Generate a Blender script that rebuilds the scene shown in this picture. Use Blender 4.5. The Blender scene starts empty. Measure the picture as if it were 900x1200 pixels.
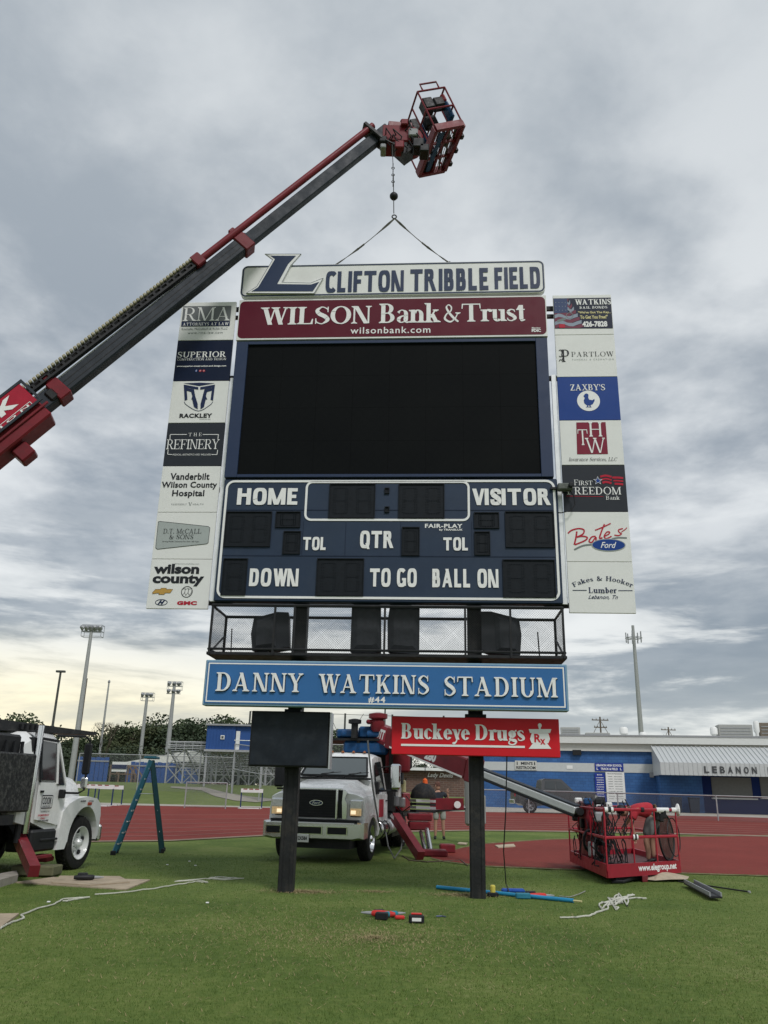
import bpy, math, random
import numpy as np
from mathutils import Vector, Matrix
random.seed(7)
rng = np.random.default_rng(7)
C = bpy.context.scene.collection
SC = bpy.context.scene
# ------------------------------------------------------------------ camera
CH = 1.62
F_, TH, RO, YA = 950.1, 0.33072, 0.023536, 0.06891
FW = Vector((0, math.cos(TH), math.sin(TH)))
U0 = Vector((0, -math.sin(TH), math.cos(TH))); R0 = Vector((1, 0, 0))
CR = R0*math.cos(RO)+U0*math.sin(RO); CU = -R0*math.sin(RO)+U0*math.cos(RO)
cam_d = bpy.data.cameras.new("camera"); cam = bpy.data.objects.new("camera", cam_d); C.objects.link(cam)
cam.matrix_world = Matrix(((CR.x, CU.x, -FW.x, 0), (CR.y, CU.y, -FW.y, 0), (CR.z, CU.z, -FW.z, CH), (0, 0, 0, 1)))
cam_d.sensor_fit = 'VERTICAL'; cam_d.sensor_height = 36; cam_d.lens = F_/1200*36
cam_d.clip_end = 6000; cam_d.clip_start = 0.05
SC.camera = cam
SC.render.resolution_x = 768; SC.render.resolution_y = 1024
SC.view_settings.view_transform = 'Standard'; SC.view_settings.look = 'None'
SC.view_settings.exposure = 0.3; SC.view_settings.gamma = 1.0

# ------------------------------------------------------------------ world (overcast sky)
SUN_EL, SUN_AZ = math.radians(50), math.radians(158)     # azimuth from +Y clockwise: behind the camera
W = bpy.data.worlds.new("World"); SC.world = W; W.use_nodes = True
nt = W.node_tree; nt.nodes.clear()
def N(t, **k):
    n = nt.nodes.new(t)
    for a, b in k.items():
        if a == 'inp':
            for i, v in b.items(): n.inputs[i].default_value = v
        else: setattr(n, a, b)
    return n
L = lambda a, b: nt.links.new(a, b)
def M(op, a, b=None, clamp=False):
    n = N('ShaderNodeMath', operation=op); n.use_clamp = clamp
    for i, v in enumerate((a, b)):
        if v is None: continue
        if hasattr(v, 'node'): L(v, n.inputs[i])
        else: n.inputs[i].default_value = v
    return n.outputs[0]
def MR(v, a, b, c, d, smooth=True):
    n = N('ShaderNodeMapRange'); n.interpolation_type = 'SMOOTHSTEP' if smooth else 'LINEAR'
    L(v, n.inputs[0])
    for i, x in enumerate((a, b, c, d)): n.inputs[i+1].default_value = x
    return n.outputs[0]
def MIX(f, a, b, blend='MIX'):
    n = N('ShaderNodeMix', data_type='RGBA', blend_type=blend)
    for i, v in ((0, f), (6, a), (7, b)):
        if hasattr(v, 'node'): L(v, n.inputs[i])
        else: n.inputs[i].default_value = v if i == 0 else (*v, 1)
    return n.outputs[2]
sky = N('ShaderNodeTexSky', sky_type='NISHITA'); sky.sun_disc = False
sky.sun_elevation = SUN_EL; sky.sun_rotation = SUN_AZ
tc = N('ShaderNodeTexCoord'); sp = N('ShaderNodeSeparateXYZ'); L(tc.outputs['Generated'], sp.inputs[0])
X, Y, Z = sp.outputs
zc = M('MAXIMUM', Z, 0.0)
den = M('ADD', zc, 0.13)
cb = N('ShaderNodeCombineXYZ'); L(M('DIVIDE', X, den), cb.inputs[0]); L(M('DIVIDE', Y, den), cb.inputs[1])
def noise(sc, det, rough, w=0.0, dist=0.0, vec=None):
    n = N('ShaderNodeTexNoise', noise_dimensions='4D', inp={'Scale': sc, 'Detail': det, 'Roughness': rough, 'W': w, 'Distortion': dist})
    L(vec or cb.outputs[0], n.inputs['Vector']); return n.outputs['Fac']
big = noise(1.0, 5, 0.52, 3.1, 0.3)
mid = noise(2.6, 6, 0.55, 8.4, 0.25)
fin = noise(7.5, 5, 0.6, 1.7, 0.1)
s = M('ADD', M('ADD', M('MULTIPLY', big, 0.55), M('MULTIPLY', mid, 0.34)), M('MULTIPLY', fin, 0.11))
dens = MR(s, 0.425, 0.59, 0.0, 1.0)
cloud = MIX(dens, (0.655, 0.68, 0.695), (0.265, 0.305, 0.350))
up = MR(Z, 0.35, 0.85, 0.0, 1.0)
cloud = MIX(M('MULTIPLY', up, 0.55), cloud, (0.435, 0.475, 0.505))
# elongated stratus bands towards the horizon
mp = N('ShaderNodeMapping'); mp.inputs['Scale'].default_value = (2.0, 2.0, 12.0); L(tc.outputs['Generated'], mp.inputs[0])
bnd = noise(1.5, 7, 0.60, 5.2, 0.35, mp.outputs[0])
bcol = MIX(MR(bnd, 0.45, 0.585, 0.0, 1.0), (0.215, 0.255, 0.295), (0.74, 0.755, 0.74))
lowf = MR(Z, 0.36, 0.10, 0.0, 0.92)
cloud = MIX(lowf, cloud, bcol)
# pale break low on the horizon, warm to the left where the sun is setting through
breakf = M('MULTIPLY', MR(Z, 0.17, 0.03, 0.0, 1.0), MR(bnd, 0.30, 0.60, 0.35, 1.0))
cloud = MIX(M('MULTIPLY', breakf, 0.62), cloud, (0.70, 0.72, 0.69))
az = M('DIVIDE', X, M('ADD', M('ABSOLUTE', Y), 0.05))
warm = M('MULTIPLY', MR(M('ABSOLUTE', M('ADD', az, 0.38)), 0.0, 0.55, 1.0, 0.0), MR(Y, 0.0, 0.3, 0.0, 1.0))
warm = M('MULTIPLY', warm, M('MULTIPLY', MR(Z, 0.185, 0.05, 0.0, 1.0), MR(bnd, 0.34, 0.56, 0.45, 1.0)))
cloud = MIX(warm, cloud, (1.0, 0.90, 0.62))
# a thin veil of real sky colour above the clouds
sk = MIX(0.5, sky.outputs[0], sky.outputs[0])
skm = N('ShaderNodeVectorMath', operation='SCALE'); L(sk, skm.inputs[0]); skm.inputs[3].default_value = 0.1
final = MIX(0.07, cloud, skm.outputs[0])
fs = N('ShaderNodeVectorMath', operation='SCALE'); L(final, fs.inputs[0]); fs.inputs[3].default_value = 10.0
bg = N('ShaderNodeBackground'); bg.inputs[1].default_value = 0.1; L(fs.outputs[0], bg.inputs[0])
wo = N('ShaderNodeOutputWorld'); L(bg.outputs[0], wo.inputs[0])
# ------------------------------------------------------------------ sun behind cloud
sd = bpy.data.lights.new("sun", 'SUN'); sd.energy = 1.5; sd.angle = math.radians(14); sd.color = (1.0, 0.97, 0.95)
so = bpy.data.objects.new("sun", sd); C.objects.link(so)
dv = Vector((math.sin(SUN_AZ)*math.cos(SUN_EL), math.cos(SUN_AZ)*math.cos(SUN_EL), math.sin(SUN_EL)))
so.rotation_euler = dv.to_track_quat('Z', 'Y').to_euler(); so.location = (0, -10, 30)

# ------------------------------------------------------------------ survey helpers (photo pixel -> point of the place)
def gz(y): return 0.0 if y < 22 else min((y-22)*0.55/26, 0.55)
def ray(x, y): return FW*F_ + CR*(x-450) - CU*(y-600)
def G(x, y, dz=0.0):
    d = ray(x, y); lo, hi = 0.0, 1.0
    for _ in range(60):
        m = (lo+hi)/2; p = d*m
        if p.z+CH > gz(p.y)+dz: lo = m
        else: hi = m
    p = d*lo; return Vector((p.x, p.y, gz(p.y)+dz))
def RY(x, y, Y):
    d = ray(x, y); p = d*(Y/d.y); return Vector((p.x, p.y, p.z+CH))
def RD(x, y, D):
    d = ray(x, y); p = d*(D/F_); return Vector((p.x, p.y, p.z+CH))
DB = 14.0
def B(x, y, D=DB):
    "photo pixel -> (u, z) on the plane of the scoreboard (or one parallel to it)"
    n = Vector((math.sin(YA), math.cos(YA), 0)); d = ray(x, y); q = d*(D/n.dot(d))
    return q.x*math.cos(YA)-q.y*math.sin(YA), q.z+CH
# ------------------------------------------------------------------ scene helpers
RM = {}
def thing(name, label, cat, loc=(0, 0, 0), rz=0.0, group=None):
    o = bpy.data.objects.new(name, None); C.objects.link(o); o.empty_display_size = .2
    o.location = loc; o.rotation_euler = (0, 0, rz)
    RM[o.name] = Matrix.Translation(loc) @ Matrix.Rotation(rz, 4, 'Z')
    tag(o, label, cat, group); return o
def tag(o, label, cat, group=None, kind=None):
    o['label'] = label; o['category'] = cat
    if group: o['group'] = group
    if kind: o['kind'] = kind
    return o
def frame(loc, rz=0.0): return Matrix.Translation(loc) @ Matrix.Rotation(rz, 4, 'Z')
def frame3(o, x, y, z):
    return Matrix(((x[0], y[0], z[0], o[0]), (x[1], y[1], z[1], o[1]), (x[2], y[2], z[2], o[2]), (0, 0, 0, 1)))
class MB:
    def __init__(s, W=None, warp=None): s.v = []; s.f = []; s.W = W or Matrix(); s.warp = warp
    def add(s, vs, fs):
        k = len(s.v); s.v += [Vector(v) for v in vs]; s.f += [tuple(i+k for i in f) for f in fs]; return s
    def box(s, x0, x1, y0, y1, z0, z1, m=None):
        if x0 > x1: x0, x1 = x1, x0
        if y0 > y1: y0, y1 = y1, y0
        if z0 > z1: z0, z1 = z1, z0
        vs = [Vector(p) for p in ((x0,y0,z0),(x1,y0,z0),(x1,y1,z0),(x0,y1,z0),(x0,y0,z1),(x1,y0,z1),(x1,y1,z1),(x0,y1,z1))]
        if m: vs = [m @ v for v in vs]
        return s.add(vs, [(3,2,1,0),(4,5,6,7),(0,1,5,4),(1,2,6,5),(2,3,7,6),(3,0,4,7)])
    def bbox(s, x0, x1, y0, y1, z0, z1, b=0.02, m=None):
        "box with bevelled vertical-plane silhouette (chamfer b on every edge)"
        xs = sorted((x0, x1)); ys = sorted((y0, y1)); zs = sorted((z0, z1))
        b = min(b, (xs[1]-xs[0])*.45, (ys[1]-ys[0])*.45, (zs[1]-zs[0])*.45)
        pts = []; idx = {}
        for i in (0, 1):
            for j in (0, 1):
                for k in (0, 1):
                    for a in range(3):
                        c = [xs[i], ys[j], zs[k]]
                        for q, e in enumerate((i, j, k)):
                            if q != a: c[q] += b*(1 if e == 0 else -1)
                        idx[(i, j, k, a)] = len(pts); pts.append(Vector(c))
        fs = []
        cyc = [(0,0),(1,0),(1,1),(0,1)]
        for a in range(3):
            for e in (0, 1):
                fa = []
                for p, q in cyc:
                    t = [0,0,0]; t[a] = e; t[(a+1)%3] = p; t[(a+2)%3] = q
                    fa.append(idx[(*t, a)])
                fs.append(tuple(fa if e else fa[::-1]))
        for a in range(3):
            o1, o2 = (a+1)%3, (a+2)%3
            for p in (0, 1):
                for q in (0, 1):
                    t0 = [0,0,0]; t0[o1] = p; t0[o2] = q; t1 = list(t0); t1[a] = 1
                    fa = (idx[(*t0,o1)], idx[(*t0,o2)], idx[(*t1,o2)], idx[(*t1,o1)])
                    fs.append(fa if (p+q) % 2 else fa[::-1])
        for i in (0, 1):
            for j in (0, 1):
                for k in (0, 1):
                    fa = (idx[(i,j,k,0)], idx[(i,j,k,1)], idx[(i,j,k,2)])
                    fs.append(fa if (i+j+k) % 2 else fa[::-1])
        if m: pts = [m @ v for v in pts]
        return s.add(pts, fs)
    def tube(s, p, q, r, n=8, r2=None, caps=True):
        p = Vector(p); q = Vector(q); d = (q-p)
        if d.length < 1e-6: return s
        d.normalize(); a = d.orthogonal().normalized(); b = d.cross(a); r2 = r if r2 is None else r2
        vs = [p+(a*math.cos(t)+b*math.sin(t))*r for t in [2*math.pi*i/n for i in range(n)]]
        vs += [q+(a*math.cos(t)+b*math.sin(t))*r2 for t in [2*math.pi*i/n for i in range(n)]]
        fs = [(i, (i+1) % n, n+(i+1) % n, n+i) for i in range(n)]
        if caps: fs += [tuple(range(n))[::-1], tuple(range(n, 2*n))]
        return s.add(vs, fs)
    def path(s, pts, r, n=6):
        pts = [Vector(p) for p in pts]; m = len(pts); rings = []
        up = None
        for i, p in enumerate(pts):
            d = (pts[min(i+1, m-1)]-pts[max(i-1, 0)]).normalized()
            if up is None: up = d.orthogonal().normalized()
            a = (up-d*up.dot(d)).normalized(); up = a; b = d.cross(a)
            rr = r[i] if isinstance(r, (list, tuple)) else r
            rings.append([p+(a*math.cos(2*math.pi*k/n)+b*math.sin(2*math.pi*k/n))*rr for k in range(n)])
        fs = []
        for i in range(m-1):
            for k in range(n): fs.append((i*n+k, i*n+(k+1) % n, (i+1)*n+(k+1) % n, (i+1)*n+k))
        fs += [tuple(range(n))[::-1], tuple(range((m-1)*n, m*n))]
        return s.add([v for R in rings for v in R], fs)
    def beam(s, p, q, w, h, up=(0, 0, 1), w2=None, h2=None):
        p = Vector(p); q = Vector(q); d = (q-p).normalized(); up = Vector(up)
        x = d.cross(up).normalized(); z = x.cross(d).normalized(); w2 = w if w2 is None else w2; h2 = h if h2 is None else h2
        vs = []
        for P, a, b in ((p, w, h), (q, w2, h2)):
            for i, j in ((-1,-1),(1,-1),(1,1),(-1,1)): vs.append(P+x*i*a/2+z*j*b/2)
        return s.add(vs, [(3,2,1,0),(4,5,6,7),(0,1,5,4),(1,2,6,5),(2,3,7,6),(3,0,4,7)])
    def lathe(s, prof, n=16, m=None, cap=True):
        "profile [(r, z)] about local z, or moved by m"
        vs = []; fs = []
        for r, z in prof:
            for k in range(n): vs.append(Vector((r*math.cos(2*math.pi*k/n), r*math.sin(2*math.pi*k/n), z)))
        for i in range(len(prof)-1):
            for k in range(n): fs.append((i*n+k, i*n+(k+1) % n, (i+1)*n+(k+1) % n, (i+1)*n+k))
        if cap: fs += [tuple(range(n))[::-1], tuple(range((len(prof)-1)*n, len(prof)*n))]
        if m: vs = [m @ v for v in vs]
        return s.add(vs, fs)
    def prism(s, poly, y0, y1, ax='y', m=None):
        "polygon in (a, b) extruded along axis: ax='y' -> (a, *, b), 'x' -> (*, a, b), 'z' -> (a, b, *)"
        def P(a, b, t): return {'y': (a, t, b), 'x': (t, a, b), 'z': (a, b, t)}[ax]
        n = len(poly); vs = [Vector(P(a, b, y0)) for a, b in poly]+[Vector(P(a, b, y1)) for a, b in poly]
        fs = [tuple(range(n)), tuple(range(n, 2*n))[::-1]]+[(i, n+i, n+(i+1) % n, (i+1) % n) for i in range(n)]
        if m: vs = [m @ v for v in vs]
        return s.add(vs, fs)
    def ring(s, p, nrm, R, r, n=20, k=6):
        nrm = Vector(nrm).normalized(); a = nrm.orthogonal().normalized(); b = nrm.cross(a)
        vs = []; fs = []
        for i in range(n):
            t = 2*math.pi*i/n; d = a*math.cos(t)+b*math.sin(t)
            for j in range(k):
                u = 2*math.pi*j/k; vs.append(Vector(p)+d*(R+r*math.cos(u))+nrm*r*math.sin(u))
        for i in range(n):
            for j in range(k): fs.append((i*k+j, ((i+1) % n)*k+j, ((i+1) % n)*k+(j+1) % k, i*k+(j+1) % k))
        return s.add(vs, fs)
    def build(s, name, mat, parent=None, smooth=False, label=None, kind=None):
        me = bpy.data.meshes.new(name)
        vs = [s.W @ (s.warp(v) if s.warp else v) for v in s.v]
        if parent is not None:
            top = parent
            while top.parent: top = top.parent
            if top.name not in RM: RM[top.name] = Matrix.Translation(top.location)
            inv = RM[top.name].inverted(); vs = [inv @ v for v in vs]; off = None
        else:
            xs = [v.x for v in vs]; ys = [v.y for v in vs]; zs = [v.z for v in vs]
            off = Vector(((min(xs)+max(xs))/2, (min(ys)+max(ys))/2, min(zs))); vs = [v-off for v in vs]
        me.from_pydata([tuple(v) for v in vs], [], s.f); me.validate()
        me.materials.append(mat)
        if smooth:
            me.polygons.foreach_set('use_smooth', [True]*len(me.polygons))
            me.set_sharp_from_angle(angle=math.radians(38))
        o = bpy.data.objects.new(name, me); C.objects.link(o)
        if parent is not None: o.parent = parent
        else: o.location = off
        if label: o['label'] = label
        if kind: o['kind'] = kind
        return o
def copy_tree(o, parent=None):
    c = o.copy(); C.objects.link(c); c.parent = parent
    for ch in list(o.children): copy_tree(ch, c)
    return c
# ------------------------------------------------------------------ materials
def lin(c):
    c = c/255; return c/12.92 if c <= .04045 else ((c+.055)/1.055)**2.4
def hx(h): return tuple(lin(int(h[i:i+2], 16)) for i in (0, 2, 4))
MC = {}
def mat(name, col, rough=.6, metal=0.0, var=.12, vs=6.0, bump=0.0, bs=40.0, spec=.2, dirt=0.0, dcol=(.09, .075, .055), coat=0.0, emit=None, trans=0.0, alpha=None):
    if name in MC: return MC[name]
    if isinstance(col, str): col = hx(col)
    m = bpy.data.materials.new(name); m.use_nodes = True; t = m.node_tree; b = t.nodes['Principled BSDF']
    b.inputs['Roughness'].default_value = rough; b.inputs['Metallic'].default_value = metal
    b.inputs['Specular IOR Level'].default_value = spec; b.inputs['Coat Weight'].default_value = coat
    b.inputs['Base Color'].default_value = (*col, 1)
    tcn = t.nodes.new('ShaderNodeTexCoord')
    def nz(sc, det=5, rgh=.6):
        n = t.nodes.new('ShaderNodeTexNoise'); n.inputs['Scale'].default_value = sc; n.inputs['Detail'].default_value = det
        n.inputs['Roughness'].default_value = rgh; t.links.new(tcn.outputs['Object'], n.inputs['Vector']); return n.outputs['Fac']
    cur = None
    if var > 0:
        r = t.nodes.new('ShaderNodeMapRange'); t.links.new(nz(vs), r.inputs[0])
        for i, x in enumerate((.25, .75, 1-var, 1+var*.8)): r.inputs[i+1].default_value = x
        mx = t.nodes.new('ShaderNodeVectorMath'); mx.operation = 'SCALE'; mx.inputs[0].default_value = col
        t.links.new(r.outputs[0], mx.inputs[3]); cur = mx.outputs[0]
        rr = t.nodes.new('ShaderNodeMapRange'); t.links.new(nz(vs*2.3), rr.inputs[0])
        for i, x in enumerate((.3, .7, max(0, rough-.1), min(1, rough+.1))): rr.inputs[i+1].default_value = x
        t.links.new(rr.outputs[0], b.inputs['Roughness'])
    if dirt > 0:
        r = t.nodes.new('ShaderNodeMapRange'); t.links.new(nz(vs*1.7, 8, .7), r.inputs[0])
        for i, x in enumerate((.48, .72, 0, dirt)): r.inputs[i+1].default_value = x
        mm = t.nodes.new('ShaderNodeMix'); mm.data_type = 'RGBA'; t.links.new(r.outputs[0], mm.inputs[0])
        if cur: t.links.new(cur, mm.inputs[6])
        else: mm.inputs[6].default_value = (*col, 1)
        mm.inputs[7].default_value = (*dcol, 1); cur = mm.outputs[2]
    if cur: t.links.new(cur, b.inputs['Base Color'])
    if bump > 0:
        bp = t.nodes.new('ShaderNodeBump'); bp.inputs['Strength'].default_value = bump; bp.inputs['Distance'].default_value = .02
        t.links.new(nz(bs), bp.inputs['Height']); t.links.new(bp.outputs[0], b.inputs['Normal'])
    if trans: b.inputs['Transmission Weight'].default_value = trans
    if emit: b.inputs['Emission Color'].default_value = (*emit[0], 1); b.inputs['Emission Strength'].default_value = emit[1]
    MC[name] = m; return m
def netting(name, col, scale, width, wave='D'):
    "a woven fabric: opaque wires, open between (pattern fixed to the object)"
    m = bpy.data.materials.new(name); m.use_nodes = True; t = m.node_tree; b = t.nodes['Principled BSDF']
    b.inputs['Base Color'].default_value = (*col, 1); b.inputs['Roughness'].default_value = .5; b.inputs['Metallic'].default_value = .3
    tcn = t.nodes.new('ShaderNodeTexCoord'); outs = []
    for sgn in (1, -1):
        dn = t.nodes.new('ShaderNodeVectorMath'); dn.operation = 'DOT_PRODUCT'; t.links.new(tcn.outputs['Object'], dn.inputs[0])
        dn.inputs[1].default_value = (scale, scale*.3, sgn*scale)
        fr = t.nodes.new('ShaderNodeMath'); fr.operation = 'FRACT'; t.links.new(dn.outputs['Value'], fr.inputs[0])
        lt = t.nodes.new('ShaderNodeMath'); lt.operation = 'LESS_THAN'; t.links.new(fr.outputs[0], lt.inputs[0]); lt.inputs[1].default_value = width
        outs.append(lt.outputs[0])
    mxm = t.nodes.new('ShaderNodeMath'); mxm.operation = 'MAXIMUM'; t.links.new(outs[0], mxm.inputs[0]); t.links.new(outs[1], mxm.inputs[1])
    t.links.new(mxm.outputs[0], b.inputs['Alpha']); return m

WHITE = mat('white_paint', (.72, .74, .72), .45, var=.06, vs=1.5, dirt=.12)
PANEL = mat('sign_white', (.75, .755, .735), .4, var=.05, vs=.9, dirt=.08)
NAVY = mat('navy_paint', (.014, .030, .062), .55, var=.16, vs=1.2, dirt=.12, dcol=(.07, .09, .12), spec=.35)
NAVY2 = mat('navy_vinyl', (.015, .031, .078), .5, var=.1, vs=1.4, spec=.35)
LTR = mat('letter_white', (.80, .80, .79), .5, var=.04)
BLACK = mat('black_steel', (.013, .014, .016), .55, var=.25, vs=4, spec=.3, dirt=.25, dcol=(.06, .055, .05))
BLK2 = mat('black_plastic', (.012, .013, .015), .55, var=.15, spec=.3)
RUBBER = mat('rubber', (.02, .02, .02), .85, var=.25, vs=8, bump=.3, bs=60, dirt=.3, dcol=(.10, .09, .07))
CHROME = mat('chrome', (.75, .76, .78), .12, 1.0, var=0)
ALU = mat('aluminium', (.62, .63, .64), .38, .85, var=.1)
GALV = mat('galvanised_steel', (.42, .43, .44), .5, .6, var=.15)
GREYP = mat('grey_paint', (.30, .31, .32), .6, var=.1)
REDP = mat('red_paint', (.27, .022, .030), .42, var=.18, vs=3, dirt=.25, dcol=(.06, .03, .03))
GLASS = mat('dark_glass', (.022, .028, .03), .06, var=0, spec=.9)
# ------------------------------------------------------------------ lettering
_tc = {}
def text_mesh(s, bold=0.0, shear=0.0, spacing=1.0, align='CENTER'):
    key = (s, bold, shear, spacing)
    if key in _tc: return _tc[key]
    cu = bpy.data.curves.new('t', 'FONT'); cu.body = s; cu.size = 1; cu.offset = bold; cu.shear = shear; cu.space_character = spacing
    cu.resolution_u = 3; cu.space_line = .95; cu.align_x = align
    o = bpy.data.objects.new('t', cu); C.objects.link(o)
    dg = bpy.context.evaluated_depsgraph_get(); e = o.evaluated_get(dg); me = e.to_mesh()
    vs = [(v.co.x, v.co.y) for v in me.vertices]; fs = [tuple(p.vertices) for p in me.polygons]
    e.to_mesh_clear(); bpy.data.objects.remove(o); bpy.data.curves.remove(cu)
    _tc[key] = (vs, fs); return vs, fs
def fit(vs, box):
    x0, x1, z0, z1 = box
    ax = [v[0] for v in vs]; ay = [v[1] for v in vs]; a0, a1, b0, b1 = min(ax), max(ax), min(ay), max(ay)
    sx = (x1-x0)/max(a1-a0, 1e-6); sy = (z1-z0)/max(b1-b0, 1e-6)
    return [(x0+(v[0]-a0)*sx, z0+(v[1]-b0)*sy) for v in vs]
def put_text(mb, s, box, y, bold=0.0, shear=0.0, spacing=1.0, align='CENTER'):
    vs, fs = text_mesh(s, bold, shear, spacing, align); q = fit(vs, box)
    mb.add([(a, y, b) for a, b in q], fs)
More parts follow.
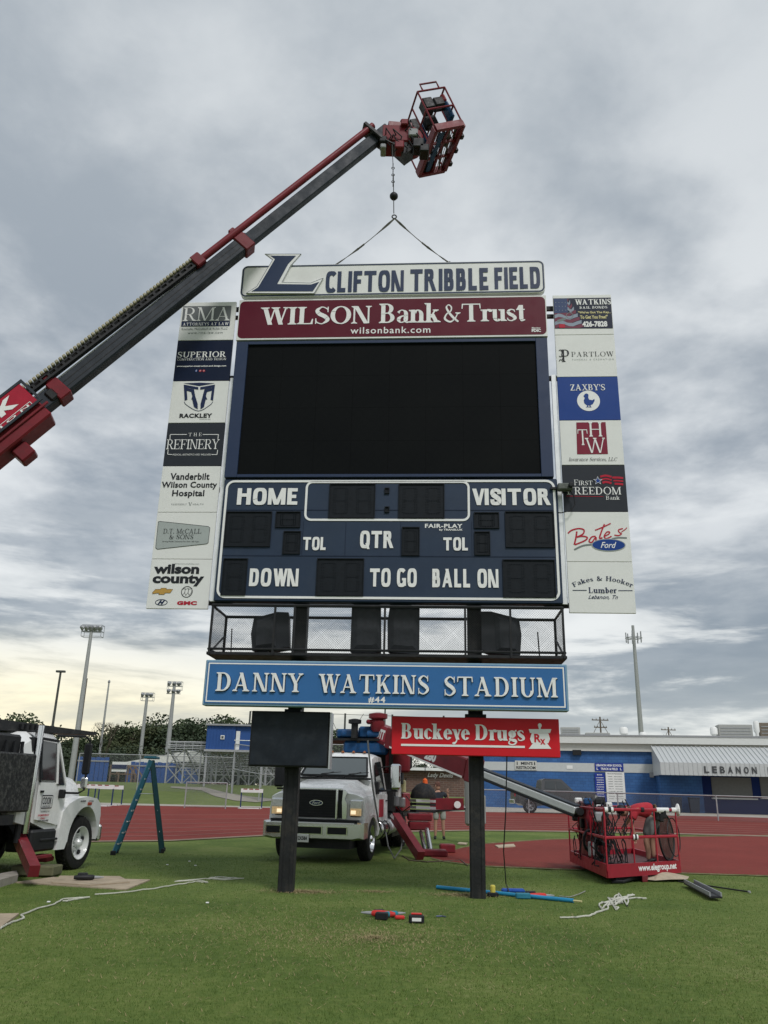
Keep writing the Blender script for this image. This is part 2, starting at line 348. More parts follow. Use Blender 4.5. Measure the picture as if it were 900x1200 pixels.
# serif capitals and lower case drawn as strokes; each glyph = list of convex quads
def serif_glyph(ch, s=.17, t=.06, e=.10, q=.05):
    P = []; x = .66; go = e == 0
    def quad(*p): P.append(list(p))
    def stem(x0, y0=0, y1=1, w=None): w = w or s; quad((x0, y0), (x0+w, y0), (x0+w, y1), (x0, y1))
    def diag(x0, y0, x1, y1, w): quad((x0, y0), (x0+w, y0), (x1+w, y1), (x1, y1))
    def ser(xa, xb, y, up=1):
        if go: return
        quad((xa, y), (xb, y), (xb, y+q*up), (xa, y+q*up)); quad((xa+e*.35, y+q*up), (xb-e*.35, y+q*up), (xb-e*.85, y+q*2*up), (xa+e*.85, y+q*2*up))
    def foot(x0, w=None, l=1, r=1, y=0, up=1):
        w = w or s; ser(x0-e*l, x0+w+e*r, y, up)
    def hb(x0, x1, y, h=None): h = h or t; quad((x0, y), (x1, y), (x1, y+h), (x0, y+h))
    def arc(cx, cy, rx, ry, a0, a1, w=None, h=None, n=14):
        w = w or s; h = h or t
        for i in range(n):
            A = math.radians(a0+(a1-a0)*i/n); Bq = math.radians(a0+(a1-a0)*(i+1)/n)
            se = lambda c: math.copysign(abs(c)**(.62 if go else 1), c)
            f = lambda r, u, v: (cx+u*se(math.cos(r)), cy+v*se(math.sin(r)))
            quad(f(A, rx, ry), f(Bq, rx, ry), f(Bq, rx-w, ry-h), f(A, rx-w, ry-h))
    def rib(pts, n=5):
        "smooth ribbon through (x, y, width)"
        pp = [pts[0]]+list(pts)+[pts[-1]]; out = []
        for i in range(1, len(pp)-2):
            for k in range(n):
                u = k/n; out.append(tuple(.5*((2*pp[i][j])+(-pp[i-1][j]+pp[i+1][j])*u+(2*pp[i-1][j]-5*pp[i][j]+4*pp[i+1][j]-pp[i+2][j])*u*u+(-pp[i-1][j]+3*pp[i][j]-3*pp[i+1][j]+pp[i+2][j])*u**3) for j in range(3)))
        out.append(pts[-1]); L_ = []
        for i, p in enumerate(out):
            a = out[max(i-1, 0)]; b = out[min(i+1, len(out)-1)]; dx, dy = b[0]-a[0], b[1]-a[1]; l = math.hypot(dx, dy) or 1
            L_.append(((p[0]-dy/l*p[2]/2, p[1]+dx/l*p[2]/2), (p[0]+dy/l*p[2]/2, p[1]-dx/l*p[2]/2)))
        for i in range(len(L_)-1): quad(L_[i][0], L_[i+1][0], L_[i+1][1], L_[i][1])
    o = e
    if ch == 'A': diag(o+.02, 0, .44, 1, t*1.2); diag(.70, 0, .42-s*.3, 1, s); hb(.24, .76, .22 if go else .28, t*.8 if go else t); foot(o, t*1.2); foot(.70); adv = .82+s+e
    elif ch == 'B': stem(o); foot(o, r=0); foot(o, r=0, y=1, up=-1); hb(o, .42, 0); hb(o, .40, 1-t); hb(o, .42, .5-t/2); arc(.38, .75-t/4, .27+s*.2, .25+t/4, -90, 90); arc(.40, .25+t/4, .31+s*.2, .25+t/4, -90, 90); adv = .80+s*.3
    elif ch == 'C': arc(.50, .5, .47, .52, 40, 320, n=22); go or rib([(.83, .97, .05), (.83, .82, .07), (.82, .70, .05)]); adv = .92
    elif ch == 'D': stem(o); foot(o, r=0); foot(o, r=0, y=1, up=-1); hb(o, .42, 0); hb(o, .42, 1-t); arc(.40, .5, .46, .5, -90, 90, n=16); adv = .95
    elif ch in 'EF':
        stem(o); foot(o, r=0 if ch == 'E' else 1); foot(o, r=0, y=1, up=-1); hb(o, .70, 1-t); hb(o, .52 if not go else .62, .5-t/2); go or (quad((.64, 1), (.70, 1), (.72, .76), (.68, .76)), quad((.48, .62), (.53, .62), (.53, .38), (.48, .38)))
        if ch == 'E': hb(o, .72, 0); go or quad((.66, 0), (.74, .26), (.70, .26), (.62, t))
        adv = .80 if ch == 'E' else .76
    elif ch in 'GQ':
        arc(.50, .5, .47, .52, 40 if ch == 'G' else 0, 335 if ch == 'G' else 360, n=24); adv = 1.0
        if ch == 'G': stem(.97-s if go else .74, .05, .46); foot(.74, y=.42, up=-1); go and hb(.55, .97, .34, .14)
        else: diag(.72, -.06, .55, .28, s*.8)
    elif ch == 'H': stem(o); stem(.66); hb(o, .7, .48); [foot(a, y=b, up=c) for a in (o, .66) for b, c in ((0, 1), (1, -1))]; adv = .66+s+e+.04
    elif ch == 'I': stem(o); foot(o); foot(o, y=1, up=-1); adv = s+2*e+.04
    elif ch == 'J': stem(.25, .2, 1); foot(.25, y=1, up=-1); rib([(.25+s/2, .25, s), (.22, .05, s*.7), (.05, .05, s*.6)]); adv = .55
    elif ch == 'K': stem(o); foot(o); foot(o, y=1, up=-1); diag(o+s*.8, .38, .66, 1, t*1.4); diag(.66, 0, .34, .58, s*1.1); foot(.60, s*1.2); ser(.58, .86, 1, -1); adv = .80+s
    elif ch == 'L': stem(o); foot(o, r=0); foot(o, y=1, up=-1); hb(o, .68, 0); go or quad((.60, 0), (.72, 0), (.74, .30), (.69, .30)); adv = .80
    elif ch == 'M': stem(o, w=t*1.3); stem(.92); diag(.50-s*.2, 0, o, 1, s); diag(.50, 0, .92, 1, t*1.3); foot(o, t*1.3); foot(.92); ser(o-e, o+s, 1, -1); ser(.92, .92+s+e, 1, -1); adv = .92+s+e+.03
    elif ch == 'N': stem(o, w=t*1.3); stem(.76, w=t*1.3); diag(.76-s*.8, 0, o, 1, s); foot(o, t*1.3); ser(o-e, o+s*.8, 1, -1); foot(.76, t*1.3, y=1, up=-1); adv = .76+t+e+.06
    elif ch == 'O': arc(.50, .5, .48, .52, 0, 360, n=28); adv = 1.0
    elif ch == 'P': stem(o); foot(o); foot(o, r=0, y=1, up=-1); hb(o, .42, 1-t); hb(o, .42, .44); arc(.40, .72, .30+s*.2, .28, -90, 90); adv = .78
    elif ch == 'R': stem(o); foot(o); foot(o, r=0, y=1, up=-1); hb(o, .42, 1-t); hb(o, .42, .46); arc(.40, .73, .28+s*.2, .27, -90, 90); diag(.64, 0, .34, .5, s*1.05); foot(.64, s, l=0); adv = .76+s
    elif ch == 'S': rib([(.62, .70, .03), (.60, .85, t), (.36, .975, t), (.13, .80, s*.8), (.22, .60, s), (.50, .42, s*1.05), (.62, .22, s*.85), (.38, .02, t), (.13, .10, t), (.06, .31, .03)] if not go else [(.66, .66, s), (.64, .82, s*.9), (.42, .91, t), (.18, .84, s*.9), (.16, .66, s), (.40, .50, s), (.64, .34, s), (.62, .16, s*.9), (.38, .09, t), (.16, .16, s*.9), (.14, .34, s)], 6); go or (stem(.60, .68, .99, .05), stem(.05, .01, .32, .05)); adv = .74
    elif ch == 'T': stem(.37); foot(.37); hb(.02, .37*2+s-.02, 1-t); go or quad((.02, 1), (.08, 1), (.05, .72), (.0, .72)); go or quad((.37*2+s-.08, 1), (.37*2+s-.02, 1), (.37*2+s, .72), (.37*2+s-.05, .72)); adv = .78+s
    elif ch == 'U': stem(o, .3, 1); stem(.74, .3, 1, t*1.3); arc(o+(.74+t*1.3-o)/2, .32, (.74+t*1.3-o)/2, .34, 180, 360); foot(o, y=1, up=-1); foot(.74, t*1.3, y=1, up=-1); adv = .74+t+e+.06
    elif ch == 'V': diag(.40, 0, .06, 1, s); diag(.44, 0, .74, 1, t*1.2); foot(.06, y=1, up=-1); foot(.74, t*1.2, y=1, up=-1); adv = .90
    elif ch == 'W': diag(.34, 0, .06, 1, s); diag(.38, 0, .60, 1, t*1.2); diag(.84, 0, .56, 1, s); diag(.88, 0, 1.12, 1, t*1.2); foot(.06, y=1, up=-1); foot(.56, y=1, up=-1); foot(1.12, t*1.2, y=1, up=-1); adv = 1.28
    elif ch == 'X': diag(.62, 0, .08, 1, s); diag(.10, 0, .64, 1, t*1.2); foot(.06, t*1.4); foot(.62); foot(.08, y=1, up=-1); foot(.62, t*1.4, y=1, up=-1); adv = .80+s*.6
    elif ch == 'Y': diag(.36, .42, .06, 1, s); diag(.40, .42, .70, 1, t*1.2); stem(.36, 0, .46); foot(.36); foot(.06, y=1, up=-1); foot(.70, t*1.2, y=1, up=-1); adv = .88
    elif ch == 'Z': hb(.04, .70, 1-t); hb(.04, .72, 0); diag(.06, 0, .52, 1, s*1.1); stem(.05, .74, 1, .05); stem(.68, 0, .26, .05); adv = .80
    elif ch == 'a': rib([(.10, .52, s*.7), (.20, .63, t), (.34, .64, t), (.46, .52, s*.9), (.47, .30, s), (.47, .10, s), (.56, .02, t), (.64, .06, t)]); rib([(.46, .36, t), (.26, .33, t*1.2), (.12, .18, s*.9), (.20, .03, t*1.1), (.34, .04, t), (.47, .16, t)]); adv = .66
    elif ch == 'b': stem(.08, 0, 1); ser(-.02, .1, 1, -1); arc(.32, .33, .30, .35, -140, 140, n=18); adv = .68
    elif ch == 'c': arc(.33, .33, .31, .35, 45, 320, n=18); rib([(.54, .56, s*.6), (.50, .50, s*.8)]); adv = .60
    elif ch == 'd': stem(.42, 0, 1); ser(.34, .46, 1, -1); foot(.42, l=0); arc(.32, .33, .30, .35, 40, 320, n=18); adv = .74
    elif ch == 'e': arc(.33, .33, .31, .35, 0, 325, n=20); hb(.08, .60, .33); adv = .64
    elif ch == 'g': arc(.30, .42, .26, .24, 0, 360, n=20); rib([(.48, .60, t), (.60, .66, s*.5)]); rib([(.20, .20, t), (.12, .10, t*1.4), (.30, .05, s*.7), (.52, -.02, s*.8), (.50, -.18, t*1.5), (.28, -.25, t), (.08, -.18, t*1.5), (.10, -.04, t), (.24, .03, t)]); adv = .64
    elif ch == 'h': stem(.08, 0, 1); foot(.08); ser(-.02, .1, 1, -1); stem(.48, 0, .42); foot(.48); arc(.48+s-.27, .40, .27, .27, 0, 160); adv = .48+s+e
    elif ch == 'i': stem(.08, 0, .66); foot(.08); ser(-.02, .1, .66, -1); arc(.08+s/2, .86, .09, .09, 0, 360, .088, .088, 10); adv = s+e*2
    elif ch == 'k': stem(.08, 0, 1); foot(.08); ser(-.02, .1, 1, -1); diag(.08+s*.8, .24, .46, .66, t*1.5); diag(.46, 0, .26, .42, s); foot(.46, l=.5); ser(.38, .66, .66, -1); adv = .56+s
    elif ch == 'l': stem(.08, 0, 1); foot(.08); ser(-.02, .1, 1, -1); adv = s+e*2
    elif ch in 'nm':
        stem(.08, 0, .66); foot(.08); ser(-.02, .1, .66, -1); stem(.48, 0, .42); foot(.48); arc(.48+s-.27, .40, .27, .27, 0, 160); adv = .48+s+e
        if ch == 'm': stem(.88, 0, .42); foot(.88); arc(.88+s-.27, .40, .27, .27, 0, 160); adv = .88+s+e
    elif ch == 'o': arc(.33, .33, .31, .35, 0, 360, n=24); adv = .66
    elif ch == 'r': stem(.08, 0, .66); foot(.08); ser(-.02, .1, .66, -1); rib([(.08+s*.8, .46, t), (.30, .62, t*1.3), (.44, .60, s*.8), (.46, .52, s*.6)]); adv = .52
    elif ch == 's': rib([(.42, .50, .04), (.38, .60, t), (.24, .645, t), (.10, .53, s*.7), (.18, .39, s*.9), (.36, .27, s*.9), (.43, .14, s*.7), (.26, .02, t), (.10, .06, t), (.06, .18, .04)], 5); adv = .52
    elif ch == 't': stem(.14, .1, .88); quad((.14, .88), (.14+s, .88), (.14+s, .60), (.0, .60)); hb(.0, .42, .66-t); rib([(.14+s/2, .14, s), (.26, .03, s*.6), (.42, .06, t)]); adv = .46
    elif ch == 'u': stem(.08, .2, .66); ser(-.02, .1, .66, -1); stem(.46, 0, .66); ser(.36, .48, .66, -1); foot(.46, l=0); arc(.30, .24, .22, .26, 180, 330); adv = .46+s+e
    elif ch == 'v': diag(.28, 0, .06, .66, s); diag(.32, 0, .50, .66, t*1.2); ser(0, .3, .66, -1); ser(.42, .62, .66, -1); adv = .62
    elif ch == 'w': diag(.26, 0, .06, .66, s); diag(.30, 0, .44, .66, t*1.2); diag(.62, 0, .42, .66, s); diag(.66, 0, .82, .66, t*1.2); ser(0, .3, .66, -1); ser(.74, .94, .66, -1); adv = .94
    elif ch == 'y': diag(.28, 0, .06, .66, s); rib([(.56, .66, t*1.2), (.38, .1, t*1.3), (.28, -.15, t*1.4), (.12, -.24, s*.6), (.06, -.18, s*.5)], 4); ser(0, .3, .66, -1); ser(.44, .66, .66, -1); adv = .64
    elif ch == '&': rib([(.84, .50, t), (.68, .18, t*1.3), (.42, .0, s*.7), (.14, .16, s*.9), (.22, .42, t*1.5), (.46, .62, t*1.4), (.48, .84, s*.6), (.34, .95, t*1.2), (.22, .82, s*.7), (.34, .55, s*.9), (.60, .22, s), (.86, .0, s*.7)], 6); ser(.70, .98, .52, -1); adv = 1.0
    elif ch == '.': stem(.04, 0, .14, .14); adv = .24
    elif ch == ',': diag(.04, -.12, .06, .14, .13); adv = .24
    elif ch == "'": diag(.10, .66, .06, 1.0, .10); adv = .24
    elif ch == '-': hb(.04, .34, .3, .1); adv = .4
    else: adv = .42
    return adv, P
def serif_layout(text, s=.17, t=.06, e=.10, gap=.05, small=None):
    "list of (char, quads) along a line; small = scale of the lower-case replacements (small caps)"
    x = 0; out = []
    for ch in text:
        k = 1.0; c = ch
        if small and ch.islower(): k = small; c = ch.upper()
        adv, P = serif_glyph(c, s/k if small else s, t/k if small else t, e)
        out.append((ch, [[(x+a*k, b*k) for a, b in qd] for qd in P])); x += (adv+gap)*k
    return out
def put_serif(mb, text, box, y, shear=0.0, rot=None, **k):
    lay = serif_layout(text, **k); qs = [qd for _, P in lay for qd in P]
    pts = [(a+b*shear, b) for qd in qs for a, b in qd]; f = fit(pts, box); i = 0
    for j, qd in enumerate(qs):
        n = len(qd); w = f[i:i+n]; i += n
        yy = y-(j % 9)*.0007
        mb.add([(a, yy, b) for a, b in w], [tuple(range(n))])
def put_gothic(mb, text, box, y): put_serif(mb, text, box, y, s=.31, t=.20, e=0, gap=.09)
def rbox(x0, x1, z0, z1, r, n=5):
    "rounded rectangle outline"
    P = []
    for cx, cz, a in ((x1-r, z0+r, -90), (x1-r, z1-r, 0), (x0+r, z1-r, 90), (x0+r, z0+r, 180)):
        for i in range(n+1): t = math.radians(a+90*i/n); P.append((cx+r*math.cos(t), cz+r*math.sin(t)))
    return P
def flat(mb, poly, y):
    mb.add([(a, y, b) for a, b in poly], [tuple(range(len(poly)))])
def outline(mb, poly, y, w, th=0.0):
    "closed band of width w inside a polygon"
    n = len(poly); inn = []
    cx = sum(p[0] for p in poly)/n; cz = sum(p[1] for p in poly)/n
    area = sum(poly[i][0]*poly[(i+1) % n][1]-poly[(i+1) % n][0]*poly[i][1] for i in range(n)); sg = 1 if area > 0 else -1
    for i in range(n):
        a = Vector(poly[i-1]); b = Vector(poly[i]); c = Vector(poly[(i+1) % n])
        d1 = (b-a).normalized() if (b-a).length > 1e-9 else (c-b).normalized(); d2 = (c-b).normalized() if (c-b).length > 1e-9 else d1
        n1 = Vector((-d1.y, d1.x))*sg; n2 = Vector((-d2.y, d2.x))*sg; m = (n1+n2); m = m/max(m.length, 1e-6); m = m/max(m.dot(n1), .4)
        inn.append(b+m*w)
    vs = [(a, y, b) for a, b in poly]+[(p.x, y, p.y) for p in inn]
    fs = [(i, (i+1) % n, n+(i+1) % n, n+i) for i in range(n)]
    if th:
        k = len(vs); vs += [(a, y+th, b) for a, _, b in vs]; fs += [(i+k, n+i+k, n+(i+1) % n+k, (i+1) % n+k) for i in range(n)]
        fs += [(i, k+i, k+(i+1) % n, (i+1) % n) for i in range(n)]+[(n+i, n+(i+1) % n, k+n+(i+1) % n, k+n+i) for i in range(n)]
    mb.add(vs, fs)
def stroke(mb, pts, w, y, n=4):
    "smooth line print through (a, b[, w])"
    pp = [(p[0], p[1], (p[2] if len(p) > 2 else 1)*w) for p in pts]; pp = [pp[0]]+pp+[pp[-1]]; out = []
    for i in range(1, len(pp)-2):
        for k in range(n):
            u = k/n; out.append(tuple(.5*((2*pp[i][j])+(-pp[i-1][j]+pp[i+1][j])*u+(2*pp[i-1][j]-5*pp[i][j]+4*pp[i+1][j]-pp[i+2][j])*u*u+(-pp[i-1][j]+3*pp[i][j]-3*pp[i+1][j]+pp[i+2][j])*u**3) for j in range(3)))
    out.append(pp[-1]); vs = []
    for i, p in enumerate(out):
        a = out[max(i-1, 0)]; b = out[min(i+1, len(out)-1)]; dx, dy = b[0]-a[0], b[1]-a[1]; l = math.hypot(dx, dy) or 1
        vs += [(p[0]-dy/l*p[2]/2, y-.0002*(i % 7), p[1]+dx/l*p[2]/2), (p[0]+dy/l*p[2]/2, y-.0002*(i % 7), p[1]-dx/l*p[2]/2)]
    mb.add(vs, [(2*i, 2*i+1, 2*i+3, 2*i+2) for i in range(len(out)-1)])
def disc(mb, cx, cz, rx, rz, y, n=28): flat(mb, [(cx+rx*math.cos(2*math.pi*i/n), cz+rz*math.sin(2*math.pi*i/n)) for i in range(n)], y)
# ================================================================== THE SCOREBOARD
NB = Vector((math.sin(YA), math.cos(YA), 0)); UB = Vector((math.cos(YA), -math.sin(YA), 0))
WB = frame(NB*DB, -YA)
def bthing(name, label, cat, u, z, y=0.0, group=None):
    return thing(name, label, cat, tuple(WB @ Vector((u, y, z))), -YA, group)
def zoom(ox, oy, s, D=DB):
    f = lambda x, y: B(ox+x/s, oy+y/s, D)
    f.s = s; return f
def bx(f, x0, y0, x1, y1):
    xm, ym = (x0+x1)/2, (y0+y1)/2
    return f(x0, ym)[0], f(x1, ym)[0], f(xm, y1)[1], f(xm, y0)[1]
PXI = zoom(0, 0, 1)
def mb(): return MB(WB)
def panel_box(m, b, y0, y1, bev=.012): return m.bbox(b[0], b[1], y0, y1, b[2], b[3], bev)

# --- posts
for px, py, lab in ((328.5, 1045, 'dark steel scoreboard post on the left, below the blank black panel'), (559.5, 1052, 'dark steel scoreboard post on the right, below the red drug store sign')):
    u, _ = B(px+7.5 if px < 400 else px, py, 14.47) if False else B(px+5 if px < 400 else px+1, py, 14.47)
    t = bthing('scoreboard_post', lab, 'post', u, 0, .6, 'posts of the scoreboard')
    PST = mat('weathered_post', (.014, .015, .016), .6, var=.4, vs=3, bump=.25, bs=18, dirt=.6, dcol=(.055, .05, .04), spec=.3)
    h = 8.6
    m = mb(); m.bbox(u-.125, u+.125, .47, .72, -.15, h, .014); m.build('shaft', PST, t)
    m = mb(); m.box(u-.145, u+.145, .455, .74, h, h+.03); m.build('cap', BLACK, t)
    for sx in (-1, 1):
        m = mb(); m.box(u+sx*.085-.022, u+sx*.085+.022, .452, .469, 0, 3.0); m.build('flange_strip', PST, t)

# --- main scoreboard
z8 = zoom(240, 550, 2.093)
cab = bx(z8, 27, 20, 876, 326)
uL, uR = -2.98, 2.94
zt = PXI(450, 561)[1]; zb = PXI(450, 706)[1]
uL = PXI(257, 640)[0]-.02; uR = PXI(655.5, 640)[0]+.02
sb = bthing('scoreboard', 'wide navy scoreboard with HOME and VISITOR in white below the video screen', 'scoreboard', (uL+uR)/2, zb)
m = mb(); panel_box(m, (uL, uR, zb, zt), 0, .22, .02); m.build('cabinet', NAVY, sb)
FRAMEM = mat('cabinet_seam', (.014, .024, .05), .6, var=.1)
# cabinet seams and the two horizontal section lips
for yy in (100, 213):
    _, z = z8(450, yy); m = mb(); m.box(uL+.06, uR-.06, -.006, 0, z-.008, z+.008); m.build('section_lip', FRAMEM, sb)
for xx in (240, 345, 480, 655): 
    u = z8(xx, 170)[0]; m = mb(); m.box(u-.006, u+.006, -.004, 0, z8(xx, 211)[1], z8(xx, 128)[1]); m.build('seam', FRAMEM, sb)
m = mb(); outline(m, rbox(uL+.045, uR-.045, zb+.055, zt-.03, .16, 6), -.012, .042, .010); m.build('white_border', LTR, sb)
b = bx(z8, 246, 29, 650, 127)
m = mb(); outline(m, rbox(*b, .13, 6), -.012, .040, .010); m.build('clock_border', LTR, sb)
DIG = mat('digit_face', (.007, .010, .014), .6, var=.3, vs=9, spec=.2)
HOOD = mat('lamp_hood', (.008, .011, .015), .7, var=.1, spec=.05)
SEG = [((0, 0), (0, 1)), ((0, 1), (0, 2)), ((1, 0), (1, 1)), ((1, 1), (1, 2)), ((0, 0), (1, 0)), ((0, 1), (1, 1)), ((0, 2), (1, 2))]
digs = [((305, 36, 418, 120), 2), ((475, 36, 588, 120), 2), ((50, 104, 163, 190), 2), ((174, 104, 235, 143), 1), ((192, 152, 235, 208), 1), ((483, 142, 527, 212), 1),
        ((660, 106, 722, 145), 1), ((661, 153, 700, 211), 1), ((737, 104, 857, 192), 2), ((43, 219, 103, 310), 1), ((274, 219, 390, 311), 2), ((731, 222, 860, 315), 2),
        ((441, 46, 453, 60), 0), ((441, 92, 453, 106), 0)]
for (r, nd) in digs:
    b = bx(z8, *r)
    m = mb(); outline(m, [(b[0], b[2]), (b[1], b[2]), (b[1], b[3]), (b[0], b[3])], -.03, .014, .03); 
    d = mb(); d.box(b[0]+.012, b[1]-.012, -.008, .0, b[2]+.012, b[3]-.012); do = d.build('digit_panel', DIG, sb)
    m.build('digit_rim', DIG, do)
    if nd:
        h = mb(); w = (b[1]-b[0])/nd
        for k in range(nd):
            x0 = b[0]+w*k+w*.24; x1 = b[0]+w*(k+1)-w*.24; z0 = b[2]+(b[3]-b[2])*.13; z1 = b[3]-(b[3]-b[2])*.13
            for (a, c) in SEG:
                for q in range(5):
                    f = (q+.5)/5
                    xx = x0+(x1-x0)*(a[0]+(c[0]-a[0])*f); zz = z0+(z1-z0)*(a[1]+(c[1]-a[1])*f)/2
                    for dx in (-.018, .018): h.box(xx+dx-.008, xx+dx+.008, -.014, -.0085, zz-.004, zz+.004)
        h.build('lamp_hoods', HOOD, do, kind='stuff')
m = mb()
for s_, r, bo in (('HOME', (80, 46, 228, 88), .055), ('VISITOR', (656, 47, 848, 89), .055), ('TOL', (241, 166, 297, 199), .05), ('QTR', (381, 151, 463, 196), .05), ('TOL', (585, 167, 645, 200), .05),
                  ('DOWN', (110, 243, 230, 288), .05), ('TO GO', (405, 243, 520, 289), .05), ('BALL ON', (558, 244, 720, 291), .05)):
    m = mb(); put_gothic(m, s_, bx(z8, *r), -.012); m.build('word', LTR, sb)
m = mb()
put_text(m, 'FAIR-PLAY', bx(z8, 540, 134, 632, 144), -.008, bold=.03, spacing=1.1)
put_text(m, 'by TRANSLUX', bx(z8, 575, 146, 632, 152), -.008, bold=.03)
m.build('lettering', LTR, sb)

# --- video screen
b = (PXI(270.5, 480)[0]-.0, PXI(645, 480)[0], zt+.025, PXI(460, 399)[1])
vs_ = bthing('video_screen', 'large switched-off black video screen in a navy frame', 'screen', (b[0]+b[1])/2, b[2])
i = (PXI(284.5, 480)[0], PXI(631, 480)[0], PXI(456, 556)[1], PXI(460, 402.5)[1])
m = mb(); m.box(b[0], b[1], .06, .24, b[2], b[3]); m.build('housing', NAVY2, vs_)
for nm, q in (('frame_side', (b[0], i[0], b[2], b[3])), ('frame_side', (i[1], b[1], b[2], b[3])), ('frame_rail', (i[0], i[1], b[2], i[2])), ('frame_rail', (i[0], i[1], i[3], b[3]))):
    m = mb(); m.bbox(q[0], q[1], -.03, .058, q[2], q[3], .006); m.build(nm, NAVY2, vs_)
LED = bpy.data.materials.new('led_face'); LED.use_nodes = True; t = LED.node_tree; bs = t.nodes['Principled BSDF']
tcn = t.nodes.new('ShaderNodeTexCoord'); ws = []
for dx in ((30, 0, 0), (0, 0, 30)):
    w_ = t.nodes.new('ShaderNodeVectorMath'); w_.operation = 'DOT_PRODUCT'; t.links.new(tcn.outputs['Object'], w_.inputs[0]); w_.inputs[1].default_value = dx
    sn = t.nodes.new('ShaderNodeMath'); sn.operation = 'SINE'; t.links.new(w_.outputs['Value'], sn.inputs[0]); ws.append(sn.outputs[0])
nn = t.nodes.new('ShaderNodeTexNoise'); nn.inputs['Scale'].default_value = .8; nn.inputs['Detail'].default_value = 4; t.links.new(tcn.outputs['Object'], nn.inputs['Vector'])
ml = t.nodes.new('ShaderNodeMath'); ml.operation = 'MULTIPLY'; t.links.new(ws[0], ml.inputs[0]); t.links.new(ws[1], ml.inputs[1])
ad = t.nodes.new('ShaderNodeMath'); ad.operation = 'MULTIPLY_ADD'; t.links.new(ml.outputs[0], ad.inputs[0]); ad.inputs[1].default_value = .06; t.links.new(nn.outputs['Fac'], ad.inputs[2])
cr = t.nodes.new('ShaderNodeMix'); cr.data_type = 'RGBA'; t.links.new(ad.outputs[0], cr.inputs[0]); cr.inputs[6].default_value = (.002, .003, .004, 1); cr.inputs[7].default_value = (.007, .008, .008, 1)
t.links.new(cr.outputs[2], bs.inputs['Base Color']); bs.inputs['Roughness'].default_value = .6; bs.inputs['Specular IOR Level'].default_value = .06
nc, nr = 8, 4
for a in range(nc):
    for c in range(nr):
        m = mb(); w = (i[1]-i[0])/nc; h = (i[3]-i[2])/nr
        m.box(i[0]+a*w+.0012, i[0]+(a+1)*w-.0012, .012, .055, i[2]+c*h+.0012, i[2]+(c+1)*h-.0012); m.build('led_module', LED, vs_)

# --- stadium top sign with the letter emblem
za = zoom(260, 290, 2.25)
b = (PXI(283.5, 332)[0], PXI(638, 328)[0], PXI(460, 347.5)[1], PXI(460, 310.5)[1])
ts = bthing('field_name_sign', 'white sign reading CLIFTON TRIBBLE FIELD at the very top of the board', 'sign', (b[0]+b[1])/2, b[2])
m = mb(); m.prism(rbox(b[0], b[1], b[2], b[3], .12, 6), -.06, .06); m.build('panel', PANEL, ts)
m = mb(); outline(m, rbox(b[0]+.012, b[1]-.012, b[2]+.012, b[3]-.012, .11, 6), -.066, .03); m.build('navy_outline', NAVY2, ts)
ld = MB(WB)
for w_, r in (('CLIFTON', (275, 66, 480, 123)), ('TRIBBLE', (497, 61, 702, 119)), ('FIELD', (718, 57, 838, 114))):
    m = mb(); put_gothic(m, w_, bx(za, *r), -.066); m.build('word', NAVY2, ts)
zl = zoom(280, 295, 7.5)
Lo = [(70, 390), (165, 330), (303, 95), (235, 45), (555, 45), (462, 150), (388, 292), (635, 300), (748, 255), (668, 392)]
Li = [(118, 375), (178, 338), (325, 92), (285, 62), (510, 62), (440, 135), (345, 310), (640, 314), (712, 290), (655, 375)]
m = mb(); m.prism([zl(*p) for p in Lo], -.10, -.068); em = m.build('letter_emblem', LTR, ts, label='big navy letter L outlined in white standing above the sign edge')
m = mb(); flat(m, [zl(*p) for p in Li], -.1035); m.build('navy_letter', NAVY2, em)
m = mb(); outline(m, [zl(*p) for p in Lo], -.1025, .008); m.build('edge_line', NAVY2, em)

# --- bank sign
b = (PXI(279.5, 372)[0], PXI(640.5, 370)[0], PXI(460, 397)[1], PXI(460, 350)[1])
bk = bthing('bank_sign', 'maroon bank sign with white serif letters above the video screen', 'sign', (b[0]+b[1])/2, b[2])
MAROON = mat('maroon_vinyl', hx('5a1526'), .4, var=.08, vs=1.2)
m = mb(); m.box(b[0], b[1], -.03, .10, b[2], b[3]); m.build('panel', PANEL, bk)
m = mb(); flat(m, rbox(b[0]+.02, b[1]-.02, b[2]+.035, b[3]-.03, .10, 6), -.034); m.build('maroon_face', MAROON, bk)
zb5, zb6 = zoom(290, 350, 5), zoom(460, 350, 5)
m = mb(); put_serif(m, 'WILSON', bx(zb5, 78, 52, 728, 157), -.038, s=.21, gap=-.01); m.build('word', LTR, bk)
m = mb(); put_serif(m, 'Bank', (zb5(772, 100)[0], zb6(282, 100)[0], zb6(100, 148)[1], zb6(100, 34)[1]), -.038, s=.20, gap=-.03); m.build('word', LTR, bk)
m = mb(); put_serif(m, '&', bx(zb6, 300, 40, 398, 146), -.038, s=.13, t=.05); m.build('ampersand', LTR, bk)
m = mb(); put_serif(m, 'Trust', bx(zb6, 404, 34, 775, 141), -.038, s=.20, gap=-.03); m.build('word', LTR, bk)
m = mb(); put_text(m, 'wilsonbank.com', (zb5(605, 190)[0], zb6(222, 190)[0], zb5(750, 210)[1], zb5(750, 172)[1]), -.038, bold=.01, spacing=1.15)
put_text(m, 'Member', bx(zb6, 815, 172, 866, 182), -.038, bold=.02); put_text(m, 'FDIC', bx(zb6, 814, 184, 868, 201), -.038, bold=.05)
m.build('lettering', LTR, bk)

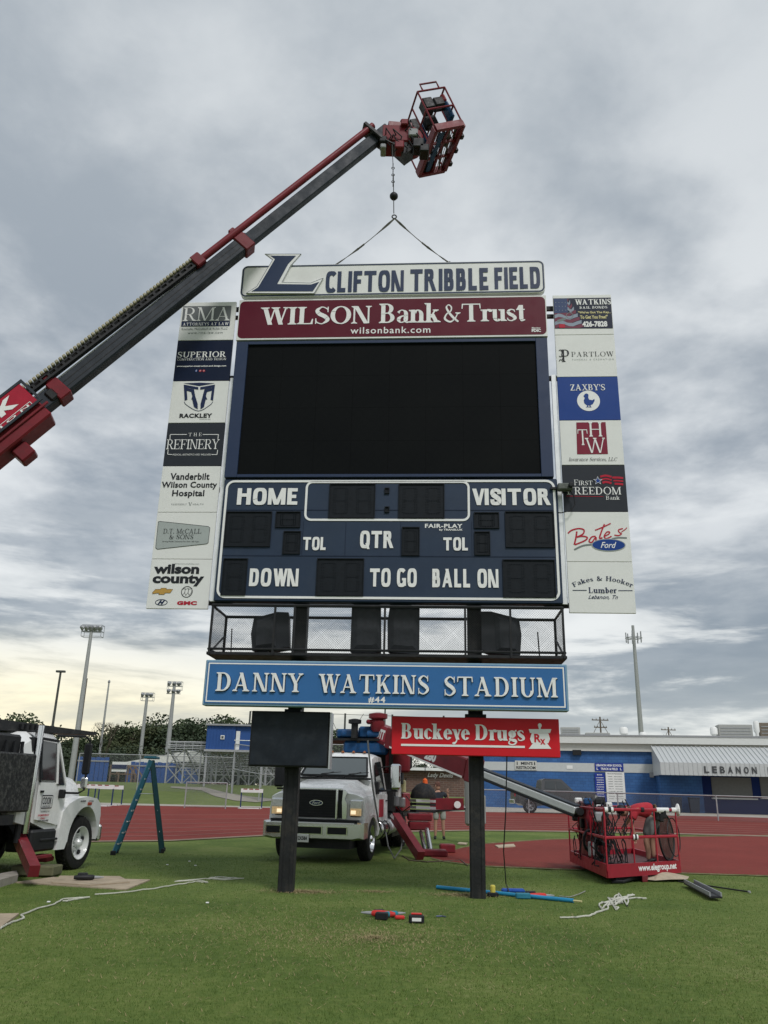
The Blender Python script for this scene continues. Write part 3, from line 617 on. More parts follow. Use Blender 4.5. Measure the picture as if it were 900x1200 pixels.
# --- stadium name sign (raised letters, each its own piece)
b = (PXI(242, 802)[0], PXI(664, 808)[0], PXI(452, 831)[1], PXI(452, 777.5)[1])
st = bthing('stadium_name_sign', 'long blue sign reading DANNY WATKINS STADIUM under the speaker walkway', 'sign', (b[0]+b[1])/2, b[2], -.1)
BLUE = mat('blue_vinyl', hx('37699f'), .42, var=.06, vs=1)
m = mb(); m.bbox(b[0], b[1], -.16, .06, b[2], b[3], .012); m.build('panel', mat('pale_blue_trim', hx('7f9fb4'), .45, var=.06), st)
m = mb(); m.box(b[0]+.035, b[1]-.035, -.170, -.161, b[2]+.035, b[3]-.035); m.build('blue_face', BLUE, st)
m = mb(); outline(m, [(b[0]+.055, b[2]+.055), (b[1]-.055, b[2]+.055), (b[1]-.055, b[3]-.05), (b[0]+.055, b[3]-.05)], -.174, .022); m.build('pinstripe', LTR, st)
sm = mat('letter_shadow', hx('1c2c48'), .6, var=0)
ze, zf = zoom(240, 770, 4.09, 13.83), zoom(450, 770, 4.09, 13.83)
def raised(word, box, par, **k):
    lay = serif_layout(word, **k); pts = [p for _, P in lay for q in P for p in q]; f = fit(pts, box); i = 0
    for ch, P in lay:
        if not P: continue
        fs = []
        for j, q in enumerate(P):
            w = f[i:i+len(q)]; i += len(q); fs.append((j, w))
        m = MB(WB); ms = MB(WB)
        for j, w in fs:
            e = (j % 11)*.0005; m.prism(w, -.205-e, -.176-e*.3)
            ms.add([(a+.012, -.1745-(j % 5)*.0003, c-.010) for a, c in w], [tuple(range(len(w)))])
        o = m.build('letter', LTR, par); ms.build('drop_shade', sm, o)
raised('DANNY', bx(ze, 56, 77, 472, 166), st, s=.19, t=.065, gap=.06)
x0 = ze(546, 130)[0]; x1 = zf(216, 130)[0]; zz0 = B(438, 813.2, 13.83)[1]; zz1 = B(438, 791)[1] if False else B(438, 790.8, 13.83)[1]
raised('WATKINS', (x0, x1, zz0, zz1), st, s=.19, t=.065, gap=.06)
raised('STADIUM', bx(zf, 290, 97, 830, 192), st, s=.19, t=.065, gap=.06)
m = mb(); put_text(m, '#44', bx(ze, 784, 190, 865, 221), -.176, bold=.03, spacing=1.2); m.build('lettering', LTR, st)

# --- blank black panel hung on the left post
b = (PXI(290.5, 865)[0], PXI(384.5, 865)[0], PXI(337, 898.5)[1], PXI(337, 832.5)[1])
bp_ = bthing('message_board', 'blank black message panel hung on the left scoreboard post', 'panel', (b[0]+b[1])/2, b[2], .1)
m = mb(); m.bbox(b[0], b[1], .16, .44, b[2], b[3], .014); m.build('cabinet', BLK2, bp_)
m = mb(); m.box(b[0]+.03, b[1]-.03, .147, .158, b[2]+.03, b[3]-.03); m.build('face', mat('dusty_black', (.015, .020, .027), .45, var=.4, vs=3, dirt=.3, dcol=(.05, .055, .06)), bp_)
m = mb(); m.box(b[1]+.004, b[1]+.028, .13, .42, b[2]-.02, b[3]-.01); m.build('edge_trim', ALU, bp_)
m = mb(); m.box((b[0]+b[1])/2-.14, (b[0]+b[1])/2+.14, .30, .46, b[3]+.002, b[3]+.05); m.build('bracket', BLACK, bp_)

# --- red drug store sign
b = (PXI(458.5, 861)[0], PXI(657.5, 865)[0], PXI(558, 885.3)[1], PXI(558, 840)[1])
ds = bthing('drug_store_sign', 'red sign reading Buckeye Drugs hung on the right scoreboard post', 'sign', (b[0]+b[1])/2, b[2], .1)
RED = mat('red_vinyl', hx('c8222c'), .38, var=.05, vs=1)
m = mb(); m.bbox(b[0], b[1], .16, .40, b[2], b[3], .008); m.build('panel', RED, ds)
zg = zoom(230, 700, 2, 14.16)
m = mb(); put_serif(m, 'Buckeye', bx(zg, 480, 296, 641, 344), .152, s=.25, t=.07, gap=.0, e=.07)
put_serif(m, 'Drugs', bx(zg, 653, 299, 770, 346), .152, s=.25, t=.07, gap=.0, e=.07)
q = bx(zg, 480, 345, 770, 352); z0 = zg(480, 345)[1]; z1 = zg(770, 350)[1]
m.add([(q[0], .152, z0-.022), (q[1], .152, z1-.022), (q[1], .152, z1+.012), (q[0], .152, z0+.012)], [(0, 1, 2, 3)])
m.build('lettering', LTR, ds)
m = mb(); R_ = lambda *p: [zg(*a) for a in p]
flat(m, R_((779, 309), (832, 309), (829, 318), (782, 318)), .153); flat(m, R_((786, 318.5), (825, 318.5), (829, 332), (825, 342), (786, 342), (782, 332)), .1525)
flat(m, R_((789, 342), (822, 342), (832, 355), (779, 355)), .153); c = zg(805, 300); disc(m, c[0], c[1], .032, .034, .1525)
flat(m, R_((801, 301), (808, 301), (807, 309), (803, 309)), .1515); m.build('mortar_emblem', LTR, ds)
m = mb(); put_text(m, 'R', bx(zg, 792, 320, 808, 340), .149, bold=.03); put_text(m, 'x', bx(zg, 806, 332, 818, 345), .149, bold=.03); m.build('prescription_mark', RED, ds)
m = mb(); m.box((b[0]+b[1])/2-.16, (b[0]+b[1])/2+.2, .30, .46, b[3]+.002, b[3]+.07); m.build('bracket', BLACK, ds)

# --- sponsor columns: rails, brackets and fourteen panels
yl = [352.3, 397.3, 445, 494.3, 545, 599.3, 654.3, 712.8]; yr = [343.6, 390.5, 440, 491, 543.7, 598.7, 657.5, 718]
def edge(xa, ya, xb, yb, y): return B(xa+(xb-xa)*(y-ya)/(yb-ya), y)[0]
uLL = sum(edge(213.3, 352.5, 169.5, 712.5, y) for y in (400, 600, 700))/3; uLR = sum(edge(275.8, 352, 242.8, 713, y) for y in (400, 600, 700))/3
uRL = sum(edge(648.3, 345, 668, 717, y) for y in (400, 600, 700))/3; uRR = sum(edge(715.5, 343, 747.2, 718, y) for y in (400, 600, 700))/3
zl_ = [B(222-(y-352)*.12+20, y)[1] for y in yl]; zr_ = [B(690+(y-345)*.066, y)[1] for y in yr]
for side, (ua, ub), zs, sgn, lab in ((0, (uLL, uLR), zl_, 1, 'left'), (1, (uRL, uRR), zr_, -1, 'right')):
    rk = bthing('panel_rack', f'steel rack of rails and black brackets behind the {lab} column of sponsor panels', 'rack', (ua+ub)/2, zs[7], .1, 'racks behind the sponsor panels')
    inner = ub+.10 if side == 0 else ua-.10
    edgeu = uL if side == 0 else uR
    for uu in (ua+.12, ub-.12): m = mb(); m.box(uu-.03, uu+.03, .105, .16, zs[7]+.02, zs[0]-.05); m.build('upright_rail', ALU, rk)
    for yy in ((356, 437, 569, 703) if side == 0 else (354.5, 437, 570, 706)):
        z = B(262 if side == 0 else 655, yy)[1]
        m = mb(); m.box(min(ua+.05, edgeu-.3 if side else 99), max(ub-.05, edgeu+.3 if side == 0 else -99), .17, .23, z-.055, z+.03); m.build('bracket', BLACK, rk)
    z = B(262 if side == 0 else 655, 366 if side == 0 else 364)[1]; m = mb(); m.box(min(ua+.05, edgeu-.3 if side else 99), max(ub-.05, edgeu+.3 if side == 0 else -99), .17, .23, z-.04, z+.03); m.build('bracket', BLACK, rk)
    m = mb(); ee = edgeu-.05 if side == 0 else edgeu+.05; m.box(ee-.045, ee+.045, .10, .165, zb+.02, B(270, 440)[1]); m.build('bright_rail', mat('bright_aluminium', (.82, .84, .85), .5, .25, var=.1), rk)
GREYV = mat('grey_vinyl', hx('6d7072'), .5, var=.05); DGREY = mat('charcoal_print', hx('24262b'), .5, var=.05); SLATE = mat('slate_vinyl', hx('2b2f36'), .45, var=.06)
GOLD = mat('gold_print', hx('b8924a'), .45, var=.08); PRED = mat('red_print', hx('b01f35'), .45, var=.05); LGREY = mat('pale_grey_print', hx('a3aaa8'), .5, var=.05)
DNAVY = mat('deep_blue_vinyl', hx('101c34'), .42, var=.08, vs=1); RBLUE = mat('royal_vinyl', hx('1a3f86'), .42, var=.06, vs=1); MGREY = mat('mid_grey_print', hx('767d7d'), .5, var=.04)
CREAM = mat('cream_print', hx('c9c08e'), .5, var=.05); NVP = mat('navy_print', hx('1f2b4c'), .5, var=.05)
def sponsor(side, k, label, bgm, extra):
    ua, ub = (uLL, uLR) if side == 0 else (uRL, uRR); zs = zl_ if side == 0 else zr_
    t = bthing('sponsor_panel', label, 'sign', (ua+ub)/2, zs[k+1], .05, 'sponsor panels beside the scoreboard')
    m = mb(); m.bbox(ua, ub, .05, .10, zs[k+1]+.004, zs[k]-.004, .004); m.build('panel', bgm, t)
    P = {}
    def L_(mt, nm='lettering'):
        if (mt.name, nm) not in P: P[(mt.name, nm)] = (mb(), mt, nm)
        return P[(mt.name, nm)][0]
    extra(L_, ua, ub, zs[k+1], zs[k])
    for q, mt, nm in P.values(): q.build(nm, mt, t)
    return t
y_ = .045
A1, A2, A3, A4 = zoom(160, 340, 6, 14.045), zoom(160, 530, 6, 14.045), zoom(630, 330, 6, 14.045), zoom(630, 530, 6, 14.045)
def pts(f, *p): return [f(*a) for a in p]
def e1(L_, ua, ub, z0, z1):
    flat(L_(GREYV, 'grey_band'), pts(A1, (330, 113), (668, 110), (658, 215), (318, 218)), y_); flat(L_(NVP, 'navy_band'), pts(A1, (317, 220), (657, 217), (654, 252), (313, 256)), y_)
    put_serif(L_(LTR), 'RMA', bx(A1, 330, 122, 660, 216), y_-.004, s=.13, t=.04, gap=0); put_serif(L_(LTR), 'ATTORNEYS AT LAW', bx(A1, 326, 228, 648, 250), y_-.004, s=.2, t=.09)
    put_text(L_(MGREY, 'small_print'), 'Rochelle, McCulloch & Aulds PLLC', bx(A1, 318, 264, 640, 281), y_); put_text(L_(MGREY, 'small_print'), 'www.rma-law.com', bx(A1, 360, 290, 606, 307), y_, spacing=1.2)
sponsor(0, 0, 'white panel with grey RMA letters, top of the left sponsor column', PANEL, e1)
def e2(L_, ua, ub, z0, z1):
    put_serif(L_(LTR), 'SUPERIOR', bx(A1, 290, 432, 630, 474), y_, s=.18, t=.08); put_serif(L_(LTR), 'CONSTRUCTION AND DESIGN', bx(A1, 288, 479, 630, 494), y_, s=.16, t=.08)
    put_text(L_(LTR), 'www.superior-construction-and-design.com', bx(A1, 282, 528, 630, 541), y_, bold=.03)
    for cx, mt in ((420, RBLUE), (448, PRED), (473, PRED)): c = A1(cx, 567); disc(L_(mt, 'round_badge'), c[0], c[1], .026, .026, y_)
    put_text(L_(LTR), 'f', bx(A1, 417, 560, 424, 574), y_-.003); 
    for cx in (448, 473): c = A1(cx, 567); outline(L_(LTR), rbox(c[0]-.012, c[0]+.012, c[1]-.012, c[1]+.012, .004, 2), y_-.003, .004)
sponsor(0, 1, 'dark navy panel reading SUPERIOR, second in the left sponsor column', DNAVY, e2)
def e3(L_, ua, ub, z0, z1):
    n = L_(NVP, 'shield_emblem')
    flat(n, pts(A1, (330, 655), (440, 650), (552, 655), (440, 674)), y_)
    flat(n, pts(A1, (332, 664), (434, 682), (434, 700), (352, 686), (358, 770), (338, 778)), y_-.0005); flat(n, pts(A1, (350, 688), (404, 697), (412, 740), (398, 766), (385, 770), (392, 745), (384, 716), (350, 706)), y_-.001)
    flat(n, pts(A1, (388, 756), (412, 742), (430, 800), (430, 838), (404, 822)), y_-.0015); flat(n, pts(A1, (552, 664), (448, 682), (448, 700), (532, 686), (520, 770), (538, 778)), y_-.0005)
    flat(n, pts(A1, (532, 688), (478, 697), (466, 740), (478, 766), (498, 770), (488, 745), (496, 716), (532, 706)), y_-.001); flat(n, pts(A1, (490, 756), (466, 742), (450, 800), (450, 838), (474, 822)), y_-.0015)
    stroke(n, pts(A1, (336, 784), (352, 808), (436, 850), (516, 808), (536, 784)), .012, y_)
    put_text(L_(DGREY), 'RACKLEY', bx(A1, 302, 867, 532, 898), y_, bold=.045, spacing=1.1); put_text(L_(MGREY, 'small_print'), 'ROOFING', bx(A1, 444, 903, 520, 911), y_)
sponsor(0, 2, 'white panel with the navy RACKLEY shield emblem', PANEL, e3)
def e4(L_, ua, ub, z0, z1):
    l = L_(LTR); put_serif(l, 'REFINERY', bx(A1, 212, 1050, 582, 1118), y_, s=.12, t=.045, gap=.0); put_serif(l, 'THE', bx(A1, 366, 1004, 458, 1027), y_, s=.12, t=.06, gap=.5)
    for p in (((235, 1050), (237, 1015), (352, 1015)), ((468, 1015), (576, 1015), (572, 1046)), ((222, 1125), (219, 1154), (248, 1156)), ((530, 1156), (566, 1156), (570, 1125))):
        for a, c in zip(p, p[1:]):
            A_, C_ = A1(*a), A1(*c); d = Vector((C_[0]-A_[0], C_[1]-A_[1])).normalized()*.006; nx = Vector((-d.y, d.x)); A_ = Vector(A_); C_ = Vector(C_)
            flat(l, [tuple(A_-d-nx), tuple(C_+d-nx), tuple(C_+d+nx), tuple(A_-d+nx)], y_-.001)
    put_text(l, 'MEDICAL AESTHETICS AND WELLNESS', bx(A1, 254, 1150, 524, 1162), y_, spacing=1.1)
sponsor(0, 3, 'charcoal panel reading THE REFINERY inside a thin white frame', SLATE, e4)
def e5(L_, ua, ub, z0, z1):
    l = L_(DGREY)
    for s_, r in (('Vanderbilt', (238, 146, 514, 194)), ('Wilson County', (176, 206, 566, 262)), ('Hospital', (250, 265, 476, 322))): put_text(l, s_, bx(A2, *r), y_, bold=.028, spacing=1.05)
    g = L_(MGREY, 'small_print'); put_serif(g, 'VANDERBILT', bx(A2, 242, 360, 354, 371), y_, s=.12); put_text(g, 'HEALTH', bx(A2, 396, 360, 470, 371), y_, spacing=1.3); put_serif(g, 'V', bx(A2, 364, 352, 390, 376), y_)
sponsor(0, 4, 'white panel reading Vanderbilt Wilson County Hospital', PANEL, e5)
def e6(L_, ua, ub, z0, z1):
    poly = pts(A2, (152, 487), (165, 484), (505, 520), (518, 530), (505, 636), (494, 645), (145, 683), (133, 672))
    flat(L_(LGREY, 'grey_badge'), poly, y_); outline(L_(DGREY, 'badge_outline'), poly, y_-.002, .008)
    l = L_(DGREY); put_serif(l, 'D.T. McCALL', bx(A2, 190, 538, 456, 572), y_-.004, s=.12, t=.05); put_serif(l, '& SONS', bx(A2, 232, 578, 400, 612), y_-.004, s=.12, t=.05)
    put_text(l, 'Serving Middle Tennessee For Over 100 Years', bx(A2, 182, 623, 440, 635), y_-.004)
sponsor(0, 5, 'white panel with the grey D.T. McCALL & SONS badge', PANEL, e6)
def e7(L_, ua, ub, z0, z1):
    l = L_(DGREY); put_text(l, 'wilson', bx(A2, 122, 784, 442, 855), y_, bold=.045); put_text(l, 'county', bx(A2, 112, 858, 474, 942), y_, bold=.045)
    put_text(L_(MGREY, 'small_print'), 'WilsonCountyAutos.com', bx(A2, 270, 780, 440, 790), y_)
    cr = pts(A2, (112, 984), (134, 962), (168, 962), (172, 954), (212, 954), (210, 962), (256, 962), (238, 990), (200, 990), (196, 1001), (154, 1001), (158, 990), (110, 996))
    flat(L_(GOLD, 'cross_emblem'), cr, y_); outline(L_(DGREY, 'emblem_lines'), cr, y_-.002, .004)
    c = A2(354, 981); e = L_(DGREY, 'ring_emblem')
    for rr in (.105, ): outline(e, [(c[0]+rr*math.cos(a*.2243995), c[1]+rr*math.sin(a*.2243995)) for a in range(28)], y_, .012)
    for dx in (-24, 0, 24):
        s_ = pts(A2, (354+dx-12, 962), (354+dx+14, 955), (354+dx+10, 985), (354+dx-8, 1008), (354+dx-16, 990)); outline(e, s_, y_-.001, .006)
    c = A2(174, 1055); outline(L_(NVP, 'oval_emblem'), [(c[0]+.115*math.cos(a*.2243995), c[1]+.058*math.sin(a*.2243995)) for a in range(28)], y_, .012)
    put_text(L_(NVP, 'oval_emblem'), 'H', bx(A2, 148, 1040, 200, 1070), y_-.002, bold=.06, shear=.5)
    put_text(L_(PRED, 'red_letters'), 'GMC', bx(A2, 284, 1046, 424, 1074), y_, bold=.07, spacing=1.1)
sponsor(0, 6, 'white panel reading wilson county above four car emblems, lowest on the left', PANEL, e7)
# right column
def r1(L_, ua, ub, z0, z1):
    b4 = pts(A3, (110, 118), (514, 112), (530, 328), (120, 330)); flat(L_(DNAVY, 'dark_picture'), b4, y_)
    q = lambda u, v: (b4[3][0]*(1-u)*(1-v)+b4[2][0]*u*(1-v)+b4[1][0]*u*v+b4[0][0]*(1-u)*v, b4[3][1]*(1-u)*(1-v)+b4[2][1]*u*(1-v)+b4[1][1]*u*v+b4[0][1]*(1-u)*v)
    for k in range(9):
        mt = PRED if k % 2 == 0 else PANEL; zz0 = k/9; zz1 = (k+1)/9; wv = lambda u, z: min(1, max(0, z+.04*math.sin(u*9)))
        lf = .22 if k > 4 else 0.01; rt = .50-.03*k
        P = [q(lf+(rt-lf)*i/6, max(.01, min(.99, zz0+.05*math.sin(i*1.3)))) for i in range(7)]+[q(lf+(rt-lf)*i/6, max(.01, min(.99, zz1+.05*math.sin(i*1.3)))) for i in range(6, -1, -1)]
        for i in range(6): flat(L_(mat('faded_red', hx('74384a'), .5) if k % 2 == 0 else mat('faded_white', hx('8d97a6'), .5), 'flag_stripes'), [P[i], P[i+1], P[12-i], P[13-i]], y_-.001)
    flat(L_(mat('faded_blue', hx('3b4a6e'), .5), 'flag_canton'), [q(.01, .5), q(.24, .52), q(.24, .99), q(.01, .99)], y_-.002)
    for a in range(4):
        for c in range(3): p = q(.04+.055*a, .60+.13*c); disc(L_(LGREY, 'flag_stars'), p[0], p[1], .007, .007, y_-.003, 6)
    p = q(.27, .42); outline(L_(MGREY, 'key_ring'), [(p[0]+.07*math.cos(a*.3), p[1]+.07*math.sin(a*.3)) for a in range(21)], y_-.003, .012)
    flat(L_(MGREY, 'key_ring'), [q(.05, .2), q(.2, .28), q(.2, .36), q(.05, .28)], y_-.003); flat(L_(PRED, 'red_tag'), [q(.08, 0.02), q(.18, .02), q(.18, .14), q(.08, .14)], y_-.004)
    l = L_(LTR); put_serif(l, 'WATKINS', bx(A3, 262, 124, 516, 164), y_-.005, s=.24, t=.11, gap=.0); put_serif(l, 'BAIL BONDS', bx(A3, 294, 174, 490, 192), y_-.005, s=.22, t=.1)
    c = L_(CREAM, 'slogan'); put_text(c, '"We\'ve Got The Key..', bx(A3, 284, 208, 512, 229), y_-.005, bold=.04); put_text(c, 'To Get You Free!"', bx(A3, 298, 236, 492, 262), y_-.005, bold=.04)
    put_text(l, '426-7828', bx(A3, 314, 278, 490, 319), y_-.005, bold=.045)
sponsor(1, 0, 'panel with a flag and handcuffs picture reading WATKINS BAIL BONDS 426-7828', PANEL, r1)
def r2(L_, ua, ub, z0, z1):
    l = L_(DGREY); put_serif(l, 'PARTLOW', bx(A3, 238, 492, 534, 526), y_, s=.12, t=.03, gap=.15); put_text(L_(LGREY, 'small_print'), 'FUNERAL & CREMATION', bx(A3, 244, 541, 536, 552), y_, spacing=1.6)
    put_serif(l, 'P', bx(A3, 168, 478, 222, 564), y_, s=.16, t=.05)
    for p in (((150, 486), (160, 480), (172, 496), (168, 515), (178, 525)), ((152, 560), (160, 548), (172, 552), (178, 530)), ((150, 524), (162, 528), (176, 522))): stroke(l, pts(A3, *p), .014, y_-.004)
sponsor(1, 1, 'white panel reading PARTLOW in thin dark letters', PANEL, r2)
def r3(L_, ua, ub, z0, z1):
    l = L_(LTR); put_serif(l, "ZAXBY'S", bx(A3, 230, 722, 474, 766), y_, s=.18, t=.08, gap=.02); c = A3(358, 838); disc(L_(LTR, 'white_oval'), c[0], c[1], (A3(438, 838)[0]-A3(277, 838)[0])/2, (A3(358, 768)[1]-A3(358, 911)[1])/2, y_)
    flat(L_(RBLUE, 'hen_emblem'), pts(A3, (332, 790), (345, 786), (358, 795), (356, 815), (362, 830), (385, 834), (400, 824), (400, 840), (388, 862), (366, 872), (345, 870), (328, 855), (324, 835), (332, 818), (322, 806)), y_-.003)
    for a in (348, 366): flat(L_(RBLUE, 'hen_emblem'), pts(A3, (a, 870), (a+7, 870), (a+7, 876), (a+14, 884), (a-10, 884), (a, 878)), y_-.0035)
sponsor(1, 2, "royal blue panel reading ZAXBY'S over a hen in a white oval", RBLUE, r3)
def r4(L_, ua, ub, z0, z1):
    flat(L_(mat('wine_print', hx('7c2036'), .45, var=.08), 'wine_block'), pts(A3, (272, 990), (478, 988), (495, 1212), (278, 1214)), y_)
    l = L_(LTR); put_serif(l, 'T', bx(A3, 282, 1040, 352, 1150), y_-.003, s=.12, t=.05, e=.06); put_serif(l, 'H', bx(A3, 360, 990, 452, 1090), y_-.0042, s=.12, t=.05, e=.06); put_serif(l, 'W', bx(A3, 334, 1100, 476, 1205), y_-.005, s=.10, t=.05, e=.06)
    put_serif(L_(DGREY, 'small_print'), 'Insurance Services, LLC', bx(A4, 218, 36, 562, 64), y_, shear=.3, s=.13, t=.05)
sponsor(1, 3, 'white panel with a wine red THW block reading Insurance Services', PANEL, r4)
def r5(L_, ua, ub, z0, z1):
    l = L_(LTR); put_serif(l, 'First', bx(A4, 256, 193, 386, 232), y_, small=.8, s=.12, t=.05); put_serif(l, 'Freedom', bx(A4, 206, 236, 586, 298), y_, small=.86, s=.13, t=.055); put_serif(l, 'Bank', bx(A4, 480, 306, 576, 334), y_, s=.15, t=.06)
    flat(L_(PRED, 'red_rule'), pts(A4, (202, 306), (462, 310), (462, 313), (202, 309)), y_)
    c = A4(424, 200); star = [(c[0]+r*math.sin(a), c[1]+r*math.cos(a)) for i in range(5) for a, r in ((i*1.2566, .088), (i*1.2566+.6283, .036))]
    for i in range(10): flat(L_(RBLUE, 'star_emblem'), [c, star[i], star[(i+1) % 10]], y_-.003)
    outline(L_(LTR, 'star_outline'), star, y_-.004, .006)
    for k in range(3):
        for (xa, xb) in ((440, 520), (525, 602)):
            stroke(L_(PRED, 'waving_stripes'), pts(A4, (xa+8*k, 172+k*22+(6 if xa > 500 else 0)), ((xa+xb)/2, 164+k*22+(14 if xa > 500 else 0)), (xb, 174+k*22+(8 if xa > 500 else 0))), .04 if k != 1 else .03, y_)
sponsor(1, 4, 'charcoal panel reading FIRST FREEDOM Bank with a blue star', SLATE, r5)
def r6(L_, ua, ub, z0, z1):
    R = L_(PRED, 'script_letters'); S = lambda w, *p: stroke(R, pts(A4, *p), w, y_)
    S(.028, (276, 556), (270, 600), (258, 650)); S(.026, (214, 570), (240, 548), (290, 536), (326, 546), (318, 575), (276, 596)); S(.026, (276, 596), (320, 590), (350, 600), (330, 622), (262, 650))
    S(.024, (408, 590), (380, 596), (362, 625), (382, 632), (410, 596), (412, 622), (430, 618)); S(.026, (470, 505), (448, 560), (436, 604), (456, 600)); S(.022, (404, 548), (450, 530), (514, 500))
    S(.022, (470, 590), (500, 575), (506, 560), (486, 562), (468, 590), (484, 606), (520, 590)); S(.022, (600, 536), (570, 545), (574, 562), (590, 572), (570, 585), (540, 582)); S(.016, (590, 560), (612, 545), (628, 530))
    stroke(L_(MGREY, 'grey_swoosh'), pts(A4, (258, 685), (320, 656), (388, 648)), .03, y_); stroke(L_(MGREY, 'grey_swoosh'), pts(A4, (522, 608), (570, 600), (628, 602)), .026, y_)
    c = A4(499, 652); disc(L_(LGREY, 'oval_rim'), c[0], c[1], .300, .118, y_-.002); disc(L_(RBLUE, 'blue_oval'), c[0], c[1], .285, .104, y_-.004)
    put_text(L_(LTR), 'Ford', bx(A4, 442, 632, 554, 674), y_-.007, shear=.4, bold=.01)
sponsor(1, 5, 'white panel with Bates in red script over a blue oval', PANEL, r6)
def r7(L_, ua, ub, z0, z1):
    l = L_(NVP); lay = serif_layout('Fakes & Hooker', s=.17, t=.07); tot = max(p[0] for _, P in lay for q in P for p in q)
    a = A4(247, 948); bq = A4(672, 948); h = A4(300, 880)[1]-A4(300, 912)[1]; cx = (a[0]+bq[0])/2; wd = (bq[0]-a[0]); R = 1.08; cz = A4(460, 902)[1]-R; n = 0
    for _, P in lay:
        for q in P:
            w = []
            for x, yv in q: th = (x/tot-.5)*wd/R; r = R+yv*h; w.append((cx+r*math.sin(th), cz+r*math.cos(th)))
            l.add([(u, y_-(n % 9)*.0006, z) for u, z in w], [tuple(range(len(w)))]); n += 1
    put_serif(l, 'Lumber', bx(A4, 358, 950, 556, 990), y_, s=.2, t=.07); flat(l, pts(A4, (246, 968), (346, 968), (346, 973), (246, 973)), y_); flat(l, pts(A4, (568, 970), (668, 970), (668, 975), (568, 975)), y_)
    put_text(l, 'Lebanon, Tn', bx(A4, 356, 1004, 566, 1036), y_, shear=.5, bold=.008)
sponsor(1, 6, 'white panel reading Fakes & Hooker Lumber, lowest on the right', PANEL, r7)

# --- speaker walkway
bf = (PXI(247.5, 740)[0], PXI(660.5, 745)[0])
cw = bthing('speaker_walkway', 'black steel walkway cage with wire mesh between the scoreboard and the stadium sign', 'walkway', 0, PXI(452, 772)[1], .3)
z0 = PXI(452, 770)[1]; z1 = PXI(452, 712)[1]; zm = PXI(452, 763.5)[1]; yF, yBk = -.08, .95
m = mb(); m.box(bf[0]-.03, bf[1]+.03, yF, yBk, z0, z0+.045); m.build('deck', BLACK, cw)
for yy in (yF, yBk):
    for z, r in ((z1, .028), (zm, .022)): m = mb(); m.tube((bf[0], yy, z), (bf[1], yy, z), r, 6); m.build('rail', BLACK, cw)
for uu in [PXI(x, 740)[0] for x in (248.5, 322, 345, 451, 545, 598, 659.5)]:
    m = mb(); m.box(uu-.018, uu+.018, yF-.02, yF+.02, z0, z1); m.build('upright', BLACK, cw)
for uu in bf:
    m = mb(); m.box(uu-.022, uu+.022, yBk-.02, yBk+.02, z0, z1); m.build('upright', BLACK, cw)
    for z in (z1, zm, z0+.02): m = mb(); m.tube((uu, yF, z), (uu, yBk, z), .024, 6); m.build('end_rail', BLACK, cw)
    m = mb(); m.tube((uu, yF, z0), (uu, yBk, z0+.5), .02, 6); m.build('brace', BLACK, cw)
def mesh_fence(p, q, h, step, r):
    m = mb(); p = Vector(p); q = Vector(q); Lh = (q-p).length; d = (q-p)/Lh
    n = int((Lh+h)/step)
    for i in range(n):
        for sg in (1, -1):
            a = i*step-(h if sg > 0 else 0); s0 = max(0, -a) if sg > 0 else max(0, a-Lh)
            x0, za_ = (a+s0, s0) if sg > 0 else (min(a, Lh), max(0, a-Lh)); 
            run = min(h-za_, (Lh-x0) if sg > 0 else x0)
            if run <= .01: continue
            x1 = x0+run*sg; P = p+d*x0+Vector((0, 0, za_)); Q = p+d*x1+Vector((0, 0, za_+run)); nn_ = d.cross(Vector((0, 0, 1)))
            w = (Q-P).normalized().cross(nn_)*r
            m.add([P-w, Q-w, Q+w, P+w], [(0, 1, 2, 3)])
    return m
WIRE = mat('mesh_wire', (.045, .047, .05), .6, .0, var=.05)
mesh_fence((bf[0], yF+.01, zm), (bf[1], yF+.01, zm), z1-zm, .042, .0013).build('wire_mesh', WIRE, cw, kind='stuff')
mesh_fence((bf[0], yBk, zm), (bf[1], yBk, zm), z1-zm, .042, .0013).build('wire_mesh', WIRE, cw, kind='stuff')
for uu in bf: mesh_fence((uu, yF, zm), (uu, yBk, zm), z1-zm, .04, .004).build('wire_mesh', BLACK, cw, kind='stuff')
for x in (272.5, 640.5):
    u = PXI(x-6, 755)[0]; m = mb(); m.tube((u, .3, z0+.04), (u-.02, .3, z0+.52), .012, 6); m.build('short_rod', BLACK, cw)
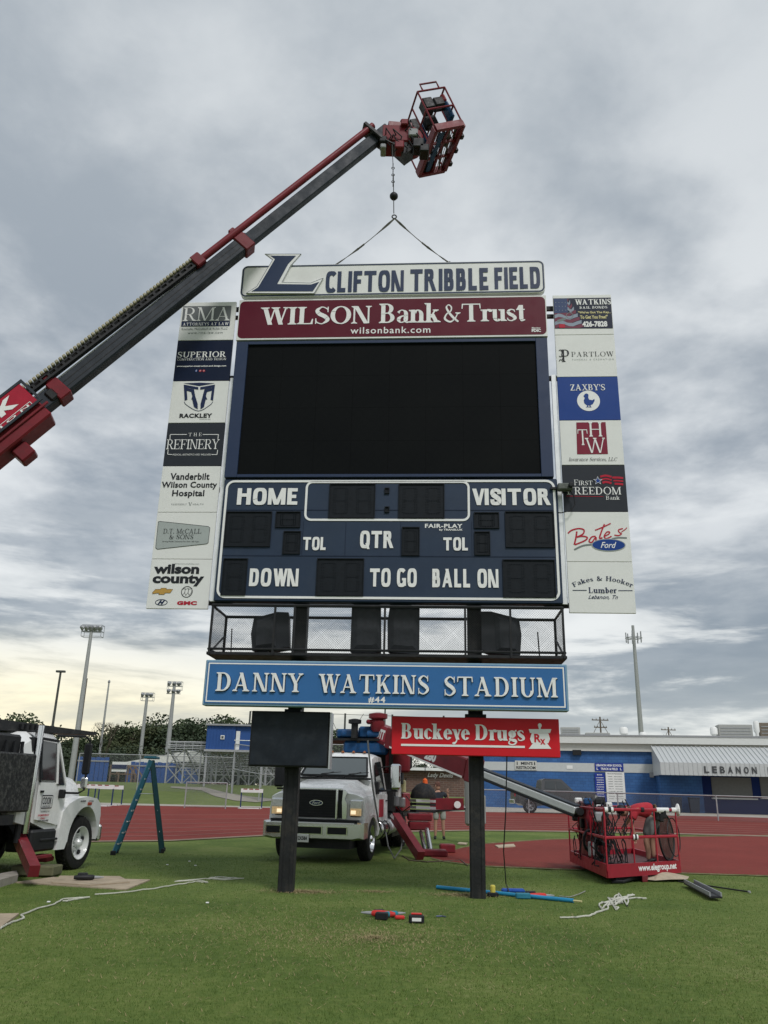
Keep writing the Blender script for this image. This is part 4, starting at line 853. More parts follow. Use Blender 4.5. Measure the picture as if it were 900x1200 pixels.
# --- four loudspeakers
zs_ = zoom(230, 700, 2, 14.4)
CONE = mat('speaker_grille', (.034, .038, .044), .6, var=.25, vs=14, bump=.3, bs=120)
def speaker(poly, y0, y1, label, tilt=0, front=None):
    P = [zs_(*p) for p in poly]; cu_ = sum(p[0] for p in P)/len(P); zz = min(p[1] for p in P)
    t = bthing('loudspeaker', label, 'loudspeaker', cu_, zz, .4, 'loudspeakers on the walkway')
    m = mb(); S = [(cu_+(p[0]-cu_)*.86, zz+(p[1]-zz)*.95+.01) for p in P]; n = len(P)
    vs2 = [(p[0], y0+.04, p[1]) for p in P]+[(p[0], y1, p[1]) for p in S]; m.add(vs2, [tuple(range(n)), tuple(range(n, 2*n))[::-1]]+[(i, n+i, n+(i+1) % n, (i+1) % n) for i in range(n)])
    m.build('cabinet', mat('speaker_shell', (.026, .029, .034), .5, var=.1), t); m = mb(); fr = front or P; fr = [zs_(*p) for p in fr] if front else fr; c = (sum(p[0] for p in fr)/len(fr), sum(p[1] for p in fr)/len(fr))
    G_ = [(c[0]+(p[0]-c[0])*.88, c[1]+(p[1]-c[1])*.92) for p in fr]; G2 = [(c[0]+(p[0]-c[0])*.6, c[1]+(p[1]-c[1])*.75) for p in fr]; n = len(G_)
    m.add([(p[0], y0+.03, p[1]) for p in G_]+[(p[0], y0-.015, p[1]) for p in G2], [(i, n+i, n+(i+1) % n, (i+1) % n) for i in range(n)]+[tuple(range(n, 2*n))]); m.build('grille', CONE, t)
    m = mb(); m.box(c[0]-.10, c[0]+.10, y0+.1, y1-.05, z0+.046, zz+.02); m.build('mount_foot', BLACK, t)
    m = mb(); m.box(fr[0][0]+.02, fr[0][0]+.09, y0+.035, y0+.038, zz+.03, zz+.05) ; return t
speaker([(138, 52), (192, 37), (219, 38), (221, 118), (192, 122), (134, 128), (131, 88)], .25, .75, 'outer left loudspeaker turned towards the left post', front=[(141, 54), (190, 42), (194, 120), (136, 126), (134, 88)])
speaker([(366, 24), (372, 20), (428, 15), (434, 22), (435, 126), (420, 132), (362, 131)], .25, .75, 'left one of the two upright loudspeakers in the middle')
speaker([(455, 20), (466, 14), (518, 24), (524, 30), (523, 134), (508, 135), (449, 130), (449, 60)], .25, .75, 'right one of the two upright loudspeakers in the middle')
speaker([(667, 36), (690, 36), (755, 53), (761, 90), (758, 138), (700, 134), (668, 124)], .25, .75, 'outer right loudspeaker turned towards the right post', front=[(694, 42), (753, 57), (758, 90), (755, 135), (698, 131)])
# --- camera box with its cable on the right rack
c0 = PXI(661, 573)
t = bthing('field_camera', 'small grey camera box with a looping cable beside VISITOR', 'camera', c0[0], c0[1]-.1, -.1)
m = mb(); m.bbox(c0[0]-.13, c0[0]+.14, -.14, .0, c0[1]-.06, c0[1]+.07, .02); m.build('housing', mat('camo_grey', (.12, .13, .12), .6, var=.5, vs=20), t)
m = mb(); m.lathe([(.045, 0), (.05, .02), (.05, .07), (.03, .08)], 12, WB and Matrix.Translation((c0[0]+.10, -.14, c0[1]+.01)) @ Matrix.Rotation(math.pi/2, 4, 'X')); m.build('lens', BLK2, t)
m = mb(); m.path([(c0[0]+.1, -.05, c0[1]-.05), (c0[0]+.16, -.05, c0[1]-.16), (c0[0]+.17, -.05, c0[1]-.32), (c0[0]+.08, -.05, c0[1]-.44), (c0[0]-.08, -.03, c0[1]-.47), (c0[0]-.14, .02, c0[1]-.45)], .01, 6); m.build('cable', BLK2, t)
m = mb(); m.box(c0[0]-.25, c0[0]-.13, -.05, .1, c0[1]-.02, c0[1]+.02); m.build('arm', BLACK, t)
# ================================================================== GROUND, TRACK, BANK
def brick_mat(name, c1, c2, mort, scale, bw=.5, rh=.25, rough=.8, ms=.02):
    m = bpy.data.materials.new(name); m.use_nodes = True; t = m.node_tree; b = t.nodes['Principled BSDF']; tcn = t.nodes.new('ShaderNodeTexCoord')
    mpn = t.nodes.new('ShaderNodeMapping'); mpn.inputs['Rotation'].default_value = (math.pi/2, 0, 0); t.links.new(tcn.outputs['Object'], mpn.inputs[0])
    br = t.nodes.new('ShaderNodeTexBrick'); t.links.new(mpn.outputs[0], br.inputs[0]); br.inputs['Scale'].default_value = scale
    br.inputs['Brick Width'].default_value = bw; br.inputs['Row Height'].default_value = rh; br.inputs['Mortar Size'].default_value = ms
    br.inputs[1].default_value = (*c1, 1); br.inputs[2].default_value = (*c2, 1); br.inputs[3].default_value = (*mort, 1)
    nn = t.nodes.new('ShaderNodeTexNoise'); nn.inputs['Scale'].default_value = .7; nn.inputs['Detail'].default_value = 6; t.links.new(tcn.outputs['Object'], nn.inputs[0])
    mr = t.nodes.new('ShaderNodeMapRange'); t.links.new(nn.outputs['Fac'], mr.inputs[0])
    for i, x in enumerate((.3, .7, .82, 1.15)): mr.inputs[i+1].default_value = x
    sc_ = t.nodes.new('ShaderNodeVectorMath'); sc_.operation = 'SCALE'; t.links.new(br.outputs['Color'], sc_.inputs[0]); t.links.new(mr.outputs[0], sc_.inputs[3])
    t.links.new(sc_.outputs[0], b.inputs['Base Color']); b.inputs['Roughness'].default_value = rough
    bp = t.nodes.new('ShaderNodeBump'); bp.inputs['Strength'].default_value = .5; bp.inputs['Distance'].default_value = .01; bp.invert = True
    t.links.new(br.outputs['Fac'], bp.inputs['Height']); t.links.new(bp.outputs[0], b.inputs['Normal']); return m
def field_mat(name, stops, s1, s2, bump=.4, bsc=30, rough=.95):
    m = bpy.data.materials.new(name); m.use_nodes = True; t = m.node_tree; b = t.nodes['Principled BSDF']; g = t.nodes.new('ShaderNodeNewGeometry')
    def nz(sc, det, mscale=None):
        n = t.nodes.new('ShaderNodeTexNoise'); n.inputs['Scale'].default_value = sc; n.inputs['Detail'].default_value = det; n.inputs['Roughness'].default_value = .65
        if mscale:
            q = t.nodes.new('ShaderNodeMapping'); q.inputs['Scale'].default_value = mscale; t.links.new(g.outputs['Position'], q.inputs[0]); t.links.new(q.outputs[0], n.inputs[0])
        else: t.links.new(g.outputs['Position'], n.inputs[0])
        return n.outputs['Fac']
    r = t.nodes.new('ShaderNodeValToRGB'); el = r.color_ramp.elements; el[0].position = stops[0][0]; el[0].color = (*stops[0][1], 1); el[1].position = stops[-1][0]; el[1].color = (*stops[-1][1], 1)
    for p, c in stops[1:-1]: e = el.new(p); e.color = (*c, 1)
    a = t.nodes.new('ShaderNodeMath'); a.operation = 'MULTIPLY_ADD'; t.links.new(nz(s1, 6), a.inputs[0]); a.inputs[1].default_value = .6
    c = t.nodes.new('ShaderNodeMath'); c.operation = 'MULTIPLY'; t.links.new(nz(s2, 8), c.inputs[0]); c.inputs[1].default_value = .4; t.links.new(c.outputs[0], a.inputs[2])
    t.links.new(a.outputs[0], r.inputs[0]); t.links.new(r.outputs[0], b.inputs['Base Color']); b.inputs['Roughness'].default_value = rough; b.inputs['Specular IOR Level'].default_value = .15
    bp = t.nodes.new('ShaderNodeBump'); bp.inputs['Strength'].default_value = bump; bp.inputs['Distance'].default_value = .03; t.links.new(nz(bsc, 4), bp.inputs['Height']); t.links.new(bp.outputs[0], b.inputs['Normal'])
    return m
GRASSM = field_mat('field_grass', [(.38, (.068, .108, .025)), (.47, (.094, .140, .032)), (.54, (.124, .168, .041)), (.62, (.165, .195, .065))], .35, 11)
TURF2 = field_mat('bank_grass', [(.35, (.085, .12, .036)), (.6, (.145, .18, .06))], .15, 2.0)
TRACKM = field_mat('track_rubber', [(.35, (.150, .024, .018)), (.6, (.205, .036, .027))], .25, 5.0, .2, 60, .8)
CONC = field_mat('concrete', [(.35, (.30, .28, .24)), (.6, (.42, .39, .34))], .3, 4, .2, 30, .9)
GRAV = field_mat('gravel', [(.35, (.22, .205, .17)), (.6, (.32, .30, .26))], .3, 4, .4, 30, .9)
DIRT = field_mat('dry_edge', [(.40, (.085, .11, .035)), (.58, (.22, .19, .10))], 2.2, 9, .5, 40, .95)
def sheet(name, xs, ys, zf, m, **k):
    vs = [(x, y, zf(x, y)) for y in ys for x in xs]; n = len(xs)
    fs = [(j*n+i, j*n+i+1, (j+1)*n+i+1, (j+1)*n+i) for j in range(len(ys)-1) for i in range(n-1)]
    q = MB(); q.v = [Vector(v) for v in vs]; q.f = fs; o = q.build(name, m, None); o['kind'] = 'structure'; return o
sheet('ground', [-3000, -300, -60, 60, 300, 3000], [-300, -20, 22, 48, 100, 400, 3500], lambda x, y: gz(y), GRASSM)
def ribbon(name, top, bot, m, dz, nsub=8, kind='structure', parent=None, n=None, label=None):
    "sheet between two photo-pixel polylines laid on the ground; resampled at the same pixel x"
    xs = sorted(set([p[0] for p in top]+[p[0] for p in bot])); lo = max(top[0][0], bot[0][0]); hi = min(top[-1][0], bot[-1][0])
    fx = []; 
    for x in xs:
        if lo <= x <= hi: fx.append(x)
    ex = []
    for a, b in zip(fx, fx[1:]): ex += [a+(b-a)*i/4 for i in range(4)]
    ex.append(fx[-1])
    def at(pl, x):
        return float(np.interp(x, [p[0] for p in pl], [p[1] for p in pl]))
    q = MB(); w = len(ex)
    for j in range(nsub+1):
        for x in ex: y = at(top, x)+(at(bot, x)-at(top, x))*j/nsub; q.v.append(G(x, y, dz))
    q.f = [(j*w+i, (j+1)*w+i, (j+1)*w+i+1, j*w+i+1) for j in range(nsub) for i in range(w-1)]
    o = q.build(name, m, parent); 
    if kind: o['kind'] = kind
    return o
far_ = [(-260, 934), (0, 941), (110, 943), (330, 947), (560, 951.5), (700, 954), (850, 957), (900, 958.5), (1160, 966)]
near_ = [(-260, 996), (0, 988), (110, 985), (200, 984), (320, 977.5), (430, 974), (560, 972), (700, 974), (850, 977.5), (900, 979), (1160, 989)]
ribbon('running_track', far_, near_, TRACKM, .012, 14)
xs_ = sorted(set(p[0] for p in far_+near_)); f_at = lambda x: float(np.interp(x, [p[0] for p in far_], [p[1] for p in far_])); n_at = lambda x: float(np.interp(x, [p[0] for p in near_], [p[1] for p in near_]))
LINEM = mat('lane_line', (.27, .13, .11), .8, var=.25, vs=2)
for k, f in enumerate((.26, .40, .53, .65, .77, .88)):
    q = MB(); P = [G(x, f_at(x)+(n_at(x)-f_at(x))*f, .017) for x in np.linspace(-250, 1150, 60)]
    for i, p in enumerate(P): h_w = .012*p.y**.9*.5; q.v += [p+Vector((0, h_w, 0)), p-Vector((0, h_w, 0))]
    q.f = [(2*i, 2*i+1, 2*i+3, 2*i+2) for i in range(len(P)-1)]; q.build('lane_line', LINEM, None)['kind'] = 'structure'
ribbon('track_kerb', [(x, n_at(x)) for x in xs_], [(x, n_at(x)+1.4) for x in xs_], mat('kerb_tan', (.24, .18, .13), .9, var=.3, vs=2), .02, 1)
ribbon('concrete_apron', [(-260, 930), (110, 936.5), (330, 938), (430, 940), (560, 943.5), (600, 944.5), (900, 953), (1160, 960)], [(x, y-.1) for x, y in far_], CONC, .008, 6)
dt = [(505, 1003.5), (520, 1000), (540, 994), (567, 989), (640, 984), (760, 981), (900, 979.5), (1160, 985)]
db = [(505, 1004.5), (520, 1008.5), (540, 1011), (567, 1014), (640, 1017), (760, 1021), (900, 1025.5), (1160, 1035)]
ribbon('jump_area', dt, db, TRACKM, .012, 10)
ribbon('jump_area_edge', [(x, y+.1) for x, y in db], [(x, y+1.3) for x, y in db], DIRT, .014, 1)
ribbon('jump_area_edge', [(x, y-1.1) for x, y in dt[1:]], [(x, y-.1) for x, y in dt[1:]], DIRT, .014, 1)
# dry worn grass under the sign
0 and ribbon('worn_patch', [(300, 1044), (330, 1041), (400, 1044), (440, 1049)], [(300, 1046), (330, 1049), (400, 1051), (440, 1050)], DIRT, .006, 2)
0 and ribbon('worn_patch', [(505, 1047), (530, 1043), (590, 1044), (620, 1049)], [(505, 1049), (530, 1054), (590, 1056), (620, 1051)], DIRT, .006, 2)
# raised grass bank behind the track on the left
def bankz(x, y):
    f = min(max((y-51)/11, 0), 1); e = min(max((6.4-x)/3.4, 0), 1); return gz(y)-.03+1.25*f*e
sheet('grass_bank', [-150, -80, -40, -20, -8, 0, 3, 4.7, 6.4], [50.5, 51, 54, 58, 62, 80, 110, 160, 300], bankz, TURF2)
def GB(x, y, dz=0):
    d = ray(x, y); lo, hi = 0, .4
    lo = 0.0; hi = 1.0
    for _ in range(60):
        m = (lo+hi)/2; p = d*m
        if p.z+CH > max(gz(p.y), bankz(p.x, p.y))+dz: lo = m
        else: hi = m
    p = d*lo; return Vector((p.x, p.y, p.z+CH))
q = MB(); A_ = [GB(x, y, .03) for x, y in ((200, 921.5), (240, 922.5), (262, 928), (290, 933), (330, 937))]; B_ = [GB(x, y, .03) for x, y in ((200, 923), (236, 926), (252, 933), (275, 938), (300, 940))]
q.v = A_+B_; q.f = [(i, i+1, 6+i, 5+i) for i in range(4)]; q.build('path', GRAV, None)['kind'] = 'structure'
# grass blades on the near field: short mown turf, one object
def blades(n, y0, y1, hmin, hmax, w, m, name, seed):
    r = np.random.default_rng(seed); yy = y0*(y1/y0)**r.random(n); xx = (r.random(n)*1.16-.58)*yy
    a = r.random(n)*6.283; h = hmin+(hmax-hmin)*r.random(n)**2; l = (r.random((n, 2))-.5)*h[:, None]*1.2
    hw = w*(yy/y0)**.5
    v = np.zeros((n, 3, 3)); v[:, 0] = np.stack([xx-np.cos(a)*hw, yy-np.sin(a)*hw, 0*xx-.002], 1); v[:, 1] = np.stack([xx+np.cos(a)*hw, yy+np.sin(a)*hw, 0*xx-.002], 1)
    v[:, 2] = np.stack([xx+l[:, 0], yy+l[:, 1], h], 1); v[:, :, 2] += np.where(yy[:, None] > 22, (yy[:, None]-22)*.55/26, 0)
    me = bpy.data.meshes.new(name); me.vertices.add(n*3); me.vertices.foreach_set('co', v.reshape(-1)); me.loops.add(n*3); me.loops.foreach_set('vertex_index', np.arange(n*3, dtype=np.int32))
    me.polygons.add(n); me.polygons.foreach_set('loop_start', np.arange(0, n*3, 3, dtype=np.int32)); me.polygons.foreach_set('loop_total', np.full(n, 3, dtype=np.int32)); me.update(calc_edges=True); me.materials.append(m)
    o = bpy.data.objects.new(name, me); C.objects.link(o); o['kind'] = 'stuff'; o['label'] = 'short mown green grass blades covering the near field'; o['category'] = 'grass'; return o
def straw(cx, cy, rx, ry, n, seed, label):
    r = np.random.default_rng(seed); a = r.random(n)*6.283; d = np.abs(r.normal(size=n))*.5; q = MB()
    for i in range(n):
        x, y = cx+rx*d[i]*math.cos(a[i]), cy+ry*d[i]*math.sin(a[i]); t_ = r.random()*6.283; l = .02+.05*r.random(); w = .004; dx, dy = math.cos(t_), math.sin(t_)
        q.add([(x-dy*w, y+dx*w, .004), (x+dy*w, y-dx*w, .004), (x+dx*l, y+dy*l, .012+.02*r.random())], [(0, 1, 2)])
    o = q.build('dry_straw', mat('straw', (.30, .25, .13), .9, var=.4, vs=3), None); tag(o, label, 'dry grass', kind='stuff')
straw(-1.2, 14.75, .75, .35, 2600, 1, 'dry straw coloured grass around the foot of the left scoreboard post'); straw(1.5, 14.8, .7, .35, 2200, 2, 'dry straw coloured grass around the foot of the right scoreboard post'); straw(0.0, 10.5, 7.0, 5.0, 9000, 8, 'pale grass clippings scattered thinly over the near field'); straw(.0, 15.0, .5, .25, 500, 4, 'pale dry grass between the two scoreboard posts')
BL = field_mat('blade_green', [(.38, (.058, .105, .022)), (.5, (.098, .155, .033)), (.60, (.22, .24, .09))], 5, 45, 0, 30, .9)
blades(260000, 5.5, 22, .008, .030, .0022, BL, 'grass_blades', 3)

# ================================================================== POLES
POLE = mat('pole_steel', (.36, .37, .36), .55, .3, var=.12); POLD = mat('dark_pole', (.07, .075, .07), .7, var=.2); WOODP = mat('pole_wood', (.14, .11, .085), .85, var=.25)
def pole(name, label, cat, bx_, by, tx, ty, Y, r0, r1, m, head=None, group=None):
    p = RY(bx_, by, Y); top = RY(tx, ty, Y); g0 = max(gz(Y), bankz(p.x, Y) if 51 < Y < 300 else -9) if Y < 300 else .55
    t = thing(name, label, cat, (top.x, Y, g0-.05), 0, group)
    q = MB(); q.lathe([(r0, g0-.1), (r0*.98, g0+2), (r1, top.z)], 10, Matrix.Translation((top.x, Y, 0))); q.build('pole', m, t, smooth=True)
    if head: head(t, Vector((top.x, Y, top.z)))
    return t
LAMP = mat('lamp_housing', (.30, .31, .32), .4, .4, var=.2); LENS = mat('lamp_lens', (.55, .58, .6), .2, var=.05)
def lamps(t, p, w, rows, n, cage=True, face=-1):
    for r in range(rows):
        z = p.z-.25-r*1.0; q = MB(); q.box(p.x-w, p.x+w, p.y-.06, p.y+.06, z-.05, z+.05); q.build('crossarm', GALV, t)
        for k in range(n):
            x = p.x-w+2*w*(k+.5)/n; m = MB(); M_ = Matrix.Translation((x, p.y+face*.1, z+.32)) @ Matrix.Rotation(math.radians(62+8*(k % 2)), 4, 'X') @ Matrix.Rotation(.3*(k-n/2), 4, 'Y')
            m.lathe([(.10, .35), (.16, .3), (.30, .05), (.33, 0)], 10, M_); o = m.build('floodlight', LAMP, t); e = MB(); e.lathe([(.30, -.01), (.30, 0.0)], 10, M_); e.build('lens', LENS, o)
    if cage:
        q = MB(); z = p.z-.3
        for a, b in (((-w, 0), (w, 0)), ((-w, .8), (w, .8)), ((-w, 0), (-w, .8)), ((w, 0), (w, .8))):
            for zz in (z-.4, z+.1, z+.7): q.tube((p.x+a[0], p.y+a[1], zz), (p.x+b[0], p.y+b[1], zz), .03, 4)
        for a in ((-w, 0), (w, 0), (-w, .8), (w, .8)): q.tube((p.x+a[0], p.y+a[1], z-.4), (p.x+a[0], p.y+a[1], z+.7), .03, 4)
        q.build('service_cage', GALV, t)
gp = 'stadium light poles'
pole('light_pole', 'tall thick steel light pole with a floodlight cluster rising behind the left truck', 'light pole', 88, 905, 107.5, 737, 78, .27, .15, POLE, lambda t, p: lamps(t, p, .95, 1, 5), gp)
pole('light_pole', 'steel light pole with floodlights above the white shed roof, left one of the pair', 'light pole', 164, 886, 172.5, 815, 118, .30, .2, POLE, lambda t, p: lamps(t, p, .85, 1, 3), gp)
pole('light_pole', 'steel light pole with floodlights rising behind the metal bleachers, right one of the pair', 'light pole', 195.5, 886, 204.5, 802, 112, .38, .2, POLE, lambda t, p: lamps(t, p, .95, 2, 3), gp)
def flathead(t, p): q = MB(); q.box(p.x-.5, p.x+.5, p.y-.2, p.y+.2, p.z-.1, p.z+.12); q.build('cap_plate', POLD, t)
def tip(t, p): q = MB(); q.lathe([(.05, 0), (.16, .12), (.16, .3), (.05, .45)], 8, Matrix.Translation(p)); q.build('tip_lamp', LAMP, t)
pole('utility_pole', 'thin dark pole with a flat cap, leftmost against the pale sky', 'pole', 55, 890, 71.2, 787, 95, .17, .12, POLD, flathead)
pole('utility_pole', 'thin wooden pole just right of the thick light pole', 'pole', 90, 893, 101.8, 795, 100, .17, .11, WOODP)
pole('utility_pole', 'thin grey pole with a small tip lamp standing before the trees', 'pole', 115.6, 886, 127.6, 801, 105, .18, .10, POLE, tip)
def antennas(t, p):
    q = MB(); q.ring((p.x, p.y, p.z-3.0), (0, 0, 1), 1.9, .09, 12, 4)
    for k in range(6): a = k*math.pi/3; q.tube((p.x, p.y, p.z-3.0), (p.x+1.9*math.cos(a), p.y+1.9*math.sin(a), p.z-3.0), .07, 4)
    q.build('antenna_ring', GALV, t)
    for k in range(9):
        a = k*2*math.pi/9; m = MB(); x, y = p.x+1.7*math.cos(a), p.y+2.1*math.sin(a); m.box(x-.11, x+.11, y-.1, y+.1, p.z-4.0, p.z-1.6-.5*(k % 2)); m.build('antenna_panel', LAMP, t)
pole('cell_tower', 'tall tapering cell tower with an antenna ring above the concession building', 'tower', 753.5, 870, 741.5, 733, 190, .72, .34, POLE, antennas)
def crossarms(t, p):
    for dz, w in ((-.5, 1.3), (-1.6, 1.0)):
        q = MB(); q.box(p.x-w, p.x+w, p.y-.06, p.y+.06, p.z+dz-.07, p.z+dz+.07); o = q.build('crossarm', WOODP, t)
        for k in (-.9, -.45, .45, .9): m = MB(); m.lathe([(.05, 0), (.09, .08), (.05, .22)], 6, Matrix.Translation((p.x+k*w, p.y, p.z+dz+.07))); m.build('insulator', LAMP, o)
    q = MB(); q.tube((p.x, p.y, p.z-.5), (p.x-1.2, p.y, p.z-2.6), .05, 4); q.tube((p.x, p.y, p.z-.5), (p.x+1.2, p.y, p.z-2.6), .05, 4); q.build('brace', WOODP, t)
pole('power_pole', 'wooden power pole with double crossarms behind the roof near the red sign', 'pole', 703, 880, 703, 840, 130, .16, .12, WOODP, crossarms)
pole('power_pole', 'short wooden power pole peeking over the roof right of the cell tower', 'pole', 784, 880, 783, 852, 150, .16, .12, WOODP, crossarms)
pole('flag_pole', 'thin pole standing behind the crane truck, seen above the red sign', 'pole', 459, 880, 452, 800, 60, .06, .05, POLD)

# ================================================================== CONCESSION BUILDING
class Plane:
    def __init__(s, a, b):
        s.o = Vector((a.x, a.y, 0)); s.u = Vector((b.x-a.x, b.y-a.y, 0)).normalized(); s.n = Vector((-s.u.y, s.u.x, 0))
        s.rz = math.atan2(s.u.y, s.u.x); s.W = frame(s.o, s.rz)
    def __call__(s, x, y, off=0.0):
        d = ray(x, y); c = Vector((0, 0, CH)); k = ((s.o+s.n*off)-c).dot(s.n)/d.dot(s.n); p = c+d*k
        return (p-s.o).dot(s.u), p.z
    def box(s, x0, y0, x1, y1, off=0.0):
        xm, ym = (x0+x1)/2, (y0+y1)/2; return s(x0, ym, off)[0], s(x1, ym, off)[0], s(xm, y1, off)[1], s(xm, y0, off)[1]
    def thing(s, name, label, cat, u, z, y=0.0, group=None): return thing(name, label, cat, tuple(s.W @ Vector((u, y, z))), s.rz, group)
    def mb(s): return MB(s.W)
BP = Plane(G(600, 946.5), G(860, 953.5)); g0 = gz(60)
BLK = brick_mat('blue_block', hx('27558c'), hx('306098'), hx('1f4878'), 1.0, .42, .21, .6, .012)
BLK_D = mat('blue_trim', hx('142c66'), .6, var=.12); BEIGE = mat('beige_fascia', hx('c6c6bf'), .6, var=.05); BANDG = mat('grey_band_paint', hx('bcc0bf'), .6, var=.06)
uA = BP(549, 930)[0]; uB = BP(1010, 940)[0]; dp = 14.0
zTop = BP(780, 862.5)[1]; zF = BP(700, 871.5)[1]; zBg = BP(700, 880.3)[1]; zB2 = BP(700, 894.5)[1]; zB1 = BP(700, 904.8)[1]
bd = BP.thing('concession_building', 'long blue block concession building with grey bands and a metal awning', 'building', (uA+uB)/2, g0)
q = BP.mb(); q.box(uA, uB, 0, dp, g0-.2, zB1); q.build('lower_wall', BLK, bd)
q = BP.mb(); q.box(uA+.01, uB-.01, -.03, dp, zB1, zB2); q.build('grey_band', BANDG, bd)
q = BP.mb(); q.box(uA, uB, 0, dp, zB2, zBg); q.build('upper_wall', BLK, bd)
q = BP.mb(); q.box(uA-.1, uB+.1, -.25, dp+.1, zBg, zF); q.build('soffit_band', BEIGE, bd)
q = BP.mb(); q.box(uA-.3, uB+.3, -.55, dp+.3, zF, zTop); q.build('roof_edge', mat('roof_metal', hx('d2d4d0'), .5, var=.05), bd)
q = BP.mb(); q.box(uA-.32, uB+.32, -.6, -.55, zTop-.1, zTop+.02); q.build('drip_edge', GREYP, bd)
# light under the soffit
q = BP.mb(); b = BP.box(671, 879, 681, 885); q.box(b[0], b[1], -.3, -.02, b[2], b[3]); q.build('wall_light', BLACK, bd)
b = BP.box(664, 897, 671, 901, -.04); q = BP.mb(); q.box(b[0], b[1], -.06, -.032, b[2], b[3]); q.build('vent_plate', PANEL, bd)
# projecting serving wing under the awning
o_ = -2.2
w0 = BP(774, 930, o_)[0]; w1 = BP(824, 930, o_)[0]; zA = BP(820, 909, o_)[1]
q = BP.mb(); q.box(w0, w1, o_, -.001, g0-.2, zA+.6); q.build('wing_wall', BLK, bd)
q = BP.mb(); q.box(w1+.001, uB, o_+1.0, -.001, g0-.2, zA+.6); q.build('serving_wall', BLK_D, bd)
for x0, x1 in ((834, 881), (891, 938)):
    b = BP.box(x0, 911, x1, 936, o_+1.0)
    q = BP.mb(); q.box(b[0], b[1], o_+.94, o_+.99, b[2]+.06, b[3]); sh = q.build('shutter', mat('shutter_grey', hx('7e7f7d'), .55, .2, var=.1), bd)
    for k in range(8):
        z = b[2]+.1+(b[3]-b[2]-.15)*k/8; m = BP.mb(); m.box(b[0]+.03, b[1]-.03, o_+.915, o_+.938, z, z+(b[3]-b[2])/8-.03); m.build('slat', mat('shutter_grey', None), sh)
    q = BP.mb(); q.box(b[0]-.1, b[1]+.25, o_+.55, o_+.93, b[2]-.04, b[2]+.05); q.build('counter', WHITE, bd)
# awning: sloped ribbed metal with a vertical ribbed skirt
aF = -4.2
aw = BP.thing('metal_awning', 'white ribbed metal awning lettered LEBANON H over the serving windows', 'awning', BP(830, 900)[0], zA, aF)
AWM = mat('awning_metal', hx('c3c6c6'), .45, .25, var=.06)
u0 = BP(763, 874.6, -.6)[0]; u0f = BP(773, 893, aF)[0]; zt_ = BP(763, 874.6, -.6)[1]; zs = BP(800, 894, aF)[1]; zb_ = BP(800, 908.5, aF)[1]; u1 = uB-.5
q = BP.mb(); q.add([(u0, -.6, zt_), (u1, -.6, zt_), (u1, aF, zs), (u0f, aF, zs), (u0, -.6, zt_-.07), (u1, -.6, zt_-.07), (u1, aF, zs-.07), (u0f, aF, zs-.07)], [(0, 3, 2, 1), (4, 5, 6, 7), (0, 1, 5, 4), (1, 2, 6, 5), (3, 0, 4, 7)]); q.build('roof_sheet', AWM, aw)
q = BP.mb(); q.box(u0f, u1, aF-.05, aF, zb_, zs+.02); q.build('skirt', AWM, aw)
q = BP.mb(); q.add([(u0, -.6, zt_), (u0f, aF, zs), (u0f, aF, zb_), (u0, -.6, zb_)], [(0, 1, 2, 3)]); q.build('end_panel', AWM, aw)
nr_ = 44
for k in range(nr_):
    u = u0f+.05+(u1-u0f-.1)*k/(nr_-1); q = BP.mb(); ut = u0+(u1-u0)*k/(nr_-1)
    q.beam((ut, -.62, zt_+.03), (u, aF+.02, zs+.03), .05, .06); q.build('rib', AWM, aw)
    q = BP.mb(); q.box(u-.03, u+.03, aF-.085, aF-.051, zb_+.01, zs); q.build('skirt_rib', AWM, aw)
LB = 'LEBANON HIGH SCHOOL'
uu = BP(825, 903, aF)[0]; du = (BP(881, 905, aF)[0]-uu)/6
for k, ch in enumerate(LB):
    if ch == ' ': continue
    q = BP.mb(); a = uu+k*du*1.0; 
    if a+.4 > u1: break
    put_text(q, ch, (a, a+du*(.62 if ch != 'I' else .2), zb_+.18, zb_+.66), aF-.10, bold=.04); q.build('letter', mat('letter_grey', hx('4a4c4e'), .6, var=.05), aw)
for xx in (700, 860): pass
# downpipe and security box at the corner
b = BP.box(761.5, 905, 766, 911, -.2); q = BP.mb(); q.box(b[0], b[1], -.3, -.01, b[2], b[3]); q.build('wall_box', GREYP, bd)
# signs on the wall
def wallsign(x0, y0, x1, y1, label, m, lines, tm, off=-.05, cat='sign', name='wall_sign'):
    b = BP.box(x0, y0, x1, y1, off); t = BP.thing(name, label, cat, (b[0]+b[1])/2, b[2], off)
    q = BP.mb(); q.bbox(b[0], b[1], off-.04, off, b[2], b[3], .01); q.build('board', m, t)
    q = BP.mb(); W_, H_ = b[1]-b[0], b[3]-b[2]
    for s_, (fx0, fx1, fz0, fz1) in lines: put_text(q, s_, (b[0]+W_*fx0, b[0]+W_*fx1, b[2]+H_*fz0, b[2]+H_*fz1), off-.045, bold=.03)
    q.build('lettering', tm, t); return t
wallsign(603.5, 891.5, 629, 902.5, "white MEN'S RESTROOM sign on the grey band left of the school sign", mat('dull_white', hx('c3c4be'), .5, var=.04), [("MEN'S", (.28, .82, .56, .88)), ('RESTROOM', (.06, .94, .10, .42)), ('i', (.08, .13, .54, .9)), ('i', (.88, .93, .54, .9))], DGREY)
wallsign(697, 894.2, 730.5, 903.8, 'blue sign reading LEBANON HIGH SCHOOL TRACK & FIELD above the record boards', mat('sign_blue', hx('25398a'), .5, var=.05), [('LEBANON HIGH SCHOOL', (.05, .95, .58, .86)), ('TRACK & FIELD', (.2, .8, .14, .42)), ('L', (.06, .12, .14, .44)), ('L', (.88, .94, .14, .44))], LTR)
rec = ['100M', '200M', '400M', '800M', '1600M', 'RELAY', 'HURDLES', 'SHOT', 'DISCUS', 'JUMP']
